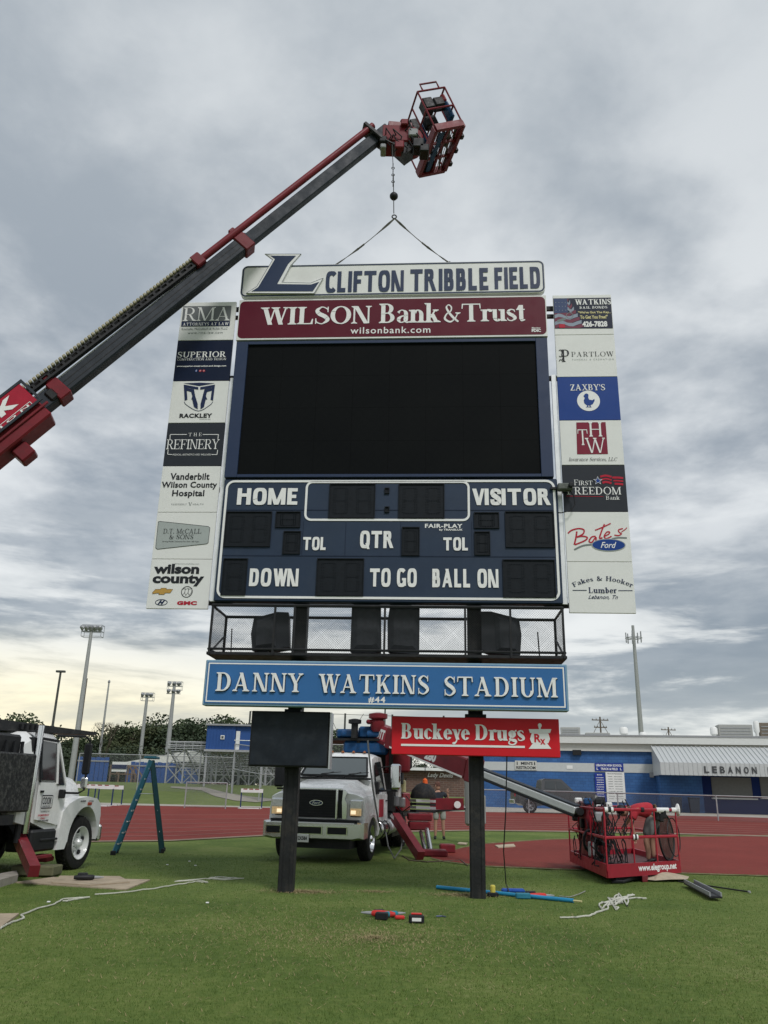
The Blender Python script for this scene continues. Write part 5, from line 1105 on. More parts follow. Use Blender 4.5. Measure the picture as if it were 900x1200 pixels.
wallsign(697.5, 906, 709.5, 939, 'narrow blue record board on the wall left of the white one', mat('sign_blue', None), [('BOYS', (.25, .75, .92, .96))]+[(rec[k], (.15, .85, .82-.082*k, .85-.082*k)) for k in range(10)], LTR)
wallsign(710.5, 905, 732.5, 940, 'tall white record board on the blue wall under the school sign', PANEL, [('TRACK AND FIELD RECORDS', (.1, .9, .93, .96))]+[(rec[k]+'   RECORD', (.12, .88, .84-.082*k, .86-.082*k)) for k in range(10)], DGREY)
# roof equipment
def unit(x0, y0, x1, y1, label, m, kind=0, off=6.0, name='roof_unit'):
    b = BP.box(x0, y0, x1, y1, off); t = BP.thing(name, label, 'roof unit', (b[0]+b[1])/2, zTop, off)
    if kind == 0:
        q = BP.mb(); q.bbox(b[0], b[1], off, off+1.5, zTop+.02, b[3], .05); q.build('housing', m, t)
        for k in range(5):
            z = zTop+.12+(b[3]-zTop-.2)*k/5; q = BP.mb(); q.box(b[0]+.15, b[1]-.15, off-.04, off-.005, z, z+.06); q.build('louvre', GREYP, t)
    elif kind == 1:
        q = BP.mb(); c = (b[0]+b[1])/2; r = (b[1]-b[0])/2; M_ = BP.W @ Matrix.Translation((c, off, 0)); q.W = Matrix(); q.lathe([(r*.6, zTop), (r*.6, zTop+(b[3]-zTop)*.4), (r, zTop+(b[3]-zTop)*.5), (r, b[3]-.15), (r*.7, b[3])], 12, M_); q.build('drum', m, t, smooth=True)
        q = BP.mb(); q.box(c-r*.9, c+r*.9, off-r, off+r, zTop+.02, zTop+.25); q.build('curb', GREYP, t)
    return t
RU = mat('roof_unit_grey', hx('9b9c98'), .6, var=.1); RB = mat('roof_unit_brown', hx('6f675c'), .6, var=.1)
unit(657, 852, 680, 863, 'wide louvred roof unit nearest to the red drug store sign', RU); unit(686, 858.5, 715, 863, 'low flat roof box between the louvred unit and the drum vent', RU)
unit(726, 852, 736, 862, 'small drum vent on the roof left of the cell tower', PANEL, 1); unit(749, 858, 758, 862, 'short white drum vent at the foot of the cell tower', PANEL, 1); unit(832, 852, 841, 861, 'white drum vent left of the big roof unit', PANEL, 1)
unit(842, 849, 882, 862, 'big pale roof unit with ducts near the right edge', RU); unit(883, 845, 890, 861, 'tall white duct stack between two roof units', PANEL, 1); unit(890, 847, 960, 862, 'brownish roof unit cut by the right edge', RB)
# trash bins
for x0, x1, lab in ((787, 799, 'dark plastic trash bin by the blue wall, left one of the two'), (806.5, 821, 'dark plastic trash bin by the blue wall, right one of the two')):
    b = BP.box(x0, 935, x1, 954, -3.2); c = (b[0]+b[1])/2; w = .36; t = BP.thing('trash_bin', lab, 'bin', c, g0, -3.2, 'trash bins by the concession wall')
    BG = mat('bin_plastic', (.022, .03, .045), .6, var=.15)
    q = BP.mb(); q.add([(c-w*.8, -3.5, g0+.05), (c+w*.8, -3.5, g0+.05), (c+w*.8, -2.9, g0+.05), (c-w*.8, -2.9, g0+.05), (c-w, -3.6, g0+1.0), (c+w, -3.6, g0+1.0), (c+w, -2.8, g0+1.0), (c-w, -2.8, g0+1.0)], [(3, 2, 1, 0), (4, 5, 6, 7), (0, 1, 5, 4), (1, 2, 6, 5), (2, 3, 7, 6), (3, 0, 4, 7)]); q.build('body', BG, t)
    q = BP.mb(); q.bbox(c-w-.03, c+w+.03, -3.63, -2.77, g0+1.005, g0+1.1, .03); q.build('lid', BG, t)
    for s_ in (-1, 1): q = BP.mb(); q.tube((c+s_*w*.7, -2.85, g0+.12), (c+s_*w*.7-.08*s_, -2.85, g0+.12), .12, 10); q.build('wheel', RUBBER, t)

# ================================================================== FENCES
NETF = netting('chain_link', (.22, .23, .24), 14.0, .085)
def fence(P, h, label, npx, name='chain_link_fence', net=NETF, r=.03, mid=False, group=None, dz=0):
    "P = list of ground points; posts every npx metres"
    t = thing(name, label, 'fence', tuple(P[0]), 0, group)
    for a, b in zip(P, P[1:]):
        n = max(1, round((b-a).length/npx))
        for i in range(n+(1 if b is P[-1] else 0)):
            p = a+(b-a)*i/n; q = MB(); q.tube(p-Vector((0, 0, .1)), p+Vector((0, 0, h+.03)), r*1.2, 6); q.build('post', GALV, t)
        for z in ([h, h*.5] if mid else [h]): q = MB(); q.tube(a+Vector((0, 0, z)), b+Vector((0, 0, z)), r, 6); q.build('rail', GALV, t)
        q = MB(); q.add([a+Vector((0, 0, .04)), b+Vector((0, 0, .04)), b+Vector((0, 0, h-.02)), a+Vector((0, 0, h-.02))], [(0, 1, 2, 3)]); q.build('netting', net, t)
    return t
fl = [G(545, 951), G(620, 953), G(842, 962), G(1100, 972)]
fence(fl, 1.25, 'low chain link fence between the track and the concession building', 4.6)
fence([GB(88, 925), GB(160, 927), GB(272, 930.5)], 2.3, 'chain link fence on the grass bank in front of the blue panels', 4.5)
fence([G(216, 947), G(264, 948)], 1.3, 'low chain link gate section standing at the far edge of the track', 2.2)
fence([GB(271, 931), GB(303, 939), GB(345, 939)], 3.2, 'taller chain link fence beside the path, left of the blank panel post', 2.6, mid=True)
fence([GB(330, 937), GB(470, 938)], 3.4, 'tall chain link backstop fence behind the white truck', 4.2)
fence([GB(470, 930), GB(556, 934)], 2.4, 'chain link fence in front of the brick dugout', 3.5)
# tall netting with posts above the white truck
a, b = RY(384, 925, 85), RY(520, 925, 85)
t = thing('backstop_net', 'high backstop net on thin posts with guy wires behind the crane truck', 'net', (a.x, 85, 1.7))
zt2 = RY(403, 836, 85).z
for x in (290, 345, 403, 459, 520): p = RY(x, 880, 85); q = MB(); q.tube((p.x, 85, 1.6), (p.x, 85, zt2), .10, 6); q.build('post', POLD, t)
q = MB(); q.tube((RY(290, 880, 85).x, 85, zt2), (b.x, 85, zt2-.2), .03, 4); q.build('top_cable', POLD, t)
for x0, x1 in ((403, 384), (403, 425)): p = RY(x0, 870, 85); r_ = RY(x1, 870, 85); q = MB(); q.tube((p.x, 85, zt2-3.2), (r_.x, 85, zt2), .03, 4); q.build('guy_wire', POLD, t)
# ================================================================== LEFT BACKGROUND STRUCTURES
BMET = mat('blue_metal', hx('33558f'), .5, .1, var=.08, vs=1); gB = 1.75
def boardwall(x0, x1, yt, yb, Y, label, n, m=BMET, name='blue_panel_fence'):
    p0, p1 = RY(x0, yb, Y), RY(x1, yb, Y); zt3 = RY((x0+x1)/2, yt, Y).z; t = thing(name, label, 'fence', ((p0.x+p1.x)/2, Y, 1.6)); w = (p1.x-p0.x)/n
    for k in range(n):
        q = MB(); q.bbox(p0.x+k*w+.015, p0.x+(k+1)*w-.015, Y-.05-.03*(k % 2), Y+.03, 1.55, zt3-.04*(k % 2), .015); q.build('panel', m, t)
    q = MB(); q.box(p0.x, p1.x, Y-.12, Y-.085, zt3-.35, zt3-.25); q.build('rail', GREYP, t)
boardwall(88, 125, 887, 916, 68, 'blue metal panel fence on the bank directly behind the left truck hood', 7)
boardwall(151, 208, 893, 916, 66, 'blue metal panel fence under the white shed roof', 11)
# white roofed shed
p0, p1 = RY(144, 890, 74), RY(222, 890, 74); zr, ze_ = RY(200, 879, 74).z, RY(150, 893, 74).z
t = thing('shed', 'long shed with a white sloping roof behind the blue panels and bleachers', 'shed', ((p0.x+p1.x)/2, 76, 1.6))
q = MB(); q.add([(p0.x, 74, ze_-.05), (p1.x, 74, zr), (p1.x, 80, zr), (p0.x, 80, ze_-.05), (p0.x, 74, ze_-.3), (p1.x, 74, zr-.9), (p1.x, 80, zr-.9), (p0.x, 80, ze_-.3)], [(0, 1, 2, 3), (7, 6, 5, 4), (0, 4, 5, 1), (1, 5, 6, 2), (2, 6, 7, 3), (3, 7, 4, 0)]); q.build('roof', mat('shed_white', hx('d8d8d2'), .5, var=.04), t)
q = MB(); q.box(p0.x+.3, p1.x-.3, 74.4, 79.6, 1.5, ze_-.31); q.build('wall', BMET, t)
# wooden stair
WD = mat('aged_wood', (.17, .12, .085), .85, var=.3, vs=4)
t = thing('wooden_stairs', 'brown wooden deck and stairs between the two blue panel fences', 'stairs', tuple(RY(145, 915, 64)))
a, b = RY(131, 915, 64), RY(161, 916, 64); zd = RY(135, 906, 64).z; zh = RY(135, 897, 64).z
q = MB(); q.box(a.x, a.x+1.3, 63.4, 65, zd-.1, zd); q.build('deck', WD, t)
for k in range(6): f = k/6; x = a.x+1.3+(b.x-a.x-1.3)*f; q = MB(); q.box(x, x+.22, 63.5, 64.9, zd-(zd-1.7)*(f+.1)-.05, zd-(zd-1.7)*(f+.1)); q.build('tread', WD, t)
for yy in (63.4, 65): q = MB(); q.beam((a.x, yy, zh), (a.x+1.3, yy, zh), .06, .1); q.build('handrail', WD, t); q = MB(); q.beam((a.x+1.3, yy, zh), (b.x, yy, 1.75+(zh-zd)), .06, .1); q.build('handrail', WD, t)
for x in (a.x, a.x+.65, a.x+1.3, (a.x+1.3+b.x)/2, b.x):
    for yy in (63.4, 65): zz = zh if x <= a.x+1.31 else zh+(1.75+zh-zd-zh)*(x-a.x-1.3)/(b.x-a.x-1.3); q = MB(); q.box(x-.05, x+.05, yy-.05, yy+.05, 1.5, zz); q.build('post', WD, t)
q = MB(); q.box(a.x+.1, a.x+1.2, 63.3, 63.36, zd+.1, zd+.8); q.build('banner', PANEL, t); q = MB(); q.box(a.x+.1, a.x+1.2, 63.25, 63.29, zd+.3, zd+.6); q.build('dark_stripe', NVP, t)
# bleachers with scissor braces and a press box
YB_ = 62; p0, p1 = RY(193, 921, YB_), RY(350, 921, YB_); zg_ = 1.72; zdk = RY(270, 879, YB_).z; zrl = RY(215, 869.5, YB_).z
t = thing('bleachers', 'aluminium bleachers on a cross braced frame behind the bank', 'bleachers', ((p0.x+p1.x)/2, YB_, zg_))
n = 8
for k in range(n+1):
    x = p0.x+(p1.x-p0.x)*k/n
    for yy, hh in ((YB_, zdk), (YB_+3, (zdk+zg_)/2+.4)): q = MB(); q.box(x-.05, x+.05, yy-.05, yy+.05, zg_-.1, hh); q.build('upright', GALV, t)
    q = MB(); q.beam((x, YB_, zdk), (x, YB_+6, zg_+.5), .08, .12); q.build('raker', GALV, t)
    if k < n:
        x2 = p0.x+(p1.x-p0.x)*(k+1)/n
        for z_a, z_b in ((zg_, (zdk+zg_)/2), ((zdk+zg_)/2, zdk)):
            for a, b in (((x, z_a), (x2, z_b)), ((x, z_b), (x2, z_a))): q = MB(); q.tube((a[0], YB_, a[1]), (b[0], YB_, b[1]), .04, 5); q.build('brace', GALV, t)
for k in range(8):
    y = YB_+k*.75; z = zdk-(zdk-zg_-.5)*k/8; q = MB(); q.box(p0.x-.2, p1.x+.2, y, y+.28, z+.42, z+.46); q.build('seat_plank', ALU, t); q = MB(); q.box(p0.x-.2, p1.x+.2, y-.32, y-.02, z, z+.04); q.build('foot_plank', ALU, t)
for z in (zrl, (zrl+zdk)/2): q = MB(); q.tube((p0.x, YB_-.3, z), (p1.x, YB_-.3, z), .035, 5); q.build('guard_rail', GALV, t)
for k in range(17): x = p0.x+(p1.x-p0.x)*k/16; q = MB(); q.tube((x, YB_-.3, zdk-.1), (x, YB_-.3, zrl), .03, 5); q.build('guard_post', GALV, t)
q = MB(); q.add([(p0.x, YB_-.3, zdk), (p1.x, YB_-.3, zdk), (p1.x, YB_-.3, zrl), (p0.x, YB_-.3, zrl)], [(0, 1, 2, 3)]); q.build('guard_netting', NETF, t)
b0, b1 = RY(241.5, 870, 60.5), RY(310, 870, 60.5); z0_, z1_ = RY(262, 878.5, 60.5).z, RY(262, 850.5, 60.5).z
t = thing('press_box', 'small blue press box with a white door on stilts by the bleachers', 'press box', ((b0.x+b1.x)/2, 60.5, 1.7))
n = 9; xd = RY(275, 870, 60.5).x
q = MB(); q.box(b0.x, xd, 60.5, 63, z0_, z1_); q.build('wall', BMET, t)
for k in range(n): x = b0.x+(xd-b0.x)*k/n; q = MB(); q.box(x, x+.04, 60.46, 60.499, z0_+.03, z1_-.03); q.build('wall_rib', BMET, t)
q = MB(); q.box(b0.x-.1, b1.x+.1, 60.3, 63.1, z1_+.002, z1_+.12); q.build('roof', GREYP, t)
q = MB(); q.box(b0.x-.05, b1.x+.1, 60.2, 63.1, z0_-.15, z0_-.002); q.build('platform', GALV, t)
q = MB(); q.box(xd+.01, b1.x, 60.6, 63, z0_, z1_); q.build('porch_wall', BMET, t); w_ = RY(276, 870, 60.5).x
q = MB(); q.box(w_, w_+.28, 60.52, 60.59, z0_+.02, z1_-.35); q.build('door', WHITE, t)
c = RY(261, 864, 60.5); q = MB(); q.box(c.x-.14, c.x+.14, 60.42, 60.46, c.z-.14, c.z+.14); q.build('window', WHITE, t); q = MB(); q.box(c.x-.08, c.x+.08, 60.40, 60.418, c.z-.08, c.z+.08); q.build('pane', GLASS, t)
for x in (b0.x+.1, (b0.x+b1.x)/2, b1.x-.1):
    for y in (60.6, 62.9): q = MB(); q.box(x-.07, x+.07, y-.07, y+.07, 1.6, z0_-.15); q.build('stilt', GALV, t)
for x in (241.5, 275, 288): pass
q = MB(); q.tube((xd, 60.25, z0_+.65), (b1.x, 60.25, z0_+.65), .03, 5); q.build('porch_rail', WHITE, t)
# brick dugout
YD = 60; a, b = RY(474, 922, YD), RY(552, 924, YD); z1_ = RY(513, 904, YD).z; z0_ = RY(513, 903, YD).z
t = thing('brick_dugout', 'low brown brick dugout with a white roof beam lettered Lady Devils', 'dugout', ((a.x+b.x)/2, YD, 1.6))
DBK = brick_mat('dugout_brick', (.13, .070, .048), (.10, .056, .042), (.16, .12, .10), 1.0, .4, .14)
q = MB(); q.box(a.x-2.5, b.x, YD, YD+2.5, 1.3, z0_-.03); q.build('wall', DBK, t); q = MB(); q.box(a.x-2.8, b.x-.6, YD-.5, YD+2.8, z0_-.03+.002, z1_+.22); q.build('roof_beam', WHITE, t)
q = MB(); bb = (RY(501, 910, YD).x, RY(531, 910, YD).x, RY(515, 912.5, YD).z, RY(515, 905.8, YD).z); put_text(q, 'Lady Devils', bb, YD-.03, shear=.35, bold=.01); q.build('lettering', LTR, t)

# ================================================================== TREES
LEAF = [mat('foliage_dark', (.055, .076, .046), .85, var=.35, vs=.6, spec=.2), mat('foliage_mid', (.058, .083, .040), .85, var=.35, vs=.6, spec=.2), mat('foliage_olive', (.068, .082, .040), .85, var=.35, vs=.6, spec=.2)]
BARK = mat('bark', (.07, .055, .042), .9, var=.3)
def crown_mesh(seed, n=6500, h=1.0):
    r = np.random.default_rng(seed); k = 26; cs = []
    while len(cs) < k:
        p = r.uniform(-1, 1, 3); 
        if (p**2).sum() < 1: cs.append([p[0]*.46, p[1]*.42, .47+p[2]*.42, r.uniform(.11, .21)])
    cs = np.array(cs); idx = r.integers(0, k, n); d = r.normal(size=(n, 3)); d /= np.linalg.norm(d, axis=1)[:, None]
    c = cs[idx, :3]+d*cs[idx, 3][:, None]*(r.random(n)**.35)[:, None]*np.array([1.05, 1.05, .85])
    a = r.normal(size=(n, 3)); a /= np.linalg.norm(a, axis=1)[:, None]; b = np.cross(a, r.normal(size=(n, 3))); b /= np.linalg.norm(b, axis=1)[:, None]; s = r.uniform(.012, .026, n)[:, None]
    v = np.stack([c-a*s, c-b*s*.7, c+a*s, c+b*s*.7], 1); v[:, :, 2] = np.maximum(v[:, :, 2], .04)
    me = bpy.data.meshes.new('crown'); me.vertices.add(n*4); me.vertices.foreach_set('co', v.reshape(-1)); me.loops.add(n*4); me.loops.foreach_set('vertex_index', np.arange(n*4, dtype=np.int32))
    me.polygons.add(n); me.polygons.foreach_set('loop_start', np.arange(0, n*4, 4, dtype=np.int32)); me.polygons.foreach_set('loop_total', np.full(n, 4, dtype=np.int32)); me.update(calc_edges=True); return me, cs
CM = []
for s_ in range(5):
    me, cs = crown_mesh(40+s_); me.materials.append(LEAF[s_ % 3]); q = MB(); q.path([(0, 0, -.02), (.01, 0, .2), (0, .01, .5), (.01, 0, .75)], [.030, .024, .016, .006], 7)
    for c in cs[:12]: q.path([(0, 0, .22+.3*random.random()*c[2]), (c[0]*.5, c[1]*.5, c[2]*.75), tuple(c[:3])], [.012, .008, .003], 5)
    tm = bpy.data.meshes.new('trunk'); tm.from_pydata([tuple(v) for v in q.v], [], q.f); tm.materials.append(BARK); CM.append((me, tm))
def tree(px, pyt, Y, k, label, wide=1.0, group='trees behind the bank', base=1.7):
    p = RY(px, pyt, Y); h = p.z-base; t = thing('tree', label, 'tree', (p.x, Y, base-.1), random.uniform(0, 6), group)
    for nm, me in zip(('crown', 'trunk'), CM[k]):
        o = bpy.data.objects.new(nm, me); C.objects.link(o); o.parent = t; o.scale = (h*wide, h*wide, h/.93)
    return t
T = [(-30, 838, 120, 0), (8, 832, 110, 1), (22, 846, 130, 2), (44, 842, 128, 3), (70, 858, 150, 4), (95, 862, 160, 0), (108, 858, 150, 1), (125, 860, 165, 2), (140, 855, 150, 3), (153, 850, 140, 4), (158, 843, 135, 2), (176, 845, 150, 1),
     (188, 840, 142, 0), (202, 852, 150, 2), (214, 846, 140, 1), (228, 841, 135, 3), (243, 840, 140, 4), (262, 842, 145, 0), (283, 838, 138, 1), (300, 845, 140, 2), (325, 850, 150, 3), (352, 848, 150, 4), (384, 856, 150, 0), (398, 853, 140, 1), (412, 858, 150, 2), (430, 852, 140, 3), (446, 860, 150, 1), (490, 890, 150, 0), (520, 892, 150, 4), (545, 893, 150, 2)]
for i, (px, py, Y, k) in enumerate(T):
    lab = ['dense dark tree', 'rounded mid green tree', 'loose olive tree', 'broad dark green tree', 'bushy green tree'][k]
    near = ['left of the left truck stack' if px < 60 else 'behind the left light poles' if px < 130 else 'above the white shed roof' if px < 190 else 'behind the press box' if px < 290 else 'behind the blank panel' if px < 370 else 'above the white truck cab' if px < 470 else 'behind the brick dugout'][0]
    tree(px, py, Y, k, 'rounded mid green tree right of the exhaust cap above the white truck' if px == 446 else f'{lab} {near}, its top {"high" if py < 846 else "low"} in the row', 1.25)
vv = []; nv = 0; random.seed(21)
for i in range(40):
    px = -60+i*16+random.uniform(-6, 6); hgt = random.uniform(3.4, 5.4) if px < 350 else random.uniform(2.6, 3.6); Yb = random.uniform(98, 108); p = RY(px, 900, Yb); me = CM[i % 5][0]
    co = np.empty(len(me.vertices)*3); me.vertices.foreach_get('co', co); co = co.reshape(-1, 3)[:10000]*np.array([hgt*1.7, hgt*1.4, hgt*1.1]); t_ = random.uniform(0, 6); R2 = np.array([[math.cos(t_), -math.sin(t_), 0], [math.sin(t_), math.cos(t_), 0], [0, 0, 1]]); vv.append(co @ R2.T+np.array([p.x, Yb, 1.1]))
vv = np.concatenate(vv); n = len(vv)//4; me = bpy.data.meshes.new('undergrowth'); me.vertices.add(n*4); me.vertices.foreach_set('co', vv.reshape(-1)); me.loops.add(n*4); me.loops.foreach_set('vertex_index', np.arange(n*4, dtype=np.int32))
me.polygons.add(n); me.polygons.foreach_set('loop_start', np.arange(0, n*4, 4, dtype=np.int32)); me.polygons.foreach_set('loop_total', np.full(n, 4, dtype=np.int32)); me.update(calc_edges=True); me.materials.append(LEAF[0])
o = bpy.data.objects.new('undergrowth', me); C.objects.link(o); tag(o, 'dark leafy undergrowth massed along the foot of the tree line', 'undergrowth', kind='stuff')
# bare, thin young tree
t = thing('bare_tree', 'thin nearly bare tree against the yellow sky beside the tip lamp pole', 'tree', tuple(RY(122, 885, 100)))
q = MB(); p = RY(122, 885, 100); random.seed(5)
def br(p, d, l, r, n):
    e = p+d*l; q.tube(p, e, r, 4, r*.7, False)
    if n:
        for _ in range(3): br(e, (d+Vector((random.uniform(-.6, .6), random.uniform(-.6, .6), random.uniform(-.1, .4)))).normalized(), l*.68, r*.6, n-1)
br(Vector((p.x, 100, 1.6)), Vector((0, 0, 1)), 2.6, .09, 5); q.build('branches', BARK, t)
ribs = [GB(120, 920)]
# ================================================================== HURDLES
def hurdle(p, rz, label, w=1.15, h=1.0, blue=True):
    t = thing('hurdle', label, 'hurdle', tuple(p), rz, 'hurdles beside the track'); Wh = frame(p, rz)
    for s_ in (-1, 1):
        q = MB(Wh); q.box(s_*w/2-.03, s_*w/2+.03, -.02, .02, 0.03, h-.1); q.build('upright', mat('hurdle_blue', hx('24345f'), .5, var=.1) if blue else WHITE, t)
        q = MB(Wh); q.box(s_*w/2-.035, s_*w/2+.035, -.6, .03, 0, .05); q.build('foot', WHITE, t)
    q = MB(Wh); q.box(-w/2-.03, w/2+.03, -.04, -.015, h-.18, h+.02); bar = q.build('crossbar', WHITE, t)
    for k in range(3): q = MB(Wh); x = -w/2+.1+k*(w-.2)/3; q.box(x, x+.22, -.045, -.041, h-.03, h+.015); q.build('stripe', mat('hurdle_red', hx('8c2f2c'), .6), bar)
    q = MB(Wh); q.box(-w/2, w/2, -.6, -.55, 0.0, .05); q.build('base_bar', WHITE, t)
hurdle(G(116, 944.5), 0, 'blue and white hurdle right of the left truck hood, front of the row', 1.3, 1.05); hurdle(G(128, 943.5), 0, 'blue and white hurdle at the right end of the row near the left truck', 1.3, 1.0)
hurdle(G(95, 943.5), .1, 'hurdle half hidden by the left truck fender', 1.3, 1.05); hurdle(G(294, 947.5), 0, 'single white hurdle left of the white truck', 1.15, 1.0, True)
# ================================================================== VEHICLE HELPERS
def proj(p):
    d = Vector(p)-Vector((0, 0, CH)); w = d.dot(FW); return 450+F_*d.dot(CR)/w, 600-F_*d.dot(CU)/w
def on_line(P, Q, px):
    lo, hi = 0.0, 1.0
    for _ in range(50):
        m = (lo+hi)/2
        if proj(P+(Q-P)*m)[0] < px: lo = m
        else: hi = m
    return lo
def loft(q, secs, cap=True):
    "secs = [(y, [(x, z), ...])] all the same count"
    n = len(secs[0][1]); k = len(q.v)
    vs = [(x, y, z) for y, P in secs for x, z in P]
    fs = [(i*n+j, i*n+(j+1) % n, (i+1)*n+(j+1) % n, (i+1)*n+j) for i in range(len(secs)-1) for j in range(n)]
    if cap: fs += [tuple(range(n))[::-1], tuple(range((len(secs)-1)*n, len(secs)*n))]
    return q.add(vs, fs)
def mirror(h): return h+[(-x, z) for x, z in reversed(h) if abs(x) > 1e-6]
def wheel(W_, par, x, y, r, w, side, rimc, holes=8, dual=False, steer=0.0):
    "wheel with tyre, rim, hub and holes; side = +1 outer face towards +x"
    M_ = Matrix.Translation((x, y, r)) @ Matrix.Rotation(steer, 4, 'Z') @ Matrix.Rotation(math.pi/2*side, 4, 'Y')
    q = MB(W_); q.lathe([(r*.60, -w), (r*.86, -w*1.0), (r*.97, -w*.9), (r, -w*.78), (r, -w*.22), (r*.97, -w*.08), (r*.86, 0), (r*.62, -.01), (r*.60, -.05)], 32, M_, False); ty = q.build('wheel', RUBBER, par, smooth=True)
    q = MB(W_)
    for k in range(36):
        for zz in (-w*.74, -w*.5, -w*.30):
            a = k*2*math.pi/36+(zz*.6); q.box(-.012, .012, -.012, .012, -w*.08, w*.08, M_ @ Matrix.Rotation(a, 4, 'Z') @ Matrix.Translation((r+.001, 0, zz)))
    q.build('tread_blocks', RUBBER, ty, kind='stuff')
    q = MB(W_); q.lathe([(.05, -.14), (r*.30, -.14), (r*.34, -.10), (r*.50, -.11), (r*.55, -.05), (r*.60, .004), (r*.625, .006), (r*.625, -.03)], 32, M_, False); q.build('rim', rimc, ty, smooth=True)
    q = MB(W_); q.lathe([(r*.17, -.15), (r*.17, -.03), (r*.13, .01), (.02, .02)], 16, M_)
    for k in range(10): a = k*2*math.pi/10; q.lathe([(.016, -.13), (.016, -.075)], 6, M_ @ Matrix.Translation((r*.25*math.cos(a), r*.25*math.sin(a), 0)))
    q.build('hub', rimc if not dual else GREYP, ty)
    q = MB(W_)
    for k in range(holes): a = (k+.5)*2*math.pi/holes; q.lathe([(r*.085, -.11), (r*.085, -.072)], 10, M_ @ Matrix.Translation((r*.44*math.cos(a), r*.44*math.sin(a), 0)))
    q.build('hand_holes', BLACK, ty)
TRUCKW = mat('truck_white', (.76, .77, .76), .26, var=.04, vs=2, dirt=.07, dcol=(.30, .28, .24), coat=.4)
MAR = mat('boom_red', (.18, .020, .028), .42, var=.25, vs=2.5, dirt=.35, dcol=(.05, .028, .028)); DKG = mat('boom_grey', (.022, .028, .038), .6, 0, spec=.3, var=.25, vs=2.0, dirt=.2, dcol=(.07, .08, .09))
HYD = mat('hydraulic_blue', hx('1c4a78'), .45, var=.15, dirt=.3); AMB = mat('amber_lens', (.75, .28, .03), .3, var=0); CHR2 = mat('dull_chrome', (.68, .69, .69), .2, .95, var=0)
# ------------------------------------------------------------------ WHITE CRANE TRUCK (front view)
TA = math.radians(11.5); TO = Vector((-1.44, 20.55, 0)); WT = frame(TO, -TA)
tk = thing('crane_truck', 'white crane truck facing the viewer with lit headlights behind the scoreboard posts', 'truck', tuple(TO), -TA, 'crane trucks')
_wz = lambda v: Vector((v.x, v.y, float(np.interp(v.z, [0, .56, 1.02, 1.85, 2.05, 2.7, 5], [0, .54, .91, 1.66, 1.93, 2.57, 4.87]))))
T_ = lambda: MB(WT, _wz); T0 = lambda: MB(WT)
q = T_(); loft(q, [(0.02, mirror([(0, 1.84), (.60, 1.83), (.68, 1.72), (.96, 1.68), (1.13, 1.60), (1.16, 1.30), (1.16, 1.08), (1.0, 1.02), (0, 1.02)])), (.18, mirror([(0, 1.88), (.61, 1.87), (.70, 1.77), (.97, 1.73), (1.14, 1.63), (1.17, 1.32), (1.17, 1.08), (1.0, 1.02), (0, 1.02)])),
                (.9, mirror([(0, 1.96), (.64, 1.95), (.75, 1.87), (.99, 1.81), (1.14, 1.68), (1.17, 1.36), (1.17, 1.12), (1.0, 1.06), (0, 1.06)])), (1.55, mirror([(0, 2.02), (.68, 2.01), (.80, 1.95), (1.0, 1.88), (1.09, 1.70), (1.12, 1.40), (1.12, 1.12), (1.0, 1.06), (0, 1.06)]))]); q.build('hood', TRUCKW, tk, smooth=True)
arch = [(1.0+.56*math.cos(a), .56+.56*math.sin(a)) for a in np.linspace(math.pi, 0, 14)]
for s_ in (-1, 1):
    q = T_(); P = [(.05, .92), (.05, 1.12), (.3, 1.16), (1.6, 1.16), (1.75, 1.0), (1.75, .60)]+[(y, z) for y, z in arch[::-1]]+[(.44, .92)]
    x0 = s_*.80; x1 = s_*1.175; q.prism(P, min(x0, x1), max(x0, x1), 'x'); q.build('fender', TRUCKW, tk)
    q = T_(); m_ = [(1.0+.60*math.cos(a), .56+.60*math.sin(a)) for a in np.linspace(math.pi*.95, .05, 14)]
    for a, b in zip(m_, m_[1:]): q.beam((s_*1.15, a[0], a[1]), (s_*1.15, b[0], b[1]), .09, .05, (1, 0, 0))
    q.build('arch_flare', TRUCKW, tk)
    # headlights
    q = T_(); q.bbox(s_*.80, s_*1.13, -.015, .06, 1.13, 1.56, .03); hl = q.build('headlight', CHR2, tk)
    for z0, z1, mt in ((1.35, 1.53, mat('lamp_clear', (.72, .72, .68), .15, .1, var=.2, vs=20)), (1.16, 1.34, mat('lamp_amber_lit', (.8, .55, .25), .3, var=.35, vs=24, emit=((1.0, .70, .40), .15)))):
        q = T_(); q.bbox(s_*.83, s_*1.10, -.035, -.016, z0, z1, .015); q.build('lamp_lens', mt, hl)
    q = T_(); q.bbox(s_*.85, s_*.97, -.045, -.036, 1.20, 1.29, .01); q.build('bulb', mat('bulb_lit', (1, .8, .5), .3, var=0, emit=((1.0, .82, .55), .7)), hl)
wheel(WT, tk, 1.16, 1.0, .50, .29, 1, CHR2); wheel(WT, tk, -1.16, 1.0, .50, .29, -1, CHR2)
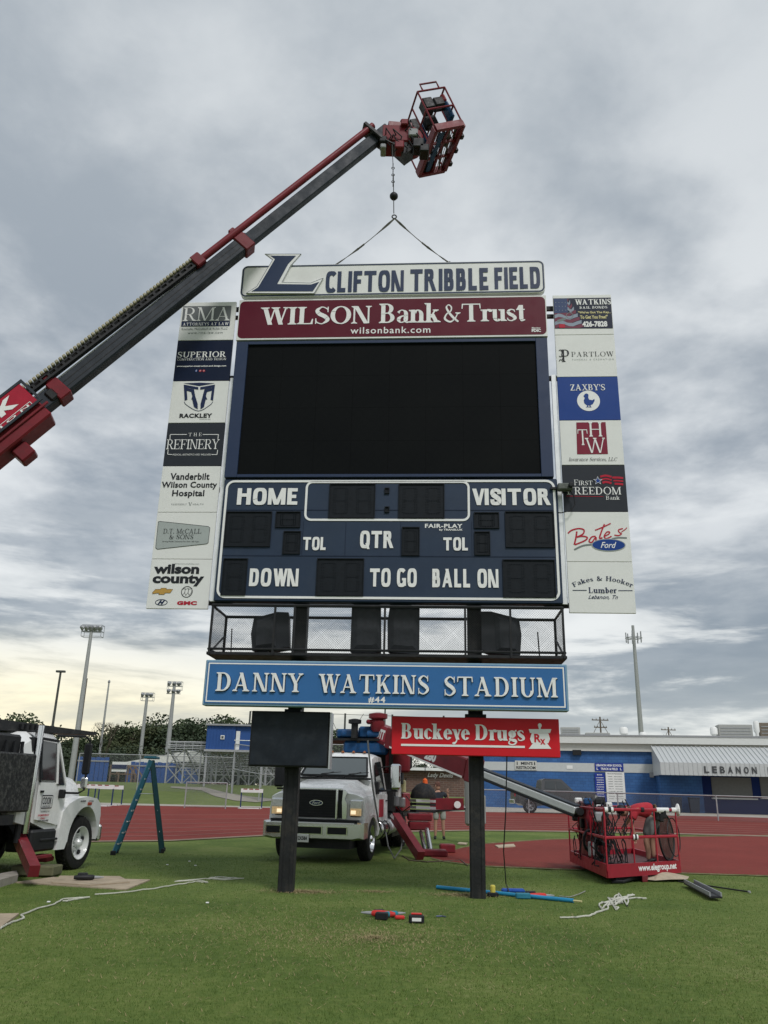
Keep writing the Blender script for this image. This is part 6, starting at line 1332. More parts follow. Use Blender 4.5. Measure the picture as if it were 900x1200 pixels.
# grille
q = T_(); q.box(-.66, .66, -.02, .05, 1.10, 1.78); gr = q.build('grille', BLK2, tk)
for k in range(9): q = T_(); z = 1.14+.066*k; q.box(-.46, .46, -.035, -.021, z, z+.022); q.build('slat', BLACK, gr)
for s_ in (-1, 1):
    q = T_(); q.bbox(s_*.47, s_*.53, -.07, -.021, 1.06, 1.84, .015); q.build('chrome_bar', CHROME, gr)
    q = T_(); P = [(s_*.66, 1.08), (s_*.76, 1.08), (s_*.76, 1.45), (s_*.70, 1.58), (s_*.76, 1.74), (s_*.66, 1.80), (s_*.64, 1.5)]; P = P if s_ < 0 else P[::-1]; q.prism(P, -.09, .03); q.build('chrome_surround', CHROME, gr)
q = T_(); q.bbox(-.62, .62, -.055, -.0, 1.79, 1.84, .01); q.build('chrome_cap', CHROME, gr)
q = T_(); q.add([(.155*math.cos(a), -.05, 1.46+.062*math.sin(a)) for a in np.linspace(0, 6.0, 22)], [tuple(range(22))]); q.build('badge', NVP, gr)
q = T_(); outline(q, [(.165*math.cos(a), 1.46+.070*math.sin(a)) for a in np.linspace(0, 6.02, 24)], -.054, .014); put_text(q, 'Ford', (-.10, .10, 1.425, 1.495), -.054, shear=.4); q.build('badge_script', CHROME, gr)
# bumper
q = T_(); loft(q, [(-.30, mirror([(0, .98), (.9, .98), (1.12, .95), (1.12, .60), (.95, .56), (0, .56)])), (-.22, mirror([(0, 1.02), (1.0, 1.02), (1.22, 1.0), (1.22, .56), (1.0, .52), (0, .52)])), (.12, mirror([(0, 1.02), (1.0, 1.02), (1.24, 1.0), (1.24, .58), (1.0, .52), (0, .52)]))]); bu = q.build('bumper', CHR2, tk, smooth=True)
for x0, x1 in ((-.60, .22), (.38, .82), (-1.1, -.78)): q = T_(); q.bbox(x0, x1, -.325, -.302, .68, .86, .02); q.build('slot', BLK2, bu); q = T_(); outline(q, [(x0-.03, .655), (x1+.03, .655), (x1+.03, .885), (x0-.03, .885)], -.33, .025, .02); q.build('slot_rim', CHROME, bu)
q = T_(); q.bbox(-1.0, 1.0, -.318, -.303, .945, .985, .005); q.build('painted_highlight', LTR, bu); q = T_(); q.box(-1.05, 1.05, -.24, .08, 1.021, 1.06); q.build('step_pad', BLK2, bu)  # white strip paints in the bright reflection along the bumper top
q = T_(); q.bbox(-.42, -.06, -.345, -.327, .46, .66, .01); pl = q.build('license_plate', PANEL, tk); q = T_(); put_text(q, '812X58A', (-.39, -.09, .51, .60), -.349, bold=.03); q.build('plate_print', DGREY, pl)
q = T_(); q.box(-.85, .85, -.05, .7, .32, .52); q.build('front_axle', BLACK, tk); q = T_(); q.box(-.45, .45, .2, 7.8, .60, 1.0); q.build('chassis', BLACK, tk)
# cab
q = T_(); loft(q, [(1.50, mirror([(0, 2.0), (.85, 2.0), (1.02, 1.95), (1.10, 1.5), (1.10, .75), (0, .75)])), (1.56, mirror([(0, 2.03), (.86, 2.03), (1.02, 1.98), (1.10, 1.5), (1.10, .75), (0, .75)])), (2.15, mirror([(0, 2.60), (.70, 2.58), (.86, 2.52), (1.08, 1.6), (1.10, .75), (0, .75)])),
                (2.45, mirror([(0, 2.70), (.70, 2.68), (.88, 2.60), (1.08, 1.6), (1.10, .75), (0, .75)])), (3.3, mirror([(0, 2.70), (.70, 2.68), (.88, 2.60), (1.08, 1.6), (1.10, .75), (0, .75)])), (3.42, mirror([(0, 2.6), (.66, 2.58), (.82, 2.5), (1.0, 1.6), (1.02, .75), (0, .75)]))]); cb_ = q.build('cab', TRUCKW, tk, smooth=True)
q = T_(); A = [(-.86, 1.575, 2.06), (.86, 1.575, 2.06), (.74, 2.09, 2.53), (-.74, 2.09, 2.53)]; q.add([(x, y-.05, z+.02) for x, y, z in A]+[(x, y-.035, z+.01) for x, y, z in A], [(0, 1, 2, 3), (7, 6, 5, 4), (0, 4, 5, 1), (1, 5, 6, 2), (2, 6, 7, 3), (3, 7, 4, 0)]); q.build('windshield', mat('windshield_glass', (.07, .085, .085), .05, var=0, spec=1.0, coat=1.0), tk)
q = T_(); 
for a, b in zip(A, A[1:]+A[:1]): q.beam((a[0]*1.02, a[1]-.04, a[2]+.02), (b[0]*1.02, b[1]-.04, b[2]+.02), .05, .05)
q.build('windshield_seal', BLK2, tk)
for x in (-.45, .28): q = T_(); q.tube((x, 1.50, 2.05), (x+.42, 1.62, 2.17), .014, 5); q.tube((x+.1, 1.56, 2.12), (x+.62, 1.63, 2.17), .011, 5); q.build('wiper', BLACK, tk)
q = T_(); q.box(-1.0, 1.0, 1.36, 1.50, 2.0, 2.035); q.build('cowl', BLK2, tk)
for k in range(5): q = T_(); x = -.6+.3*k; q.lathe([(.045, 2.695), (.035, 2.73), (.01, 2.745)], 8, Matrix.Translation((x, 2.4, 0))); q.build('marker_lamp', mat('amber_marker', (.30, .10, .03), .3, var=0), tk)
for s_ in (-1, 1):
    q = T_(); P = [(1.85, 2.02), (2.2, 2.44), (3.05, 2.50), (3.1, 1.78), (1.95, 1.74)]; X_ = [1.035, .93, .915, 1.055, 1.06]; q.add([(s_*x, y, z) for (y, z), x in zip(P, X_)]+[(s_*(x-.02), y, z) for (y, z), x in zip(P, X_)], [(0, 1, 2, 3, 4)]); q.build('side_window', GLASS, tk)
    q = T_(); q.bbox(s_*1.095, s_*1.115, 1.85, 3.12, .95, 1.70, .008); dr = q.build('door', TRUCKW, tk); q = T_(); q.bbox(s_*1.116, s_*1.14, 2.85, 3.02, 1.50, 1.54, .008); q.build('door_handle', BLK2, dr)
    q = T_(); q.box(s_*1.116, s_*1.118, 2.0, 2.6, 1.08, 1.56); q.build('red_door_print', PRED, dr)
    q = T_(); q.tube((s_*1.05, 1.9, 1.80), (s_*1.62, 1.85, 1.80), .028, 6); q.tube((s_*1.08, 1.95, 2.3), (s_*1.56, 1.86, 2.36), .016, 6); q.bbox(s_*1.02, s_*1.12, 1.76, 2.0, 1.70, 1.98, .02); q.build('mirror_arm', BLK2, tk)
    q = T_(); q.bbox(s_*1.44, s_*1.70, 1.78, 1.90, 1.84, 2.40, .04); q.build('mirror', CHROME if s_ > 0 else BLK2, tk)
q = T_(); q.bbox(1.09, 1.13, 1.05, 1.25, 1.52, 1.60, .01); q.build('side_badge', NVP, tk)
# tank and steps
q = T_(); q.lathe([(.27, 0), (.30, .02), (.30, .95), (.27, .97)], 20, Matrix.Translation((.95, 2.0, .72)) @ Matrix.Rotation(-math.pi/2, 4, 'X')); q.build('fuel_tank', CHR2, tk, smooth=True)
for y in (2.2, 2.75): q = T_(); q.ring((.95, y, .72), (0, 1, 0), .305, .016, 20, 4); q.build('tank_strap', BLACK, tk)
q = T_(); q.lathe([(.24, 0), (.26, .03), (.26, .75), (.23, .8)], 16, Matrix.Translation((1.02, 3.15, .75)) @ Matrix.Rotation(-math.pi/2, 4, 'X')); q.build('air_tank', ALU, tk, smooth=True)
# deck, boxes and pedestal
q = T_(); q.box(-1.15, 1.15, 3.6, 8.6, 1.0, 1.16); q.build('deck', BLACK, tk)
for x0, x1, y0, y1, z0, z1 in ((-1.1, -.1, 3.75, 4.9, 1.17, 2.1), (.55, 1.18, 3.62, 4.05, 1.17, 2.2), (.75, 1.18, 5.2, 6.6, 1.17, 1.75), (-1.15, -.6, 5.2, 8.2, 1.17, 1.8)): q = T_(); q.bbox(x0, x1, y0, y1, z0, z1, .03); q.build('tool_box', BLACK if x0 < .7 else REDP, tk)
for k, (x, y, z, m_) in enumerate(((1.22, 3.75, 1.35, GREYP), (1.2, 4.2, 1.6, PANEL), (1.24, 4.7, 1.3, ALU), (1.2, 5.0, 1.75, CREAM), (1.22, 4.45, 1.95, BLACK))): q = T_(); q.bbox(x-.12, x+.06, y, y+.3, z, z+.3, .03); q.build('valve_box', m_, tk)
q = T_(); q.lathe([(.55, 1.16), (.55, 1.5), (.48, 1.55), (.48, 2.2), (.62, 2.25), (.62, 2.4)], 20, Matrix.Translation((.35, 4.9, 0))); q.build('pedestal', MAR, tk, smooth=True)
q = T0(); q.box(-1.05, 1.35, 3.55, 5.4, 2.95, 3.01); q.build('platform', BLACK, tk)
for x in (-.9, .15, 1.1): q = T0(); q.box(x-.05, x+.05, 3.6, 3.7, 1.1, 2.95); q.build('platform_leg', BLACK, tk)
for x0, x1, y0, z0, z1 in ((-.55, .05, 3.7, 3.015, 3.28), (.1, .75, 3.72, 3.015, 3.36), (.8, 1.2, 3.9, 3.015, 3.25), (-.3, 1.0, 3.6, 2.58, 2.945)): q = T0(); q.bbox(x0, x1, y0, y0+.7, z0, z1, .06); q.build('winch_housing', HYD, tk)
for x in (-.35, .4, .95): q = T0(); q.lathe([(.10, 0), (.10, .4)], 12, Matrix.Translation((x, 3.66, 3.14)) @ Matrix.Rotation(math.pi/2, 4, 'Y')); q.build('winch_drum', HYD if x < .9 else ALU, tk, smooth=True)
q = T0(); q.lathe([(.10, 3.01), (.10, 3.40), (.19, 3.42), (.19, 3.52), (.06, 3.55)], 12, Matrix.Translation((.05, 3.5, 0))); q.build('exhaust_cap', BLACK, tk, smooth=True)
random.seed(11)
q = T_()
for k in range(26):
    x, y, z = random.uniform(.2, 1.3), random.uniform(3.6, 5.6), random.uniform(1.2, 2.7); q.path([(x, y, z), (x+random.uniform(-.3, .3), y-.08, z-.25), (x+random.uniform(-.4, .4), y+.1, z-.6)], .018, 5)
q.build('hose_bundle', BLK2, tk, kind='stuff')
wheel(WT, tk, 1.16, 5.6, .50, .29, 1, GREYP, dual=True); wheel(WT, tk, .80, 5.6, .50, .29, 1, GREYP, dual=True); wheel(WT, tk, -1.16, 5.6, .50, .29, -1, GREYP, dual=True)
q = T_(); q.box(.75, 1.2, 3.5, 4.9, .45, 1.0); q.build('side_locker', BLACK, tk)
# outriggers: world positions from the photo
def WP(x, y, Y): return RY(x, y, Y)
def wbeam(p, q_, w, h, name, m_, par, **k): b = MB(); b.beam(p, q_, w, h, **k); return b.build(name, m_, par)
wbeam(WP(463, 957, 23.2), G(493, 1003, .1), .2, .22, 'outrigger_arm', MAR, tk); wbeam(WP(458, 955, 23.1), WP(470, 967, 23.0), .05, .07, 'outrigger_edge', ALU, tk)
b = MB(); g = G(505, 1003); b.bbox(g.x-.42, g.x+.42, g.y-.3, g.y+.3, g.z, g.z+.16, .03); b.build('outrigger_foot', MAR, tk)
b = MB(); g2 = G(522, 999); b.bbox(g2.x-.16, g2.x+.26, g2.y-.2, g2.y+.2, g2.z, g2.z+.22, .03); b.build('jack_foot', MAR, tk)
wbeam(WP(504, 942, 25.6), WP(543, 942, 25.6), .25, .32, 'outrigger_beam', MAR, tk)
b = MB(); c = WP(536, 943, 25.35); b.lathe([(.10, 0), (.10, .03)], 14, Matrix.Translation(c) @ Matrix.Rotation(math.pi/2, 4, 'X')); b.build('round_badge', PANEL, tk)
for y0, y1, x0, x1 in ((953, 962, 478, 506), (963, 973, 479, 504)): a, c = WP(x0, y0, 24.6), WP(x1, y1, 24.6); b = MB(); b.bbox(a.x, c.x, 24.4, 25.3, c.z, a.z, .03); b.build('outrigger_housing', MAR, tk)
b = MB(); b.tube(WP(500, 972, 24.4), G(505, 1001), .07, 10); b.tube(WP(493, 975, 24.5), G(499, 1001), .05, 10); b.build('jack_cylinder', CHR2, tk)
for x0, x1 in ((545.5, 552), (562, 569.5)):
    a, c = WP(x0, 912 if x0 < 560 else 930, 27), WP(x1, 968, 27); b = MB(); b.bbox(a.x, c.x, 26.9, 27.4, c.z, a.z, .08); b.build('jack_column', mat('pale_locker', hx('8f9490'), .45, var=.1), tk)
wbeam(WP(504, 951, 25.8), WP(545, 948, 26.6), .05, .06, 'steel_rod', BLACK, tk); wbeam(WP(504, 949, 25.9), WP(545, 946, 26.7), .03, .03, 'steel_rod', ALU, tk)
# winch dome with orange cap
c = WP(496, 936, 25.0); b = MB(); b.lathe([(.36, 0), (.38, .06), (.33, .24), (.20, .38), (.06, .44)], 16, Matrix.Translation(c)); b.build('winch_cover', mat('winch_black', (.022, .023, .025), .75, var=.4, dirt=.4), tk, smooth=True)
b = MB(); b.lathe([(.08, 0), (.07, .10), (.02, .15)], 12, Matrix.Translation(c+Vector((.05, 0, .42)))); b.build('orange_cap', mat('orange_plastic', (.75, .13, .03), .45, var=.05), tk); b = MB(); b.tube(c+Vector((.05, 0, .7)), c+Vector((.05, 0, 1.0)), .012, 5); b.build('aerial', BLACK, tk)
for k in range(4): a, e = WP(484, 938+k*4, 24.7), WP(507, 939+k*4, 25.1); wbeam(a, e, .3, .07, 'deck_slab', (ALU, BLACK, GREYP, BLACK)[k], tk)
# turret and boom of the white truck
PA = RY(439, 856, 24.4); PB_ = RY(676, 950, 18.75)
d = (PB_-PA); Lb = d.length; d.normalize(); sy = d.cross(Vector((0, 0, 1))).normalized(); sz = sy.cross(d).normalized()
WBm = frame3(PA, d, -sy, sz); sA = lambda px: on_line(PA, PB_, px)*Lb
ms = MB(WBm); bo = MB(WBm); bo.bbox(0, sA(552), -.20, .20, -.26, .24, .03); bo = bo.build('boom', MAR, tk, label='red boom base reaching down to the right behind the red sign')
q = MB(WBm); q.bbox(sA(500), sA(680), -.09, .09, -.085, .08, .02); q.build('inner_boom', mat('boom_white', (.60, .62, .63), .35, .1, var=.06), bo)
q = MB(WBm); q.bbox(sA(500), sA(680), -.10, .10, -.14, -.088, .01); q.build('boom_underside', BLACK, bo); q = MB(WBm); q.bbox(sA(500), sA(680), -.08, .10, .084, .12, .01); q.build('boom_top_rail', DKG, bo)
for a in (462, 556): q = MB(WBm); s0 = sA(a); q.bbox(s0-.12, s0+.1, -.22, .22, -.29, .27, .02); q.build('collar', MAR, bo)
q = MB(WBm); q.box(.8, sA(550), -.206, -.202, -.25, -.205); q.build('white_stripe', LTR, bo)
fl_ = Matrix.Translation((0, 0, 0))
q = MB(WBm); q.box(.02, .80, -.208, -.202, -.16, .22); q.build('name_plate', mat('plate_pink', hx('9c3a46'), .4, var=.08), bo)
q = MB(WBm); put_text(q, 'ELLIOTT', (.06, .76, -.12, .16), -.212, bold=.06, shear=.2); put_text(q, '280', (sA(505), sA(518), -.16, .10), -.208, bold=.06, shear=.15); q.build('lettering', LTR, bo)
q = MB(); c = RY(443, 846, 24.0); q.lathe([(.14, -.28), (.20, -.2), (.20, .02), (.16, .06), (.27, .10), (.27, .22), (.08, .26)], 16, Matrix.Translation(c)); q.build('turret_motor', MAR, tk, smooth=True)
q = MB(); q.bbox(c.x-.34, c.x-.05, 23.9, 24.2, c.z-.06, c.z+.06, .04); q.build('motor_bracket', MAR, tk)
q = MB(); a = RY(452, 905, 24.6); q.bbox(a.x-.35, a.x+.75, 24.3, 25.5, 2.2, 3.1, .06); q.build('turret_frame', BLACK, tk); q = MB(); a = RY(462, 890, 24.2); q.bbox(a.x-.25, a.x+.45, 24.0, 24.3, a.z-.35, a.z+.3, .05); q.build('turret_plate', MAR, tk)
# drooping hoses beside the cab
q = MB(); q.path([RY(452, 975, 22.5), RY(455, 992, 22), G(462, 1006, .05), RY(470, 995, 22.5), RY(473, 972, 23)], .018, 6); q.path([RY(431, 868, 21), RY(433, 890, 20.8), RY(437, 925, 20.6), RY(443, 960, 20.6), RY(447, 975, 21)], .022, 6); q.build('hose', mat('hose_grey', (.14, .145, .14), .6, var=.1), tk)
# ------------------------------------------------------------------ lowered basket of the white truck
zf_ = .24
Nn = G(712, 1021, zf_); Rr = G(797, 1015.5, zf_); Ll = G(668.5, 1003, zf_)
ex = (Rr-Nn); ex.z = 0; wx = ex.length; ex.normalize(); ey = Vector((-ex.y, ex.x, 0)); wy = abs((Ll-Nn).dot(ey)); sk_ = (Ll-Nn).dot(ex)
WK = frame3((Nn.x, Nn.y, 0), ex, (Ll-Nn).normalized()-Vector((0, 0, ((Ll-Nn).normalized()).z)), (0, 0, 1)); wy = (Ll-Nn).length
K = lambda: MB(WK)
q = K(); q.box(0, wx, 0, wy, zf_-.04, zf_); bk2 = q.build('basket', mat('floor_plate', (.09, .03, .03), .6, var=.3, vs=8), tk, label='red work basket lowered to the grass on the right')
for a, b in (((0, 0), (wx, 0)), ((wx, 0), (wx, wy)), ((wx, wy), (0, wy)), ((0, wy), (0, 0))):
    q = K(); q.beam((*a, zf_+.0), (*b, zf_+.0), .06, .24); q.build('floor_frame', mat('frame_red', (.30, .02, .034), .4, var=.15, vs=4, dirt=.2, dcol=(.08, .03, .03)), bk2)
hz = 1.12
REDB = mat('basket_red', (.36, .022, .038), .4, var=.15, vs=4, dirt=.2, dcol=(.08, .03, .03))
def k_rail(pts_, r=.029, name='rail', m_=REDB): q = K(); q.path(pts_, r, 8); q.build(name, m_, bk2, smooth=True)
for z in (zf_+.60, zf_+hz): k_rail([(0, 0, z), (wx, 0, z)]); k_rail([(wx, 0, z), (wx, wy, z)]); k_rail([(wx, wy, z), (0, wy, z)]); k_rail([(0, wy, z), (0, 0, z)])
for x, y in ((0, 0), (wx*.36, 0), (wx*.68, 0), (wx, 0), (wx, wy*.5), (wx, wy), (wx*.5, wy), (0, wy), (0, wy*.35), (0, wy*.68)): k_rail([(x, y, zf_), (x, y, zf_+hz)], .027, 'post')
for a, b in (((.02, 0), (.30, 0)), ((wx*.72, 0), (wx*.9, 0)), ((0, wy*.75), (0, wy*.98)), ((wx*.30, wy), (wx*.52, wy))): q = K(); q.tube((*a, zf_+hz), (*b, zf_+hz), .048, 10); q.build('padding', LTR, bk2)
for s0, s1 in ((.05, .22), (.5, .7)): q = K(); q.tube((wx*s0, 0, zf_+hz), (wx*s0+.1, 0, zf_+hz), .05, 10); q.build('black_tape', BLK2, bk2)
q = K(); q.tube((wx*.36, -.02, zf_+.60), (wx*.36+.16, -.02, zf_+.60), .052, 12); q.build('padding', LTR, bk2); q = K(); q.tube((wx*.36+.05, -.02, zf_+.60), (wx*.36+.11, -.02, zf_+.60), .056, 12); q.build('black_tape', BLK2, bk2)
q = MB(WK); put_text(q, 'www.elegroup.net', (wx*.40, wx*.94, zf_-.07, zf_+.09), -.034, bold=.03); q.build('lettering', LTR, bk2)
M_ = WK @ Matrix.Translation((wx+.02, 0, zf_+hz)) @ Matrix.Rotation(math.pi/2, 4, 'Y'); q = MB(); q.lathe([(.05, -.16), (.05, 0), (.13, .06), (.13, .10)], 14, M_); q.build('white_lamp', LTR, bk2)
# control gear at the left of the basket
q = K(); q.bbox(.10, .42, wy*.55, wy*.75, zf_, zf_+1.25, .03); q.build('mast', MAR, bk2); q = K(); q.bbox(.30, .46, wy*.30, wy*.40, zf_, zf_+1.15, .02); q.build('mast', MAR, bk2)
for k in range(6): q = K(); q.bbox(.44, .462, wy*.31, wy*.34, zf_+.15+k*.16, zf_+.22+k*.16, .004); q.build('decal', LTR, bk2)
for x, y, z, w, h, m_ in ((-.02, wy*.62, .78, .26, .20, BLK2), (.10, wy*.30, .95, .30, .20, GREYP), (-.02, wy*.85, .90, .2, .22, BLACK), (.30, wy*.7, 1.22, .3, .16, BLACK), (.0, wy*.5, 1.28, .28, .14, HYD), (.05, wy*.8, 1.30, .3, .12, PANEL), (.5, wy*.6, 1.28, .36, .14, BLK2), (.72, wy*.7, 1.33, .3, .12, BLACK)):
    q = K(); q.bbox(x, x+w, y-.1, y+.1, zf_+z-.1, zf_+z+h-.1, .03); q.build('control_box', m_, bk2)
q = K(); random.seed(4)
for k in range(80):
    x, y, z = random.uniform(-.08, .95), random.uniform(.2, wy), random.uniform(.3, 1.35); q.path([(x, y, zf_+z), (x+random.uniform(-.15, .2), y-.06, zf_+z-random.uniform(.1, .3)), (x+random.uniform(-.2, .3), y, zf_+max(.05, z-random.uniform(.3, .6))), (x+random.uniform(-.1, .2), y-.1, zf_+max(.04, z-.7))], .018, 5)
q.build('hose_bundle', BLK2, bk2, kind='stuff')
for x, y, z, w, h, m_ in ((.55, wy*.45, .25, .16, .85, MAR), (.12, wy*.15, .3, .10, .8, MAR), (.70, wy*.85, .5, .2, .8, BLACK), (.0, wy*.25, .5, .3, .22, BLACK), (.22, wy*.5, .75, .3, .3, REDB), (.62, wy*.30, 1.14, .18, .12, BLACK), (.86, wy*.55, 1.2, .22, .14, PANEL), (-.05, wy*.40, .25, .2, .3, GREYP), (1.0, wy*.9, .9, .25, .35, BLK2)):
    q = K(); q.bbox(x, x+w, y-.07, y+.07, zf_+z-.1, zf_+z+h-.1, .03); q.build('machine_part', m_, bk2)
for p0, p1 in (((-.02, wy*.45, .15), (.12, wy*.7, .55)), ((.05, wy*.2, .10), (.30, wy*.6, .4))): q = K(); q.ring((p0[0]+.1, p0[1], zf_+p0[2]+.3), (.3, 1, .1), .20, .05, 16, 6); q.build('gear_ring', BLACK, bk2)
for k in range(14): q = K(); x, y = random.uniform(.1, wx*.55), random.uniform(.05, .5); q.bbox(x, x+.09, y, y+.06, zf_+.002, zf_+.06, .01); q.build('loose_tool', (LTR, BLACK, GREYP, HYD)[k % 4], bk2)
q = K(); q.path([(.15, .1, zf_-.2), (.45, -.05, zf_-.2+.0), (.9, .1, .08), (.4, .4, .06), (.15, .1, .12)], .03, 6); q.bbox(.25, wx*.8, .1, .7, .03, zf_-.12, .03); q.build('underframe', BLACK, bk2)
q = K(); q.bbox(wx*.44, wx*.52, -.05, .08, -.0, zf_-.12, .01); q.build('stub_leg', MAR, bk2)
# link between boom tip and basket
J = WK @ Vector((.1, wy*.72, zf_+1.0)); wbeam(PB_-d*.3, J, .16, .2, 'jib_link', BLACK, tk); q = MB(); q.lathe([(.08, -.16), (.08, .16)], 14, Matrix.Translation(PB_+d*.05) @ Matrix.Rotation(math.pi/2, 4, 'X')); q.build('knuckle', BLACK, tk)

# ------------------------------------------------------------------ LEFT TRUCK with the raised boom
HA = math.radians(10); LO = Vector((-6.98, 17.73, 0)); WL = frame(LO, -HA)
lt = thing('crane_truck', 'white crane truck lettered COOK cut by the left edge with its boom raised high', 'truck', tuple(LO), -HA, 'crane trucks')
_ly = lambda y: float(np.interp(y, [-12, -4, -3.05, -2.35, -1, 0, .6, 1.1], [-11.3, -3.45, -2.5, -1.86, -.95, 0, .48, .70]))
Lk = lambda: MB(WL, lambda v: Vector((v.x, _ly(v.y), v.z)))
wheel(WL, lt, 1.08, 0, .495, .30, 1, TRUCKW, 5); wheel(WL, lt, -1.08, 0, .495, .30, -1, TRUCKW, 5)
# hood (runs forward = +y)
loft_h = [(-.92, mirror([(0, 1.86), (.62, 1.84), (.80, 1.72), (.92, 1.45), (.94, 1.1), (0, 1.1)])), (-.3, mirror([(0, 1.80), (.58, 1.78), (.74, 1.66), (.84, 1.4), (.86, 1.1), (0, 1.1)])), (.4, mirror([(0, 1.72), (.52, 1.70), (.66, 1.58), (.74, 1.36), (.76, 1.0), (0, 1.0)])), (.82, mirror([(0, 1.56), (.42, 1.55), (.52, 1.46), (.58, 1.3), (.6, .9), (0, .9)]))]
q = Lk(); loft(q, loft_h); q.build('hood', TRUCKW, lt, smooth=True)
for s_ in (-1, 1):
    ar = [(.64*math.cos(a), .54+.64*math.sin(a)) for a in np.linspace(0, math.pi, 18)]; ou = [(.80, .62), (.84, 1.0), (.72, 1.22), (.45, 1.33), (.0, 1.37), (-.4, 1.34), (-.75, 1.24), (-.95, 1.1), (-1.0, .8), (-1.0, .42), (-.72, .42), (-.66, .54)]
    P = ou+ar[::-1]; q = Lk(); x0, x1 = s_*.70, s_*1.13; q.prism(P, min(x0, x1), max(x0, x1), 'x'); q.build('fender', TRUCKW, lt)
    q = Lk(); q.bbox(s_*1.131, s_*1.15, -.02, .16, 1.20, 1.26, .01); q.build('side_marker', mat('red_lens', (.35, .06, .03), .3, var=0), lt)
    q = Lk(); q.bbox(s_*.7, s_*1.1, .76, .92, .98, 1.28, .06); q.build('headlight', CHR2, lt)
q = Lk(); q.bbox(-1.15, 1.15, .86, 1.06, .5, .82, .04); q.build('bumper', CHR2, lt)
q = Lk(); loft(q, [(-2.35, mirror([(0, 2.52), (.78, 2.50), (.92, 2.40), (1.0, 1.6), (1.03, .95), (0, .95)])), (-1.35, mirror([(0, 2.58), (.78, 2.56), (.92, 2.44), (1.02, 1.6), (1.06, .75), (0, .75)])), (-1.15, mirror([(0, 2.50), (.78, 2.48), (.90, 2.38), (1.02, 1.6), (1.06, .75), (0, .75)])), (-.80, mirror([(0, 1.90), (.82, 1.86), (.92, 1.80), (1.0, 1.5), (1.04, .8), (0, .8)]))]); q.build('cab', TRUCKW, lt, smooth=True)
q = Lk(); xs1 = lambda z: 1.065 if z < 1.6 else 1.055-.125*(z-1.6)
def side_plate(poly, off, name, m_, par): 
    b = Lk(); n = len(poly); b.add([(xs1(z)+off, y, z) for y, z in poly]+[(xs1(z)+off-.02, y, z) for y, z in poly], [tuple(range(n)), tuple(range(n, 2*n))[::-1]]+[(i, n+i, n+(i+1) % n, (i+1) % n) for i in range(n)]); return b.build(name, m_, par)
dr = side_plate([(-2.22, .98), (-1.05, .86), (-.88, 1.25), (-.90, 1.62), (-2.22, 1.62)], .03, 'door', TRUCKW, lt)
side_plate([(-2.20, 1.66), (-1.42, 1.66), (-1.42, 2.34), (-2.15, 2.36)], .03, 'side_window', GLASS, dr); side_plate([(-1.33, 1.58), (-.98, 1.58), (-1.02, 1.80), (-1.27, 2.28), (-1.33, 2.30)], .03, 'vent_window', GLASS, dr)
for a, b_ in (((-1.38, 1.60), (-1.38, 2.36)), ((-1.36, 2.38), (-.96, 1.62)), ((-2.24, 1.62), (-2.22, 2.40)), ((-2.24, 2.40), (-1.36, 2.38))): q = Lk(); q.beam((xs1(a[1])+.045, a[0], a[1]), (xs1(b_[1])+.045, b_[0], b_[1]), .045, .03, (1, 0, 0)); q.build('window_trim', TRUCKW if a[0] > -2 else BLK2, dr)
side_plate([(-2.16, 1.44), (-2.02, 1.44), (-2.02, 1.48), (-2.16, 1.48)], .05, 'door_handle', BLK2, dr)
_lx = lambda v: Vector((_ly(v.x), v.y, v.z))
WLs = WL @ frame3((1.115, 0, 0), (0, 1, 0), (-1, 0, 0), (0, 0, 1))
q = MB(WLs, _lx); outline(q, rbox(-2.08, -1.52, 1.16, 1.40, .04, 3), 0, .02); put_text(q, 'COOK', (-2.03, -1.57, 1.235, 1.365), 0, bold=.02); put_text(q, 'CRANE SERVICE INC.', (-2.0, -1.6, 1.185, 1.215), 0, bold=.02); q.build('lettering', DGREY, dr)
q = MB(WLs, _lx); put_text(q, 'COLLINSVILLE, TN', (-2.05, -1.62, 1.09, 1.12), 0, bold=.02); put_text(q, 'NOT FOR HIRE', (-2.12, -1.60, .935, .97), 0, bold=.04); q.build('small_print', DGREY, dr)
q = MB(WLs, _lx); put_text(q, 'IN EMERGENCY', (-2.14, -1.60, 1.03, 1.065), 0, bold=.04); put_text(q, 'CALL', (-2.0, -1.78, .98, 1.01), 0, bold=.04); q.build('red_print', PRED, dr)
q = MB(WLs, _lx); put_text(q, '4400', (-.35, -.12, 1.265, 1.30), -.03, bold=.03); put_text(q, 'DT466', (-.0, .24, 1.265, 1.30), -.03, bold=.02); q.build('badge_print', DGREY, lt)
# mirrors
q = Lk(); q.path([(1.0, -1.5, 2.48), (1.5, -1.25, 2.48), (1.56, -1.1, 2.40), (1.56, -1.1, 1.50), (1.45, -1.1, 1.44), (1.06, -1.1, 1.44)], .022, 6); q.build('mirror_loop', BLK2, lt)
q = Lk(); q.bbox(1.46, 1.62, -1.14, -1.06, 1.78, 2.36, .03); q.build('mirror', BLK2, lt); q = Lk(); q.bbox(1.47, 1.61, -1.13, -1.05, 1.52, 1.74, .04); q.build('spot_mirror', CHR2, lt); q = Lk(); q.bbox(1.08, 1.2, -1.22, -1.1, 1.34, 1.5, .02); q.build('mirror_foot', BLK2, lt)
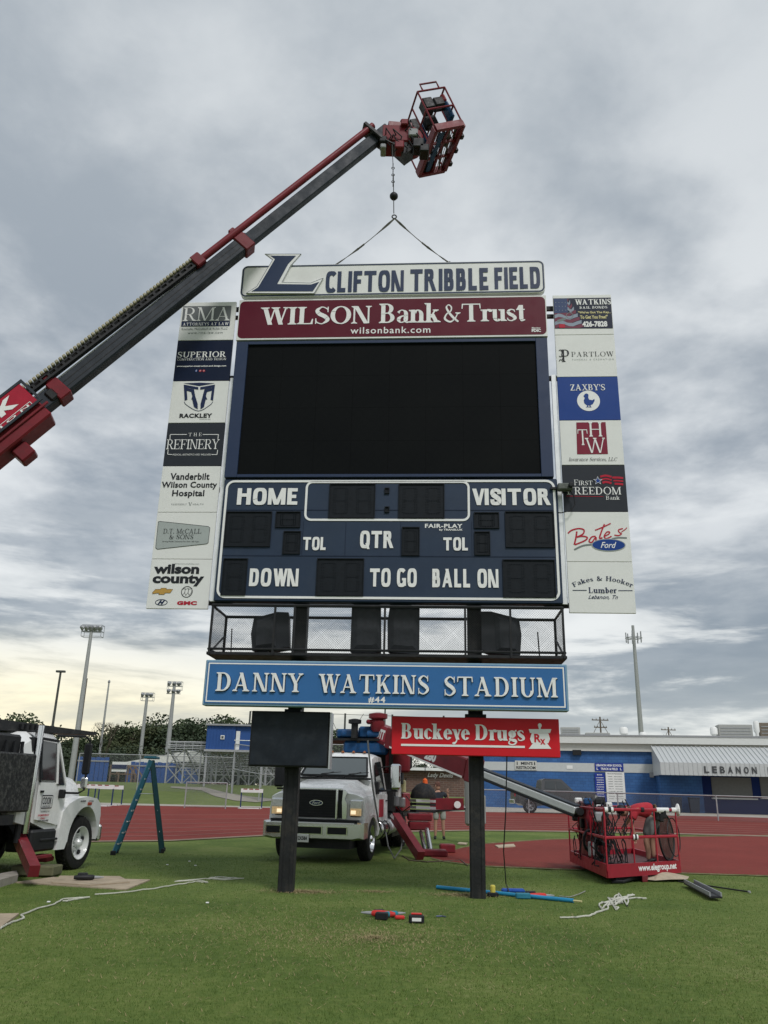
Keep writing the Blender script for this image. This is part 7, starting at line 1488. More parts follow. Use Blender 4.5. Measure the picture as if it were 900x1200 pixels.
# sleeper fairing, stack, steps
q = Lk(); loft(q, [(-2.90, mirror([(0, 2.40), (.85, 2.38), (1.02, 2.25), (1.08, 1.9), (1.08, .95), (0, .95)])), (-2.60, mirror([(0, 2.52), (.85, 2.50), (1.02, 2.38), (1.08, 2.0), (1.08, .9), (0, .9)]))]); q.build('fairing', TRUCKW, lt, smooth=True)
for y in (-2.48,): q = Lk(); q.tube((1.05, y, .75), (1.05, y, 2.62), .075, 14); q.build('exhaust_stack', CHROME, lt, smooth=True)
q = Lk(); q.tube((1.0, -2.62, .6), (1.0, -2.62, 2.4), .06, 10); q.build('black_pipe', BLACK, lt)
q = Lk(); q.bbox(.6, 1.12, -2.3, -1.1, .42, .80, .04); q.build('battery_box', BLACK, lt); q = Lk(); q.bbox(.9, 1.14, -2.2, -1.2, .30, .36, .01); q.build('step', MAR, lt); q = Lk(); q.bbox(.9, 1.14, -1.9, -1.05, .60, .64, .01); q.build('step', BLACK, lt)
q = Lk(); q.box(-.45, .45, -9.5, .7, .55, .9); q.build('chassis', BLACK, lt)
q = Lk(); q.bbox(.95, 1.22, -4.1, -2.72, 1.12, 2.10, .03); q.build('tool_box', mat('worn_black', (.022, .023, .024), .6, var=.6, vs=9, bump=.4, bs=12, dirt=.6, dcol=(.16, .16, .15)), lt)
q = Lk(); q.box(-1.2, 1.2, -9.6, -3.15, .92, 1.08); q.build('deck', BLACK, lt)
q = Lk(); q.bbox(-1.0, 1.0, -4.6, -2.95, 1.09, 2.42, .04); q.build('equipment_body', BLACK, lt); q = Lk(); [q.path([(1.0+.1*(k % 2), -2.95-.12*k, 2.3), (1.12, -3.0-.12*k, 1.9), (1.08, -2.9-.1*k, 1.3)], .025, 5) for k in range(8)]; q.build('hose_bundle', BLK2, lt, kind='stuff')
for y in (-3.5, -4.0): q = Lk(); q.bbox(.7, 1.1, y-.25, y+.2, .35, .85, .03); q.build('side_locker', BLACK, lt)
wheel(WL, lt, 1.16, -6.9, .52, .30, 1, TRUCKW, 5); wheel(WL, lt, -1.16, -6.9, .52, .30, -1, TRUCKW, 5)
# rack over the cab
RK = mat('rack_black', (.028, .029, .031), .5, var=.3, dirt=.4, dcol=(.1, .1, .095))
a = RY(-30, 852, 15.2); b_ = RY(103, 860, 17.6)
q = MB(); q.beam(a+Vector((0, 0, .05)), b_, .9, .20, w2=.5, h2=.06); q.build('boom_rest', RK, lt)
q = MB(); q.beam(RY(-20, 868, 15.3), RY(60, 862, 16.6), .10, .10); q.beam(RY(2, 890, 15.6), RY(32, 862, 16.0), .1, .12); q.beam(RY(30, 868, 15.8), RY(-20, 905, 15.2), .12, .14); q.beam(RY(0, 862, 15.6), RY(0, 905, 15.6), .1, .1); q.build('rest_brace', RK, lt)
q = MB(); c = RY(13, 873, 15.4); q.bbox(c.x-.14, c.x+.12, 15.35, 15.42, c.z-.09, c.z+.12, .01); q.build('data_plate', GREYV, lt)
for k in range(8): q = MB(); c = RY(2+k*6, 855+.3*k, 15.6); q.lathe([(.05, 0), (.05, .1)], 8, Matrix.Translation(c+Vector((0, 0, .02)))); q.build('rest_roller', BLACK, lt)
# outrigger
q = MB(); q.beam(RY(3, 950, 15.6), RY(22, 982, 15.9), .18, .16); q.build('outrigger_beam', BLACK, lt); q = MB(); q.beam(RY(20, 976, 16.0), G(40, 1021, .24), .17, .18); q.build('outrigger_arm', MAR, lt); g = G(42, 1022)
q = MB(); q.bbox(g.x-.2, g.x+.24, g.y-.16, g.y+.2, .19, .28, .02); q.build('outrigger_foot', MAR, lt)
# ---- raised boom
P0 = RY(-201, 673, 12.6); TT = RY(446, 158, 14.2)
d1 = (TT-P0); L1 = d1.length; d1.normalize(); s1 = d1.cross(Vector((0, 0, 1))).normalized(); z1u = s1.cross(d1).normalized(); WM = frame3(P0, d1, -s1, z1u); S1 = lambda px: on_line(P0, TT, px)*L1
BM = lambda: MB(WM)
q = BM(); q.bbox(-1.6, S1(47), -.24, .24, -.36, .20, .03); b1 = q.build('boom', MAR, lt, label='dark grey telescopic boom with red base, collars and sign plate')
q = BM(); q.bbox(-1.6, S1(47)-.02, -.325, -.242, -.06, .40, .01); pl = q.build('name_board', mat('plate_red', hx('a32236'), .4, var=.12), b1); q = BM(); outline(q, [(-1.6, -.09), (S1(50), -.09), (S1(50), .44), (-1.6, .44)], -.335, .045, .03); q.build('board_frame', DKG, b1)
q = BM(); s9 = S1(32); put_text(q, 'COOK', (s9-1.5, s9, .10, .34), -.332, bold=.06, shear=.1); put_text(q, 'DIVISION', (s9-1.5, s9+.1, -.045, .0), -.332, bold=.02, spacing=1.6); outline(q, [(s9-1.7, -.065), (s9+.16, -.065), (s9+.16, .02), (s9-1.7, .02)], -.333, .010); q.build('board_lettering', LTR, b1)
q = BM(); q.bbox(-1.6, S1(52), -.275, -.242, -.18, -.13, .008); q.build('pipe_rail', MAR, b1)
q = BM(); q.bbox(S1(3)-.12, S1(3)+.18, -.14, .14, -.66, -.37, .03); q.build('cylinder_lug', MAR, b1)
q = BM(); q.bbox(S1(40), S1(292), -.13, .13, -.18, .13, .025); q.build('middle_section', DKG, b1); q = BM(); q.bbox(S1(282), L1+.25, -.10, .10, -.14, .11, .02); q.build('upper_section', DKG, b1)
for k in range(2): q = BM(); q.box(S1(75), S1(280), -.134, -.131, -.09+.10*k, -.075+.10*k); q.build('side_rib', BLACK, b1)
for px, e in ((70, .05), (286, .03)): s0 = S1(px); q = BM(); q.bbox(s0-.15, s0+.10, -.14-e*.6, .14+e*.6, -.20-e*.6, .14+e*.6, .02); q.build('collar', MAR, b1); q = BM(); q.bbox(s0-.1, s0+.05, -.14, .02, .13+e, .33+e, .02); q.build('roller_bracket', MAR, b1)
q = BM(); q.bbox(S1(56), S1(66), -.17, .15, -.15, .08, .03); q.build('winch_motor', BLACK, b1)
# hose carrier chain along the top (links) and the red tube above it
s0, s2 = S1(36), S1(243); n = 52; y0 = -.12
for k in range(n):
    a = s0+(s2-s0)*k/n; z = .35-.05*k/n; q = BM(); q.bbox(a+.01, a+(s2-s0)/n-.012, y0-.09, y0+.09, z, z+.055, .01); q.build('chain_link', mat('chain_tan', hx('a39c86'), .6, var=.15), b1)
for k in range(int(n/2)): a = s0+(s2-s0)*k/(n/2); z = .26-.05*k/(n/2); q = BM(); q.box(a, a+.05, y0-.05, y0+.05, z-.02, z+.10); q.build('carrier_web', BLACK, b1)
q = BM(); q.beam((s0, y0, .235), (s2, y0, .185), .12, .04, (0, 0, 1)); q.beam((s0, y0, .325), (s2, y0, .275), .10, .03, (0, 0, 1)); q.build('carrier_rail', BLACK, b1)
q = BM(); q.beam((s0, 0, .19), (S1(250), 0, .18), .03, .03); q.build('gap_light_strip', LTR, b1)  # white strip added to show the bright gap between carrier and boom
q = BM(); q.tube((s2-.1, y0, .235), (L1-.05, y0, .215), .072, 12); q.build('red_tube', MAR, b1, smooth=True); q = BM(); q.tube((S1(290), y0+.1, .27), (L1-.1, y0+.12, .26), .03, 8); q.build('slim_tube', MAR, b1)
q = BM(); q.bbox(s2-.12, s2+.10, -.22, .0, .11, .37, .02); q.build('tube_bracket', MAR, b1); q = BM(); q.bbox(S1(440)-.06, S1(440)+.04, -.21, .14, -.18, .36, .02); q.build('end_plate', BLACK, b1)
# knuckle at the tip
tp = MB(); c0_ = RY(462, 162, 14.3); q = MB(); q.bbox(c0_.x-.30, c0_.x+.42, 14.1, 14.6, c0_.z-.28, c0_.z+.22, .05); q.build('knuckle', MAR, lt)
q = MB(); c2 = RY(478, 168, 14.4); q.lathe([(.30, -.2), (.34, -.15), (.34, .15), (.30, .2)], 16, Matrix.Translation(c2) @ Matrix.Rotation(.5, 4, 'Y') @ Matrix.Rotation(math.pi/2, 4, 'X')); q.build('slew_motor', MAR, lt, smooth=True)
q = MB(); q.beam(RY(452, 160, 14.3), RY(479, 184, 14.3), .34, .26); q.build('jib_arm', BLACK, lt); q = MB(); q.beam(RY(455, 150, 14.2), RY(482, 152, 14.3), .2, .2); q.build('upper_link', MAR, lt)
for k in range(12):
    q = MB(); x, y = random.uniform(452, 492), random.uniform(146, 184); q.path([RY(x, y, 14.1), RY(x+random.uniform(-6, 6), y-7, 14.0), RY(x+random.uniform(2, 12), y+2, 14.05), RY(x+random.uniform(2, 10), y+9, 14.1)], .016, 5); q.build('hose', BLACK, lt)
for k, (x, y, w) in enumerate(((449, 168, .08), (449, 176, .06), (468, 174, .10), (490, 172, .12), (484, 160, .10), (474, 148, .08), (497, 178, .1))): q = MB(); p = RY(x, y, 14.15); q.bbox(p.x-w, p.x+w, 14.0, 14.3, p.z-w, p.z+w, .02); q.build('fitting', (BLACK, GREYP, MAR)[k % 3], lt)
# ---- raised basket: axes from its photographed floor corners
Sc = 1/50.5
fv = ray(510, 160).normalized(); rv = (CR-fv*CR.dot(fv)).normalized(); uv = rv.cross(fv).normalized()
AB = rv*.607+uv*.103+fv*.322; AD = rv*(-.38)+uv*(-.98)+fv*1.03; UPv = rv*(-.417)+uv*.74+fv*.55
A0 = RD(510, 150, 18.0)
WQ = frame3(A0, AB.normalized(), AD.normalized(), UPv.normalized()); lx, ly, lz = AB.length, AD.length, UPv.length
Q = lambda: MB(WQ)
q = Q(); q.box(.02, lx-.02, .02, ly-.02, .0, .012); b2 = q.build('basket', netting('basket_grating', (.10, .10, .11), 14.0, .22), lt, label='raised red work basket seen from below')
for a, b in (((0, 0), (lx, 0)), ((lx, 0), (lx, ly)), ((lx, ly), (0, ly)), ((0, ly), (0, 0))): q = Q(); q.beam((*a, -.01), (*b, -.01), .09, .16); q.build('floor_frame', MAR, b2)
for f in (.33, .66): q = Q(); q.beam((0, ly*f, -.02), (lx, ly*f, -.02), .05, .05); q.build('floor_beam', MAR, b2)
q = Q(); q.beam((lx*.5, 0, -.03), (lx*.5, ly, -.03), .04, .04); q.build('floor_beam', MAR, b2); q = Q(); q.beam((lx*.3, ly*.1, -.04), (lx*.3, ly*.95, -.04), .11, .02); q.build('blue_board', HYD, b2)
def q_rail(p, r=.022, m_=MAR, name='rail'): q = Q(); q.path(p, r, 8); q.build(name, m_, b2, smooth=True)
for z in (lz*.5, lz): q_rail([(0, 0, z), (lx, 0, z)]); q_rail([(lx, 0, z), (lx, ly, z)]); q_rail([(lx, ly, z), (0, ly, z)]); q_rail([(0, ly, z), (0, 0, z)])
for x, y in ((0, 0), (lx, 0), (lx, ly), (0, ly), (lx, ly*.33), (lx, ly*.66), (0, ly*.33), (0, ly*.66)): q_rail([(x, y, 0), (x, y, lz)], .02, MAR, 'post')
q_rail([(0, ly*.72, lz), (-.02, ly*.74, lz*1.22), (-.02, ly*.95, lz*1.25), (0, ly, lz)], .022); q_rail([(lx*.2, 0, lz), (lx*.2, 0, lz*1.18), (lx*.8, 0, lz*1.18), (lx*.8, 0, lz)], .022)
for x, y, z, w, l, h, m_ in ((.08, .08, .62, .26, .3, .3, BLK2), (.36, .10, .66, .26, .25, .24, BLACK), (.2, .5, .5, .3, .22, .28, BLK2), (-.08, ly*.45, .45, .2, .35, .45, BLK2), (.1, ly*.5, .3, .15, .2, .5, HYD), (lx-.1, .1, .3, .1, .25, .45, HYD), (lx-.12, .1, .75, .12, .25, .2, REDP), (.3, ly*.3, .02, .3, .3, .2, BLACK), (.1, ly*.8, .02, .3, .25, .15, BLACK)):
    q = Q(); q.bbox(x, x+w, y, y+l, z, z+h, .03); q.build('stowed_gear', m_, b2)
for f in (.2, .5, .8): q = Q(); q.bbox(lx+.03, lx+.12, ly*f, ly*f+.12, -.12, .05, .02); q.build('clamp', BLACK, b2)
# turret on the left truck, mostly outside the frame
q = MB(); pv = P0-d1*1.0; q.bbox(P0.x-.9, P0.x+.2, 12.2, 13.2, 1.08, P0.z-.1, .06); q.build('turret_frame', MAR, lt); q = MB(); q.lathe([(.7, 1.08), (.7, 1.5), (.6, 1.55)], 20, Matrix.Translation((P0.x-.35, 12.7, 0))); q.build('turntable', BLACK, lt)
wbeam(Vector((P0.x-.1, 12.5, 1.7)), P0+d1*2.6-z1u*.45, .2, .2, 'lift_cylinder', CHR2, lt)

# ------------------------------------------------------------------ hoist line, ball and slings
HB = Vector(WB @ Vector((B(461.5, 230)[0], 0, B(461.5, 230)[1]))); 
def BW(x, y, off=0.0): u, z = B(x, y); return WB @ Vector((u, off, z))
hk = thing('crane_hook', 'hoist cable with a round headache ball hanging below the raised boom tip', 'hook', tuple(BW(462, 252)))
q = MB(); q.tube(BW(459.5, 168), BW(460.5, 192), .008, 6); q.tube(BW(461, 205), BW(461.5, 250), .010, 6); q.build('cable', mat('cable_steel', (.10, .10, .10), .5, .4, var=.1), hk)
for k, y in enumerate((193, 197, 201, 205, 209, 213, 217)): q = MB(); q.ring(BW(460.6, y), (0, 1, 0) if k % 2 else (1, 0, 0), .028, .010, 12, 5); q.build('chain_link', BLACK, hk)
q = MB(); q.lathe([(.02, -.085), (.055, -.07), (.085, -.03), (.088, 0), (.085, .03), (.055, .07), (.02, .085)], 18, Matrix.Translation(BW(461.5, 230))); q.build('ball', BLACK, hk, smooth=True)
q = MB(); q.ring(BW(462, 254), (0, 1, 0), .045, .014, 16, 6); q.build('hook_ring', BLACK, hk)
for xe, lab in ((391, 'left grey webbing sling from the crane hook down to the top sign'), (527, 'right grey webbing sling from the crane hook down to the top sign')):
    p, e = BW(462.5, 256), BW(xe, 312 if xe < 400 else 308.5); t = thing('lifting_sling', lab, 'sling', tuple(e), 0, 'slings holding the top sign')
    q = MB(); n = 10; pts_ = [p+(e-p)*i/n+Vector((0, 0, -.05*math.sin(math.pi*i/n))) for i in range(n+1)]
    for i in range(n): a = .03+.018*math.sin(i*1.4); q.beam(pts_[i], pts_[i+1], a, .012, up=(0, .3+math.cos(i*.9), 1), w2=.03+.018*math.sin((i+1)*1.4), h2=.012)
    q.build('webbing', mat('webbing_grey', (.14, .135, .12), .8, var=.3), t); q = MB(); q.ring(e, (1, 0, 0), .035, .01, 12, 5); q.build('shackle', BLACK, t)
# ------------------------------------------------------------------ rope hanging from the red sign to the tools
t = thing('hanging_cable', 'thin dark cable hanging from the red sign to the grass right of the post', 'cable', tuple(G(602, 1048)))
q = MB(); q.path([WB @ Vector((B(595.5, 886)[0], .25, B(595.5, 886)[1])), WB @ Vector((B(594.5, 950)[0], .3, B(594.5, 950)[1])), WB @ Vector((B(593, 1000)[0], .5, B(593, 1000)[1])), G(593, 1036, .12), G(597, 1046, .03), G(612, 1051, .02)], .010, 6); q.build('line', BLK2, t)
# ------------------------------------------------------------------ pickup parked by the wall
pk = G(604, 950); pe = G(702, 953); PKW = 5.85; ya2 = math.atan2(pe.y-pk.y, pe.x-pk.x)
scp = (pe-pk).length
pkc = RY(604, 951, 50.5); pke = RY(702, 951, 50.5); L_p = pke.x-pkc.x; zg2 = .55; f_ = L_p/5.85; WPk = Matrix.Translation((pkc.x, 50.5, zg2)) @ Matrix.Rotation(0, 4, 'Z') @ Matrix.Diagonal((f_, 1, 1, 1))
pt = thing('pickup_truck', 'dark grey crew cab pickup parked along the blue wall behind the boom', 'pickup', (pkc.x+L_p/2, 50.5, zg2))
PG = mat('pickup_grey', (.060, .064, .068), .35, var=.08, coat=.5)
def arc_pts(cx, r=.46, n=10): return [(cx+r*math.cos(a), .40+r*math.sin(a)) for a in np.linspace(math.pi, 0, n)]
body = [(0.05, .55), (.35, .52)]+arc_pts(1.05)+[(2.0, .45), (4.3, .45)]+arc_pts(4.85)+[(5.45, .5), (5.82, .55), (5.85, 1.0), (5.7, 1.18), (4.3, 1.28), (4.05, 1.30), (2.0, 1.30), (.08, 1.30), (.03, 1.0)]
q = MB(WPk); q.prism(body[::-1], 0, 1.95); q.build('body', PG, pt)
q = MB(WPk); cab_ = [(1.85, 1.28), (1.98, 1.86), (2.2, 1.95), (3.35, 1.94), (4.15, 1.30)]; n = len(cab_); q.add([(x, .04+(.14 if z > 1.5 else 0), z) for x, z in cab_]+[(x, 1.91-(.14 if z > 1.5 else 0), z) for x, z in cab_], [tuple(range(n)), tuple(range(n, 2*n))[::-1]]+[(i, n+i, n+(i+1) % n, (i+1) % n) for i in range(n)]); q.build('cabin', PG, pt)
for P in ([(2.12, 1.38), (2.2, 1.80), (2.85, 1.82), (2.88, 1.36)], [(2.97, 1.36), (2.95, 1.82), (3.28, 1.80), (3.82, 1.38)]): q = MB(WPk); q.add([(x, .02+(z-1.3)*.24, z) for x, z in P]+[(x, .06+(z-1.3)*.24, z) for x, z in P], [(0, 1, 2, 3), (7, 6, 5, 4)]); q.build('side_window', GLASS, pt)
for cx in (1.05, 4.85): wheel(Matrix.Translation((pkc.x+cx*f_, 50.5, zg2)) @ Matrix.Rotation(-math.pi/2, 4, 'Z'), pt, 0.02, 0, .40, .25, 1, GREYP, 6)
q = MB(WPk); q.bbox(5.80, 5.93, .05, 1.9, .5, .78, .04); q.build('front_bumper', CHR2, pt); q = MB(WPk); q.bbox(-.08, .05, .05, 1.9, .5, .75, .04); q.build('rear_bumper', CHR2, pt); q = MB(WPk); q.bbox(-.01, .06, .01, .2, .9, 1.2, .02); q.build('tail_lamp', PRED, pt); q = MB(WPk); q.bbox(5.6, 5.83, -.01, .25, .88, 1.08, .03); q.build('headlight', CHR2, pt)
for x in (2.9, 3.9): q = MB(WPk); q.box(x, x+.012, -.006, -.001, .5, 1.29); q.build('door_seam', BLACK, pt)
# ================================================================== PEOPLE
def skin(name, V, E_, par, m_, sub=2, root=0):
    me = bpy.data.meshes.new(name); top = par
    while top.parent: top = top.parent
    inv = RM[top.name].inverted()
    me.from_pydata([tuple(inv @ Vector(v[:3])) for v in V], E_, []); o = bpy.data.objects.new(name, me); C.objects.link(o); o.parent = par
    sm_ = o.modifiers.new('skin', 'SKIN'); sm_.use_smooth_shade = True; o.modifiers.new('sub', 'SUBSURF').levels = sub; o.modifiers['sub'].render_levels = sub
    for i, v in enumerate(V): me.skin_vertices[0].data[i].radius = (v[3], v[4] if len(v) > 4 else v[3]); me.skin_vertices[0].data[i].use_root = (i == root)
    me.materials.append(m_); return o
SKIN = mat('skin', (.42, .24, .17), .6, var=.08, vs=10); 
def head(c, fwd, up, par, r=.105, hair=BLK2, cap=None):
    f = Vector(fwd).normalized(); u = Vector(up).normalized(); u = (u-f*u.dot(f)).normalized(); s_ = f.cross(u); Wh = frame3(c, s_, f, u)
    q = MB(Wh); prof = [(.03, -.125), (.062, -.105), (.078, -.06), (.083, 0), (.082, .05), (.062, .10), (.02, .125)]; q.lathe(prof, 16, Matrix.Diagonal((1, 1.15, 1, 1))); h = q.build('head', SKIN, par, smooth=True)
    q = MB(Wh); q.add([(-.014, .09, -.03), (.014, .09, -.03), (0, .125, -.028), (0, .095, .02)], [(0, 1, 2), (0, 2, 3), (2, 1, 3), (0, 3, 1)]); q.build('nose', SKIN, h)
    for k in (-1, 1):
        q = MB(Wh); q.lathe([(.013, 0), (.009, .008)], 8, Matrix.Translation((k*.034, .088, .012)) @ Matrix.Rotation(-math.pi/2, 4, 'X')); q.build('eye', BLK2, h)
        q = MB(Wh); q.bbox(k*.080, k*.098, -.02, .02, -.035, .03, .008); q.build('ear', SKIN, h)
    q = MB(Wh); q.box(-.025, .025, .088, .094, -.068, -.058); q.build('mouth', PRED, h)
    q = MB(Wh); q.lathe([(.088, -.02), (.093, .03), (.085, .09), (.045, .13), (.01, .138)], 16, Matrix.Translation((0, -.012, 0)) @ Matrix.Diagonal((1, 1.15, 1, 1))); q.build('hair' if cap is None else 'cap', hair if cap is None else cap, h, smooth=True)
    if cap: q = MB(Wh); q.bbox(-.07, .07, .07, .19, .035, .05, .006); q.build('cap_brim', cap, h)
    return h
def hand(w, d, par, side=1):
    "palm with four curled fingers and a thumb leaving its side"
    d = Vector(d).normalized(); n = d.orthogonal().normalized(); s_ = d.cross(n)
    V = [(*w, .026, .02), (*(w+d*.05), .036, .018), (*(w+d*.085), .034, .016)]; E_ = [(0, 1), (1, 2)]
    for k in range(4):
        b = w+d*.08+s_*(k-1.5)*.019; l = (.07, .08, .075, .055)[k]; i = len(V); V += [(*b, .0085), (*(b+d*l*.5+n*.006), .008), (*(b+d*l*.8+n*.03), .0075), (*(b+d*l*.7+n*.05), .007)]; E_ += [(2, i), (i, i+1), (i+1, i+2), (i+2, i+3)]
    i = len(V); b = w+d*.03+s_*.03*side; V += [(*b, .011), (*(b+d*.03+s_*.022*side+n*.01), .010), (*(b+d*.055+s_*.026*side+n*.03), .009)]; E_ += [(1, i), (i, i+1), (i+1, i+2)]
    return skin('hand', V, E_, par, SKIN, 1)
# --- worker bending over inside the lowered basket
fx = WK @ Vector((wx*.66, .42, zf_)); pr = thing('person', 'person in a red shirt and grey shorts bending over inside the lowered basket', 'person', tuple(fx))
X_ = Vector((1, 0, 0)); Y_ = Vector((0, 1, 0)); 
def W3(px, py, Y): return RY(px, py, Y)
Yp = fx.y; hipL, hipR = W3(764, 958, Yp-.10), W3(768, 957, Yp+.14); pel = W3(768, 953, Yp); wai = W3(758, 949, Yp); che = W3(747, 948, Yp); shL, shR = W3(743, 951, Yp-.19), W3(744, 949, Yp+.19); nk = W3(738, 948, Yp)
knL, knR = W3(757, 985, Yp-.14), W3(764, 984, Yp+.16); anL, anR = W3(760, 1008, Yp-.12), W3(766, 1005, Yp+.18); elL = W3(740, 966, Yp-.24); wrL = W3(744, 980, Yp-.30); elR = W3(737, 960, Yp+.22); wrR = W3(731, 970, Yp+.2)
V = [(*pel, .13, .11), (*wai, .12, .10), (*che, .14, .11), (*nk, .06, .06), (*(nk+(nk-che)*.6), .05, .05), (*hipL, .095), (*knL, .062), (*((knL+anL)/2+X_*.02), .058), (*anL, .04), (*hipR, .095), (*knR, .062), (*((knR+anR)/2), .058), (*anR, .04), (*shL, .06), (*elL, .042), (*wrL, .028), (*shR, .06), (*elR, .042), (*wrR, .028)]
E_ = [(0, 1), (1, 2), (2, 3), (3, 4), (0, 5), (5, 6), (6, 7), (7, 8), (0, 9), (9, 10), (10, 11), (11, 12), (2, 13), (13, 14), (14, 15), (2, 16), (16, 17), (17, 18)]
skin('body', V, E_, pr, SKIN)
REDS = mat('red_shirt', (.42, .035, .05), .85, var=.15, vs=9); SHG = mat('shorts_grey', (.15, .155, .155), .9, var=.2, vs=10)
skin('shirt', [(*(pel+(wai-pel)*.4), .20, .18), (*wai, .205, .18), (*che, .20, .18), (*(nk+(che-nk)*.4), .09), (*shL, .10), (*(shL+(elL-shL)*.7), .08), (*shR, .082), (*((shR+elR)/2), .066)], [(0, 1), (1, 2), (2, 3), (2, 4), (4, 5), (2, 6), (6, 7)], pr, REDS)
skin('shorts', [(*pel, .175, .155), (*hipL, .13), (*(hipL+(knL-hipL)*.9), .115), (*hipR, .13), (*(hipR+(knR-hipR)*.9), .115), (*(pel+(wai-pel)*.35), .14)], [(0, 1), (1, 2), (0, 3), (3, 4), (0, 5)], pr, SHG)
for a in (anL, anR): skin('shoe', [(*(a+Vector((.05, 0, -.02))), .05), (*(a+Vector((0, 0, -.05))), .055, .05), (*(a+Vector((-.16, -.02, -.07))), .045, .03)], [(0, 1), (1, 2)], pr, BLK2, 1)
hd = nk+(nk-che).normalized()*.16+Vector((0, 0, -.04)); head(hd, (-.35, -.1, -1), (-1, 0, .3), pr, cap=BLK2)
hand(wrL, Vector((.02, .05, -1)), pr); hand(wrR, Vector((-.3, 0, -.8)), pr, -1)
q = MB(); 
for a, b in ((pel+Vector((0, -.16, .02)), wai+Vector((-.10, -.17, .06))), (wai+Vector((-.1, -.17, .06)), shL+Vector((.02, -.06, .06)))): q.beam(a, b, .05, .012)
q.build('harness_strap', mat('strap_yellow', (.45, .40, .12), .7, var=.1), pr)
q = MB(); q.beam(wai+Vector((.02, -.145, .03)), che+Vector((.02, -.15, .04)), .05, .03); q.build('shirt_band', LTR, pr); q = MB(); q.ring(pel+(wai-pel)*.3, (wai-pel), .155, .022, 18, 6); q.build('tool_belt', mat('belt_tan', (.12, .09, .05), .8, var=.2), pr)
for k, (dx, dz) in enumerate(((.06, -.05), (.12, .02), (-.02, -.02))): q = MB(); c = pel+Vector((dx, -.16, dz)); q.bbox(c.x-.05, c.x+.05, c.y-.05, c.y+.04, c.z-.12, c.z+.05, .02); q.build('pouch', BLACK, pr)
# --- person standing behind the truck
fx = G(515, 984); p2 = thing('person', 'person in a dark top and light shorts standing behind the red outrigger beam', 'person', tuple(fx))
Yp = fx.y; g_ = fx.z; bx0 = fx.x; h_ = 1.78
V3 = lambda x, z, y=0: Vector((bx0+x, Yp+y, g_+z))
V = [(*V3(0, .98), .13, .11), (*V3(-.02, 1.2), .12, .10), (*V3(-.03, 1.36), .15, .11), (*V3(-.05, 1.50), .06), (*V3(-.06, 1.56), .05), (*V3(-.11, .90), .09), (*V3(-.13, .48), .058), (*V3(-.13, .28), .055), (*V3(-.14, .09), .038), (*V3(.11, .90), .09), (*V3(.12, .48), .058), (*V3(.13, .28), .055), (*V3(.14, .09), .038), (*V3(-.20, 1.42), .055), (*V3(-.27, 1.16), .042), (*V3(-.18, .98, -.12), .028), (*V3(.15, 1.42), .055), (*V3(.30, 1.22), .042), (*V3(.26, 1.44, -.1), .028)]
skin('body', V, E_, p2, SKIN)
skin('shirt', [(*V3(0, 1.0), .15, .125), (*V3(-.02, 1.2), .145, .12), (*V3(-.03, 1.37), .165, .12), (*V3(-.04, 1.46), .08), (*V3(-.20, 1.42), .075), (*V3(-.24, 1.26), .062), (*V3(.15, 1.42), .075), (*V3(.24, 1.30), .062)], [(0, 1), (1, 2), (2, 3), (2, 4), (4, 5), (2, 6), (6, 7)], p2, mat('navy_shirt', (.03, .035, .045), .85, var=.2))
skin('shorts', [(*V3(0, .98), .15, .13), (*V3(-.11, .88), .11), (*V3(-.12, .58), .10), (*V3(.11, .88), .11), (*V3(.12, .58), .10)], [(0, 1), (1, 2), (0, 3), (3, 4)], p2, mat('pale_shorts', (.34, .36, .33), .9, var=.15))
for x in (-.14, .14): skin('shoe', [(*V3(x, .12, .04), .05), (*V3(x, .06, .02), .055), (*V3(x*1.1, .045, -.14), .045, .035)], [(0, 1), (1, 2)], p2, BLK2, 1)
head(V3(-.07, 1.67), (-.6, .6, -.1), (0, 0, 1), p2, hair=mat('hair_brown', (.07, .04, .025), .7), cap=mat('cap_brown', (.12, .06, .045), .8))
hand(V3(-.18, .98, -.12), Vector((.1, -.3, -1)), p2); hand(V3(.26, 1.44, -.1), Vector((-.1, -.1, 1)), p2, -1)
# ================================================================== SMALL THINGS
# round mesh guard standing behind the basket
c = RY(781, 981, Rr.y+.30); t = thing('mesh_guard', 'tall round black mesh guard leaning at the right end of the lowered basket', 'guard', tuple(c-Vector((0, 0, .7))))
nr = Vector((.80, -.60, .05)).normalized(); R_ = .47; q = MB(); q.ring(c, nr, R_, .022, 32, 6); q.ring(c+nr*.16, nr, R_*.82, .012, 28, 5); q.build('rim', BLACK, t, smooth=True)
a_ = nr.orthogonal().normalized(); b_ = nr.cross(a_); q = MB()
for k in range(-14, 15):
    s_ = k/15*R_; l = math.sqrt(max(R_*R_-s_*s_, 0)); 
    for u_, v_ in ((a_, b_), (b_, a_)): q.tube(c+u_*s_-v_*l, c+u_*s_+v_*l+nr*.0, .0045, 4, caps=False)
q.build('mesh', mat('guard_wire', (.06, .058, .05), .6, var=.1), t, kind='stuff')
q = MB(); q.tube(c-Vector((0, 0, R_)), Vector((c.x, c.y, .28)), .03, 6); q.build('stand', BLACK, t)
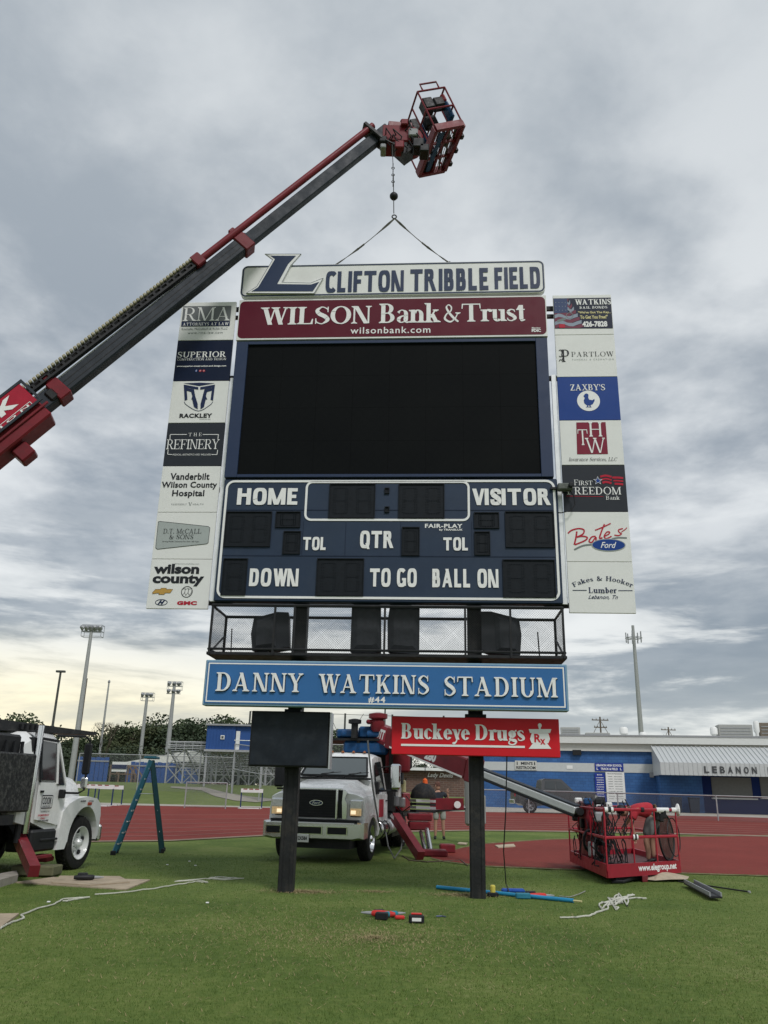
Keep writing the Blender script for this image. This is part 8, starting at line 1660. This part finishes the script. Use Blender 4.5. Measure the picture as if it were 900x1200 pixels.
# step ladder (world coordinates from its feet and top)
fL, fR, tp_ = G(134, 1001), G(190, 998.5), RY(178, 889, (G(134, 1001).y+G(190, 998.5).y)/2)
t = thing('step_ladder', 'tall green fibreglass step ladder standing open on the grass beside the left truck', 'ladder', tuple((fL+fR)/2))
LG = mat('ladder_green', hx('33687a'), .5, var=.12, vs=5); along = (fR-fL).normalized(); wid = (Vector((fL.x, fL.y, 0)).normalized()+along*.12).normalized()
h = tp_.z; topc = Vector((tp_.x, tp_.y, h)); 
for foot, mt, nm, ww in ((fL, LG, 'front_rail', .30), (fR, mat('ladder_back', hx('284a50'), .5, var=.12), 'back_rail', .26)):
    for s_ in (-1, 1): q = MB(); q.beam(foot+wid*s_*ww+Vector((0, 0, .0)), topc+wid*s_*.15+(foot-topc).normalized()*.05, .05, .10, up=along); q.build(nm, mt, t)
    for s_ in (-1, 1): q = MB(); p = foot+wid*s_*ww; q.bbox(p.x-.06, p.x+.06, p.y-.05, p.y+.05, p.z-.01, p.z+.10, .015); q.build('foot_pad', BLK2, t)
for k in range(1, 9):
    f = k/9; p = fL+(topc-fL)*f; w_ = .34+(.15-.34)*f; q = MB(); q.beam(p-wid*w_, p+wid*w_, .09, .035, up=(0, 0, 1)); q.build('step', ALU, t)
for k in (2, 4, 6): f = k/9; p = fR+(topc-fR)*f; w_ = .30+(.15-.30)*f; q = MB(); q.beam(p-wid*w_, p+wid*w_, .03, .03); q.build('back_brace', ALU, t)
for s_ in (-1, 1): q = MB(); f = .62; q.tube(fL+(topc-fL)*f+wid*s_*.2, fR+(topc-fR)*f+wid*s_*.19, .008, 5); q.build('spreader', ALU, t)
q = MB(); q.bbox(topc.x-.16, topc.x+.16, topc.y-.19, topc.y+.19, topc.z-.01, topc.z+.05, .015); q.build('top_cap', LG, t)
# plywood sheets, cribbing block, drill, timber
PLY = mat('plywood', (.40, .33, .24), .85, var=.25, vs=3, bump=.2, bs=20, dirt=.4, dcol=(.12, .09, .06))
def slab(P, th, label, m_, name='plywood_sheet', cat='plywood', z0=.0, group=None):
    g_ = [G(*p) for p in P]; n = len(g_); q = MB(); q.add([(p.x, p.y, p.z+z0+th) for p in g_]+[(p.x, p.y, p.z+z0) for p in g_], [tuple(range(n)), tuple(range(n, 2*n))[::-1]]+[(i, n+i, n+(i+1) % n, (i+1) % n) for i in range(n)])
    o = q.build(name, m_, None); tag(o, label, cat, group); return o
slab([(18, 1035), (148, 1043.5), (176, 1032), (62, 1029)], .02, 'large weathered plywood sheet flat on the grass below the left truck wheel', PLY, group='plywood on the grass')
slab([(60, 1037), (105, 1040), (152, 1036), (140, 1029.5), (70, 1029)], .02, 'second plywood sheet lying across the large one under the black drill', PLY, z0=.022, group='plywood on the grass')
slab([(-30, 1090), (2, 1088), (22, 1073), (-30, 1074)], .03, 'corner of a plywood board at the lower left edge of the field', PLY, group='plywood on the grass')
g = G(44, 1027); q = MB(); q.bbox(g.x-.42, g.x+.34, g.y-.2, g.y+.28, .02, .19, .02); o = q.build('cribbing_block', mat('treated_timber', (.13, .13, .075), .9, var=.3, vs=6), None); tag(o, 'greenish timber block under the red outrigger foot of the left truck', 'timber block')
slab([(-20, 1046), (-20, 1036), (18, 1028.5), (20, 1034)], .12, 'grey timber beam poking in at the left edge beside the block', mat('grey_timber', (.33, .31, .27), .85, var=.3, vs=5), 'timber_beam', 'timber')
def drill(p, ang, label, cm, s_=1.0, batt=True):
    Wd = frame(p, ang); t = thing('power_drill', label, 'drill', tuple(p), ang); q = MB(Wd); q.lathe([(.02, -.16), (.03, -.12), (.035, 0), (.032, .08), (.02, .10)], 12, Matrix.Translation((0, 0, .045)) @ Matrix.Rotation(math.pi/2, 4, 'Y') @ Matrix.Scale(s_, 4)); q.build('motor_body', cm, t, smooth=True)
    q = MB(Wd); q.beam((-.03*s_, 0, .045), (-.06*s_, .15*s_, .035), .04*s_, .045*s_); q.build('grip', BLK2, t); q = MB(Wd); q.bbox(-.12*s_, .01*s_, .14*s_, .22*s_, .003, .075*s_, .012); q.build('battery', cm if not batt else BLK2, t); q = MB(Wd); q.lathe([(.02, .10), (.016, .16), (.006, .22)], 10, Matrix.Translation((0, 0, .045)) @ Matrix.Rotation(math.pi/2, 4, 'Y') @ Matrix.Scale(s_, 4)); q.build('chuck', GREYP, t)
RT = mat('tool_red', (.55, .04, .035), .4, var=.08); TEAL = mat('tool_teal', (.02, .22, .28), .4, var=.08)
drill(G(101, 1031.5, .045), .3, 'black power drill lying on the plywood under the left truck', BLACK, 1.3)
drill(G(446, 1075), 2.9, 'red power drill lying on the grass, left of the battery', RT, 1.25); drill(G(458, 1075.5), .6, 'teal and red impact driver lying beside the red drill', TEAL, 1.1); 
t = thing('battery_pack', 'black and grey tool battery standing alone on the grass right of the red drills', 'battery', tuple(G(488, 1082))); g = G(488, 1082); q = MB(); q.bbox(g.x-.10, g.x+.10, g.y-.05, g.y+.06, .002, .10, .015); q.build('case', BLK2, t); q = MB(); q.box(g.x-.06, g.x+.06, g.y-.054, g.y-.051, .03, .07); q.build('print', PANEL, t); q = MB(); q.bbox(g.x-.07, g.x+.07, g.y-.02, g.y+.04, .101, .12, .006); q.build('terminal', RT, t)
o = MB(); g = G(468, 1077.5); o.bbox(g.x-.06, g.x+.07, g.y-.04, g.y+.04, .002, .05, .015); o = o.build('tool_pouch', RT, None); tag(o, 'small red tool case on the grass between the driver and the battery', 'tool case')
o = MB(); g = G(518, 1075); o.path([g+Vector((-.08, 0, .012)), g+Vector((0, .02, .014)), g+Vector((.05, -.02, .012))], .010, 5); o = o.build('small_wrench', mat('blue_steel', (.08, .10, .16), .5, .4), None); tag(o, 'small bluish wrench in the grass right of the battery', 'wrench')
# blue pole and tools at the right post
BP_ = mat('pole_blue', hx('2c86b0'), .4, var=.08, dirt=.15); t = thing('blue_pole', 'long light blue pole lying across the grass behind the right post', 'pole', tuple(G(590, 1049)))
a, b = G(512, 1039.5, .035), G(672, 1055.5, .035); q = MB(); q.tube(a, b, .032, 10); q.build('tube', BP_, t, smooth=True); q = MB(); q.tube(b, b+(b-a).normalized()*.14, .014, 8); q.build('tip', CREAM, t)
g = G(579, 1051); t = thing('laser_level', 'small yellow and black laser level at the foot of the right post', 'level', tuple(g)); q = MB(); q.bbox(g.x-.11, g.x+.07, g.y-.05, g.y+.05, .0, .07, .015); q.build('base', BLK2, t); q = MB(); q.lathe([(.045, .07), (.045, .16), (.03, .18)], 12, Matrix.Translation((g.x-.02, g.y, 0))); q.build('housing', mat('tool_yellow', (.60, .52, .10), .45), t)
drill(G(632, 1053), .2, 'red power drill with a white case beside the blue pole', RT, 1.2)
g = G(604, 1046.5); q = MB(); q.bbox(g.x-.24, g.x+.16, g.y-.08, g.y+.08, 0.003, .07, .025); o = q.build('folded_tarp', mat('tarp_blue', hx('1f4a9a'), .5, var=.25, vs=12), None); tag(o, 'small folded royal blue bag on the grass beside the hanging cable', 'bag')
g = G(613, 1053.5); q = MB(); q.bbox(g.x-.12, g.x+.12, g.y-.05, g.y+.05, 0.003, .09, .015); o = q.build('charger', mat('charger_teal', (.03, .18, .26), .5, var=.2), None); tag(o, 'teal tool charger on the blue pole where the cable ends', 'charger')
o = MB(); g = G(600, 1055); 
# ropes
def rope(P, r, label, m_, jitter=0, seed=1, n=1, dz=.012, group=None):
    rr = random.Random(seed); q = MB(); pts_ = []
    for i in range(len(P)-1):
        for k in range(5): f = k/5; pts_.append((P[i][0]+(P[i+1][0]-P[i][0])*f, P[i][1]+(P[i+1][1]-P[i][1])*f))
    pts_.append(P[-1]); g_ = [G(x+rr.uniform(-1, 1)*jitter, y+rr.uniform(-1, 1)*jitter*.3, dz+rr.random()*.012) for x, y in pts_]
    q.path(g_, r, 5); o = q.build('rope', m_, None); tag(o, label, 'rope', group); return o
ROPE = mat('rope_white', (.52, .52, .45), .85, var=.15)
rope([(0, 1088), (10, 1082), (28, 1076), (25, 1072), (45, 1064), (62, 1060), (75, 1053), (104, 1051.5), (82, 1055), (74, 1056)], .011, 'white rope running across the grass at the left below the plywood', ROPE, .9, 2)
rope([(112, 1048), (150, 1045), (180, 1041), (210, 1036), (228, 1033), (245, 1034), (230, 1031.5), (205, 1033), (240, 1029.5), (262, 1031), (285, 1029.5), (255, 1027.5), (245, 1029), (270, 1029.5)], .010, 'thin white rope with a loose tangle left of the left post', ROPE, 1.4, 3)
rr = random.Random(9); tangle = [(656, 1075), (672, 1075), (690, 1073), (700, 1069), (712, 1065)]
for k in range(26): tangle.append((700+rr.random()*30+k*.8, 1047+rr.random()*16+(4 if k < 12 else 0)))
tangle += [(735, 1053), (748, 1052), (758, 1053)]
rope(tangle, .013, 'tangled white rope on the grass in front of the lowered basket', ROPE, .8, 5)
rope([(655, 1050), (668, 1051), (678, 1048), (686, 1044)], .008, 'thin grey cord on the grass between the blue pole and the rope tangle', mat('cord_grey', (.3, .3, .27), .8), .4, 6)
rope([(472, 1003), (480, 1008), (500, 1010), (520, 1009), (540, 1008), (546, 1013), (548, 1014)], .016, 'dark hose lying along the edge of the red jump area behind the right post', mat('hose_tan', (.12, .09, .07), .8), .5, 7)
# black channel, canvas
CV = mat('canvas', (.42, .36, .27), .9, var=.2, vs=8)
a, b = G(752, 1032, .09), G(824, 1032, .09)
q = MB(); 
P = [(750, 1025.5), (762, 1024.5), (776, 1027.5), (790, 1028), (808, 1031), (806, 1034), (786, 1034), (768, 1034), (754, 1033.5)]; gg = [G(*p) for p in P]; n = len(gg); rr = random.Random(2); cc = sum(gg, Vector())/n
q.add([(p.x, p.y, .02+rr.random()*.05) for p in gg]+[(cc.x+(p.x-cc.x)*.5, cc.y+(p.y-cc.y)*.5, .08+rr.random()*.08) for p in gg], [(i, (i+1) % n, n+(i+1) % n, n+i) for i in range(n)]+[tuple(range(n, 2*n))]); o = q.build('canvas_sheet', CV, None); tag(o, 'crumpled tan canvas sheet on the grass right of the lowered basket', 'canvas')
a, b = G(808, 1035.5, .06), G(839, 1051.5, .06); t = thing('steel_channel', 'short black steel channel lying at the right beyond the basket', 'channel', tuple(b)); q = MB(); q.beam(a, b, .20, .03); q.build('web', BLACK, t); w_ = (b-a).cross(Vector((0, 0, 1))).normalized()*.09
for s_ in (-1, 1): q = MB(); q.beam(a+w_*s_+Vector((0, 0, .04)), b+w_*s_+Vector((0, 0, .04)), .02, .07); q.build('flange', GREYP, t)
a, b = G(795, 1033, .03), G(877, 1045, .03); t = thing('long_rod', 'long thin black rod lying behind the steel channel', 'rod', tuple(b)); q = MB(); q.tube(a, b, .014, 8); q.build('shaft', BLACK, t); q = MB(); q.tube(b, b+(b-a).normalized()*.04, .02, 8); q.build('end_cap', GREYP, t)
# long jump take off boards seen on the rubber
for P, lab in (([(580, 992), (602, 990.5), (604, 993), (584, 994.5)], 'pale take-off board set on the red jump area right of the right post'), ([(538, 988.5), (548, 989.2), (546, 990.8), (536, 990)], 'small pale board on the grass left of the right post')):
    slab(P, .03, lab, mat('pale_board', (.45, .38, .28), .8, var=.1), 'take_off_board', 'board', .012)
for x, y in ((196, 1014), (222, 1010), (229, 1015), (57, 1058), (243, 1059)):
    o = MB(); g = G(x, y); o.bbox(g.x-.025, g.x+.02, g.y-.015, g.y+.02, .004, .022, .005); o = o.build('litter_scrap', LTR, None); tag(o, {196: 'white scrap on the grass just left of the ladder back feet', 222: 'white scrap on the grass right of the ladder', 229: 'white scrap on the grass lowest of the ones by the ladder', 57: 'tiny white scrap on the grass below the plywood', 243: 'tiny white scrap in the grass below the rope tangle at left'}[x], 'litter')
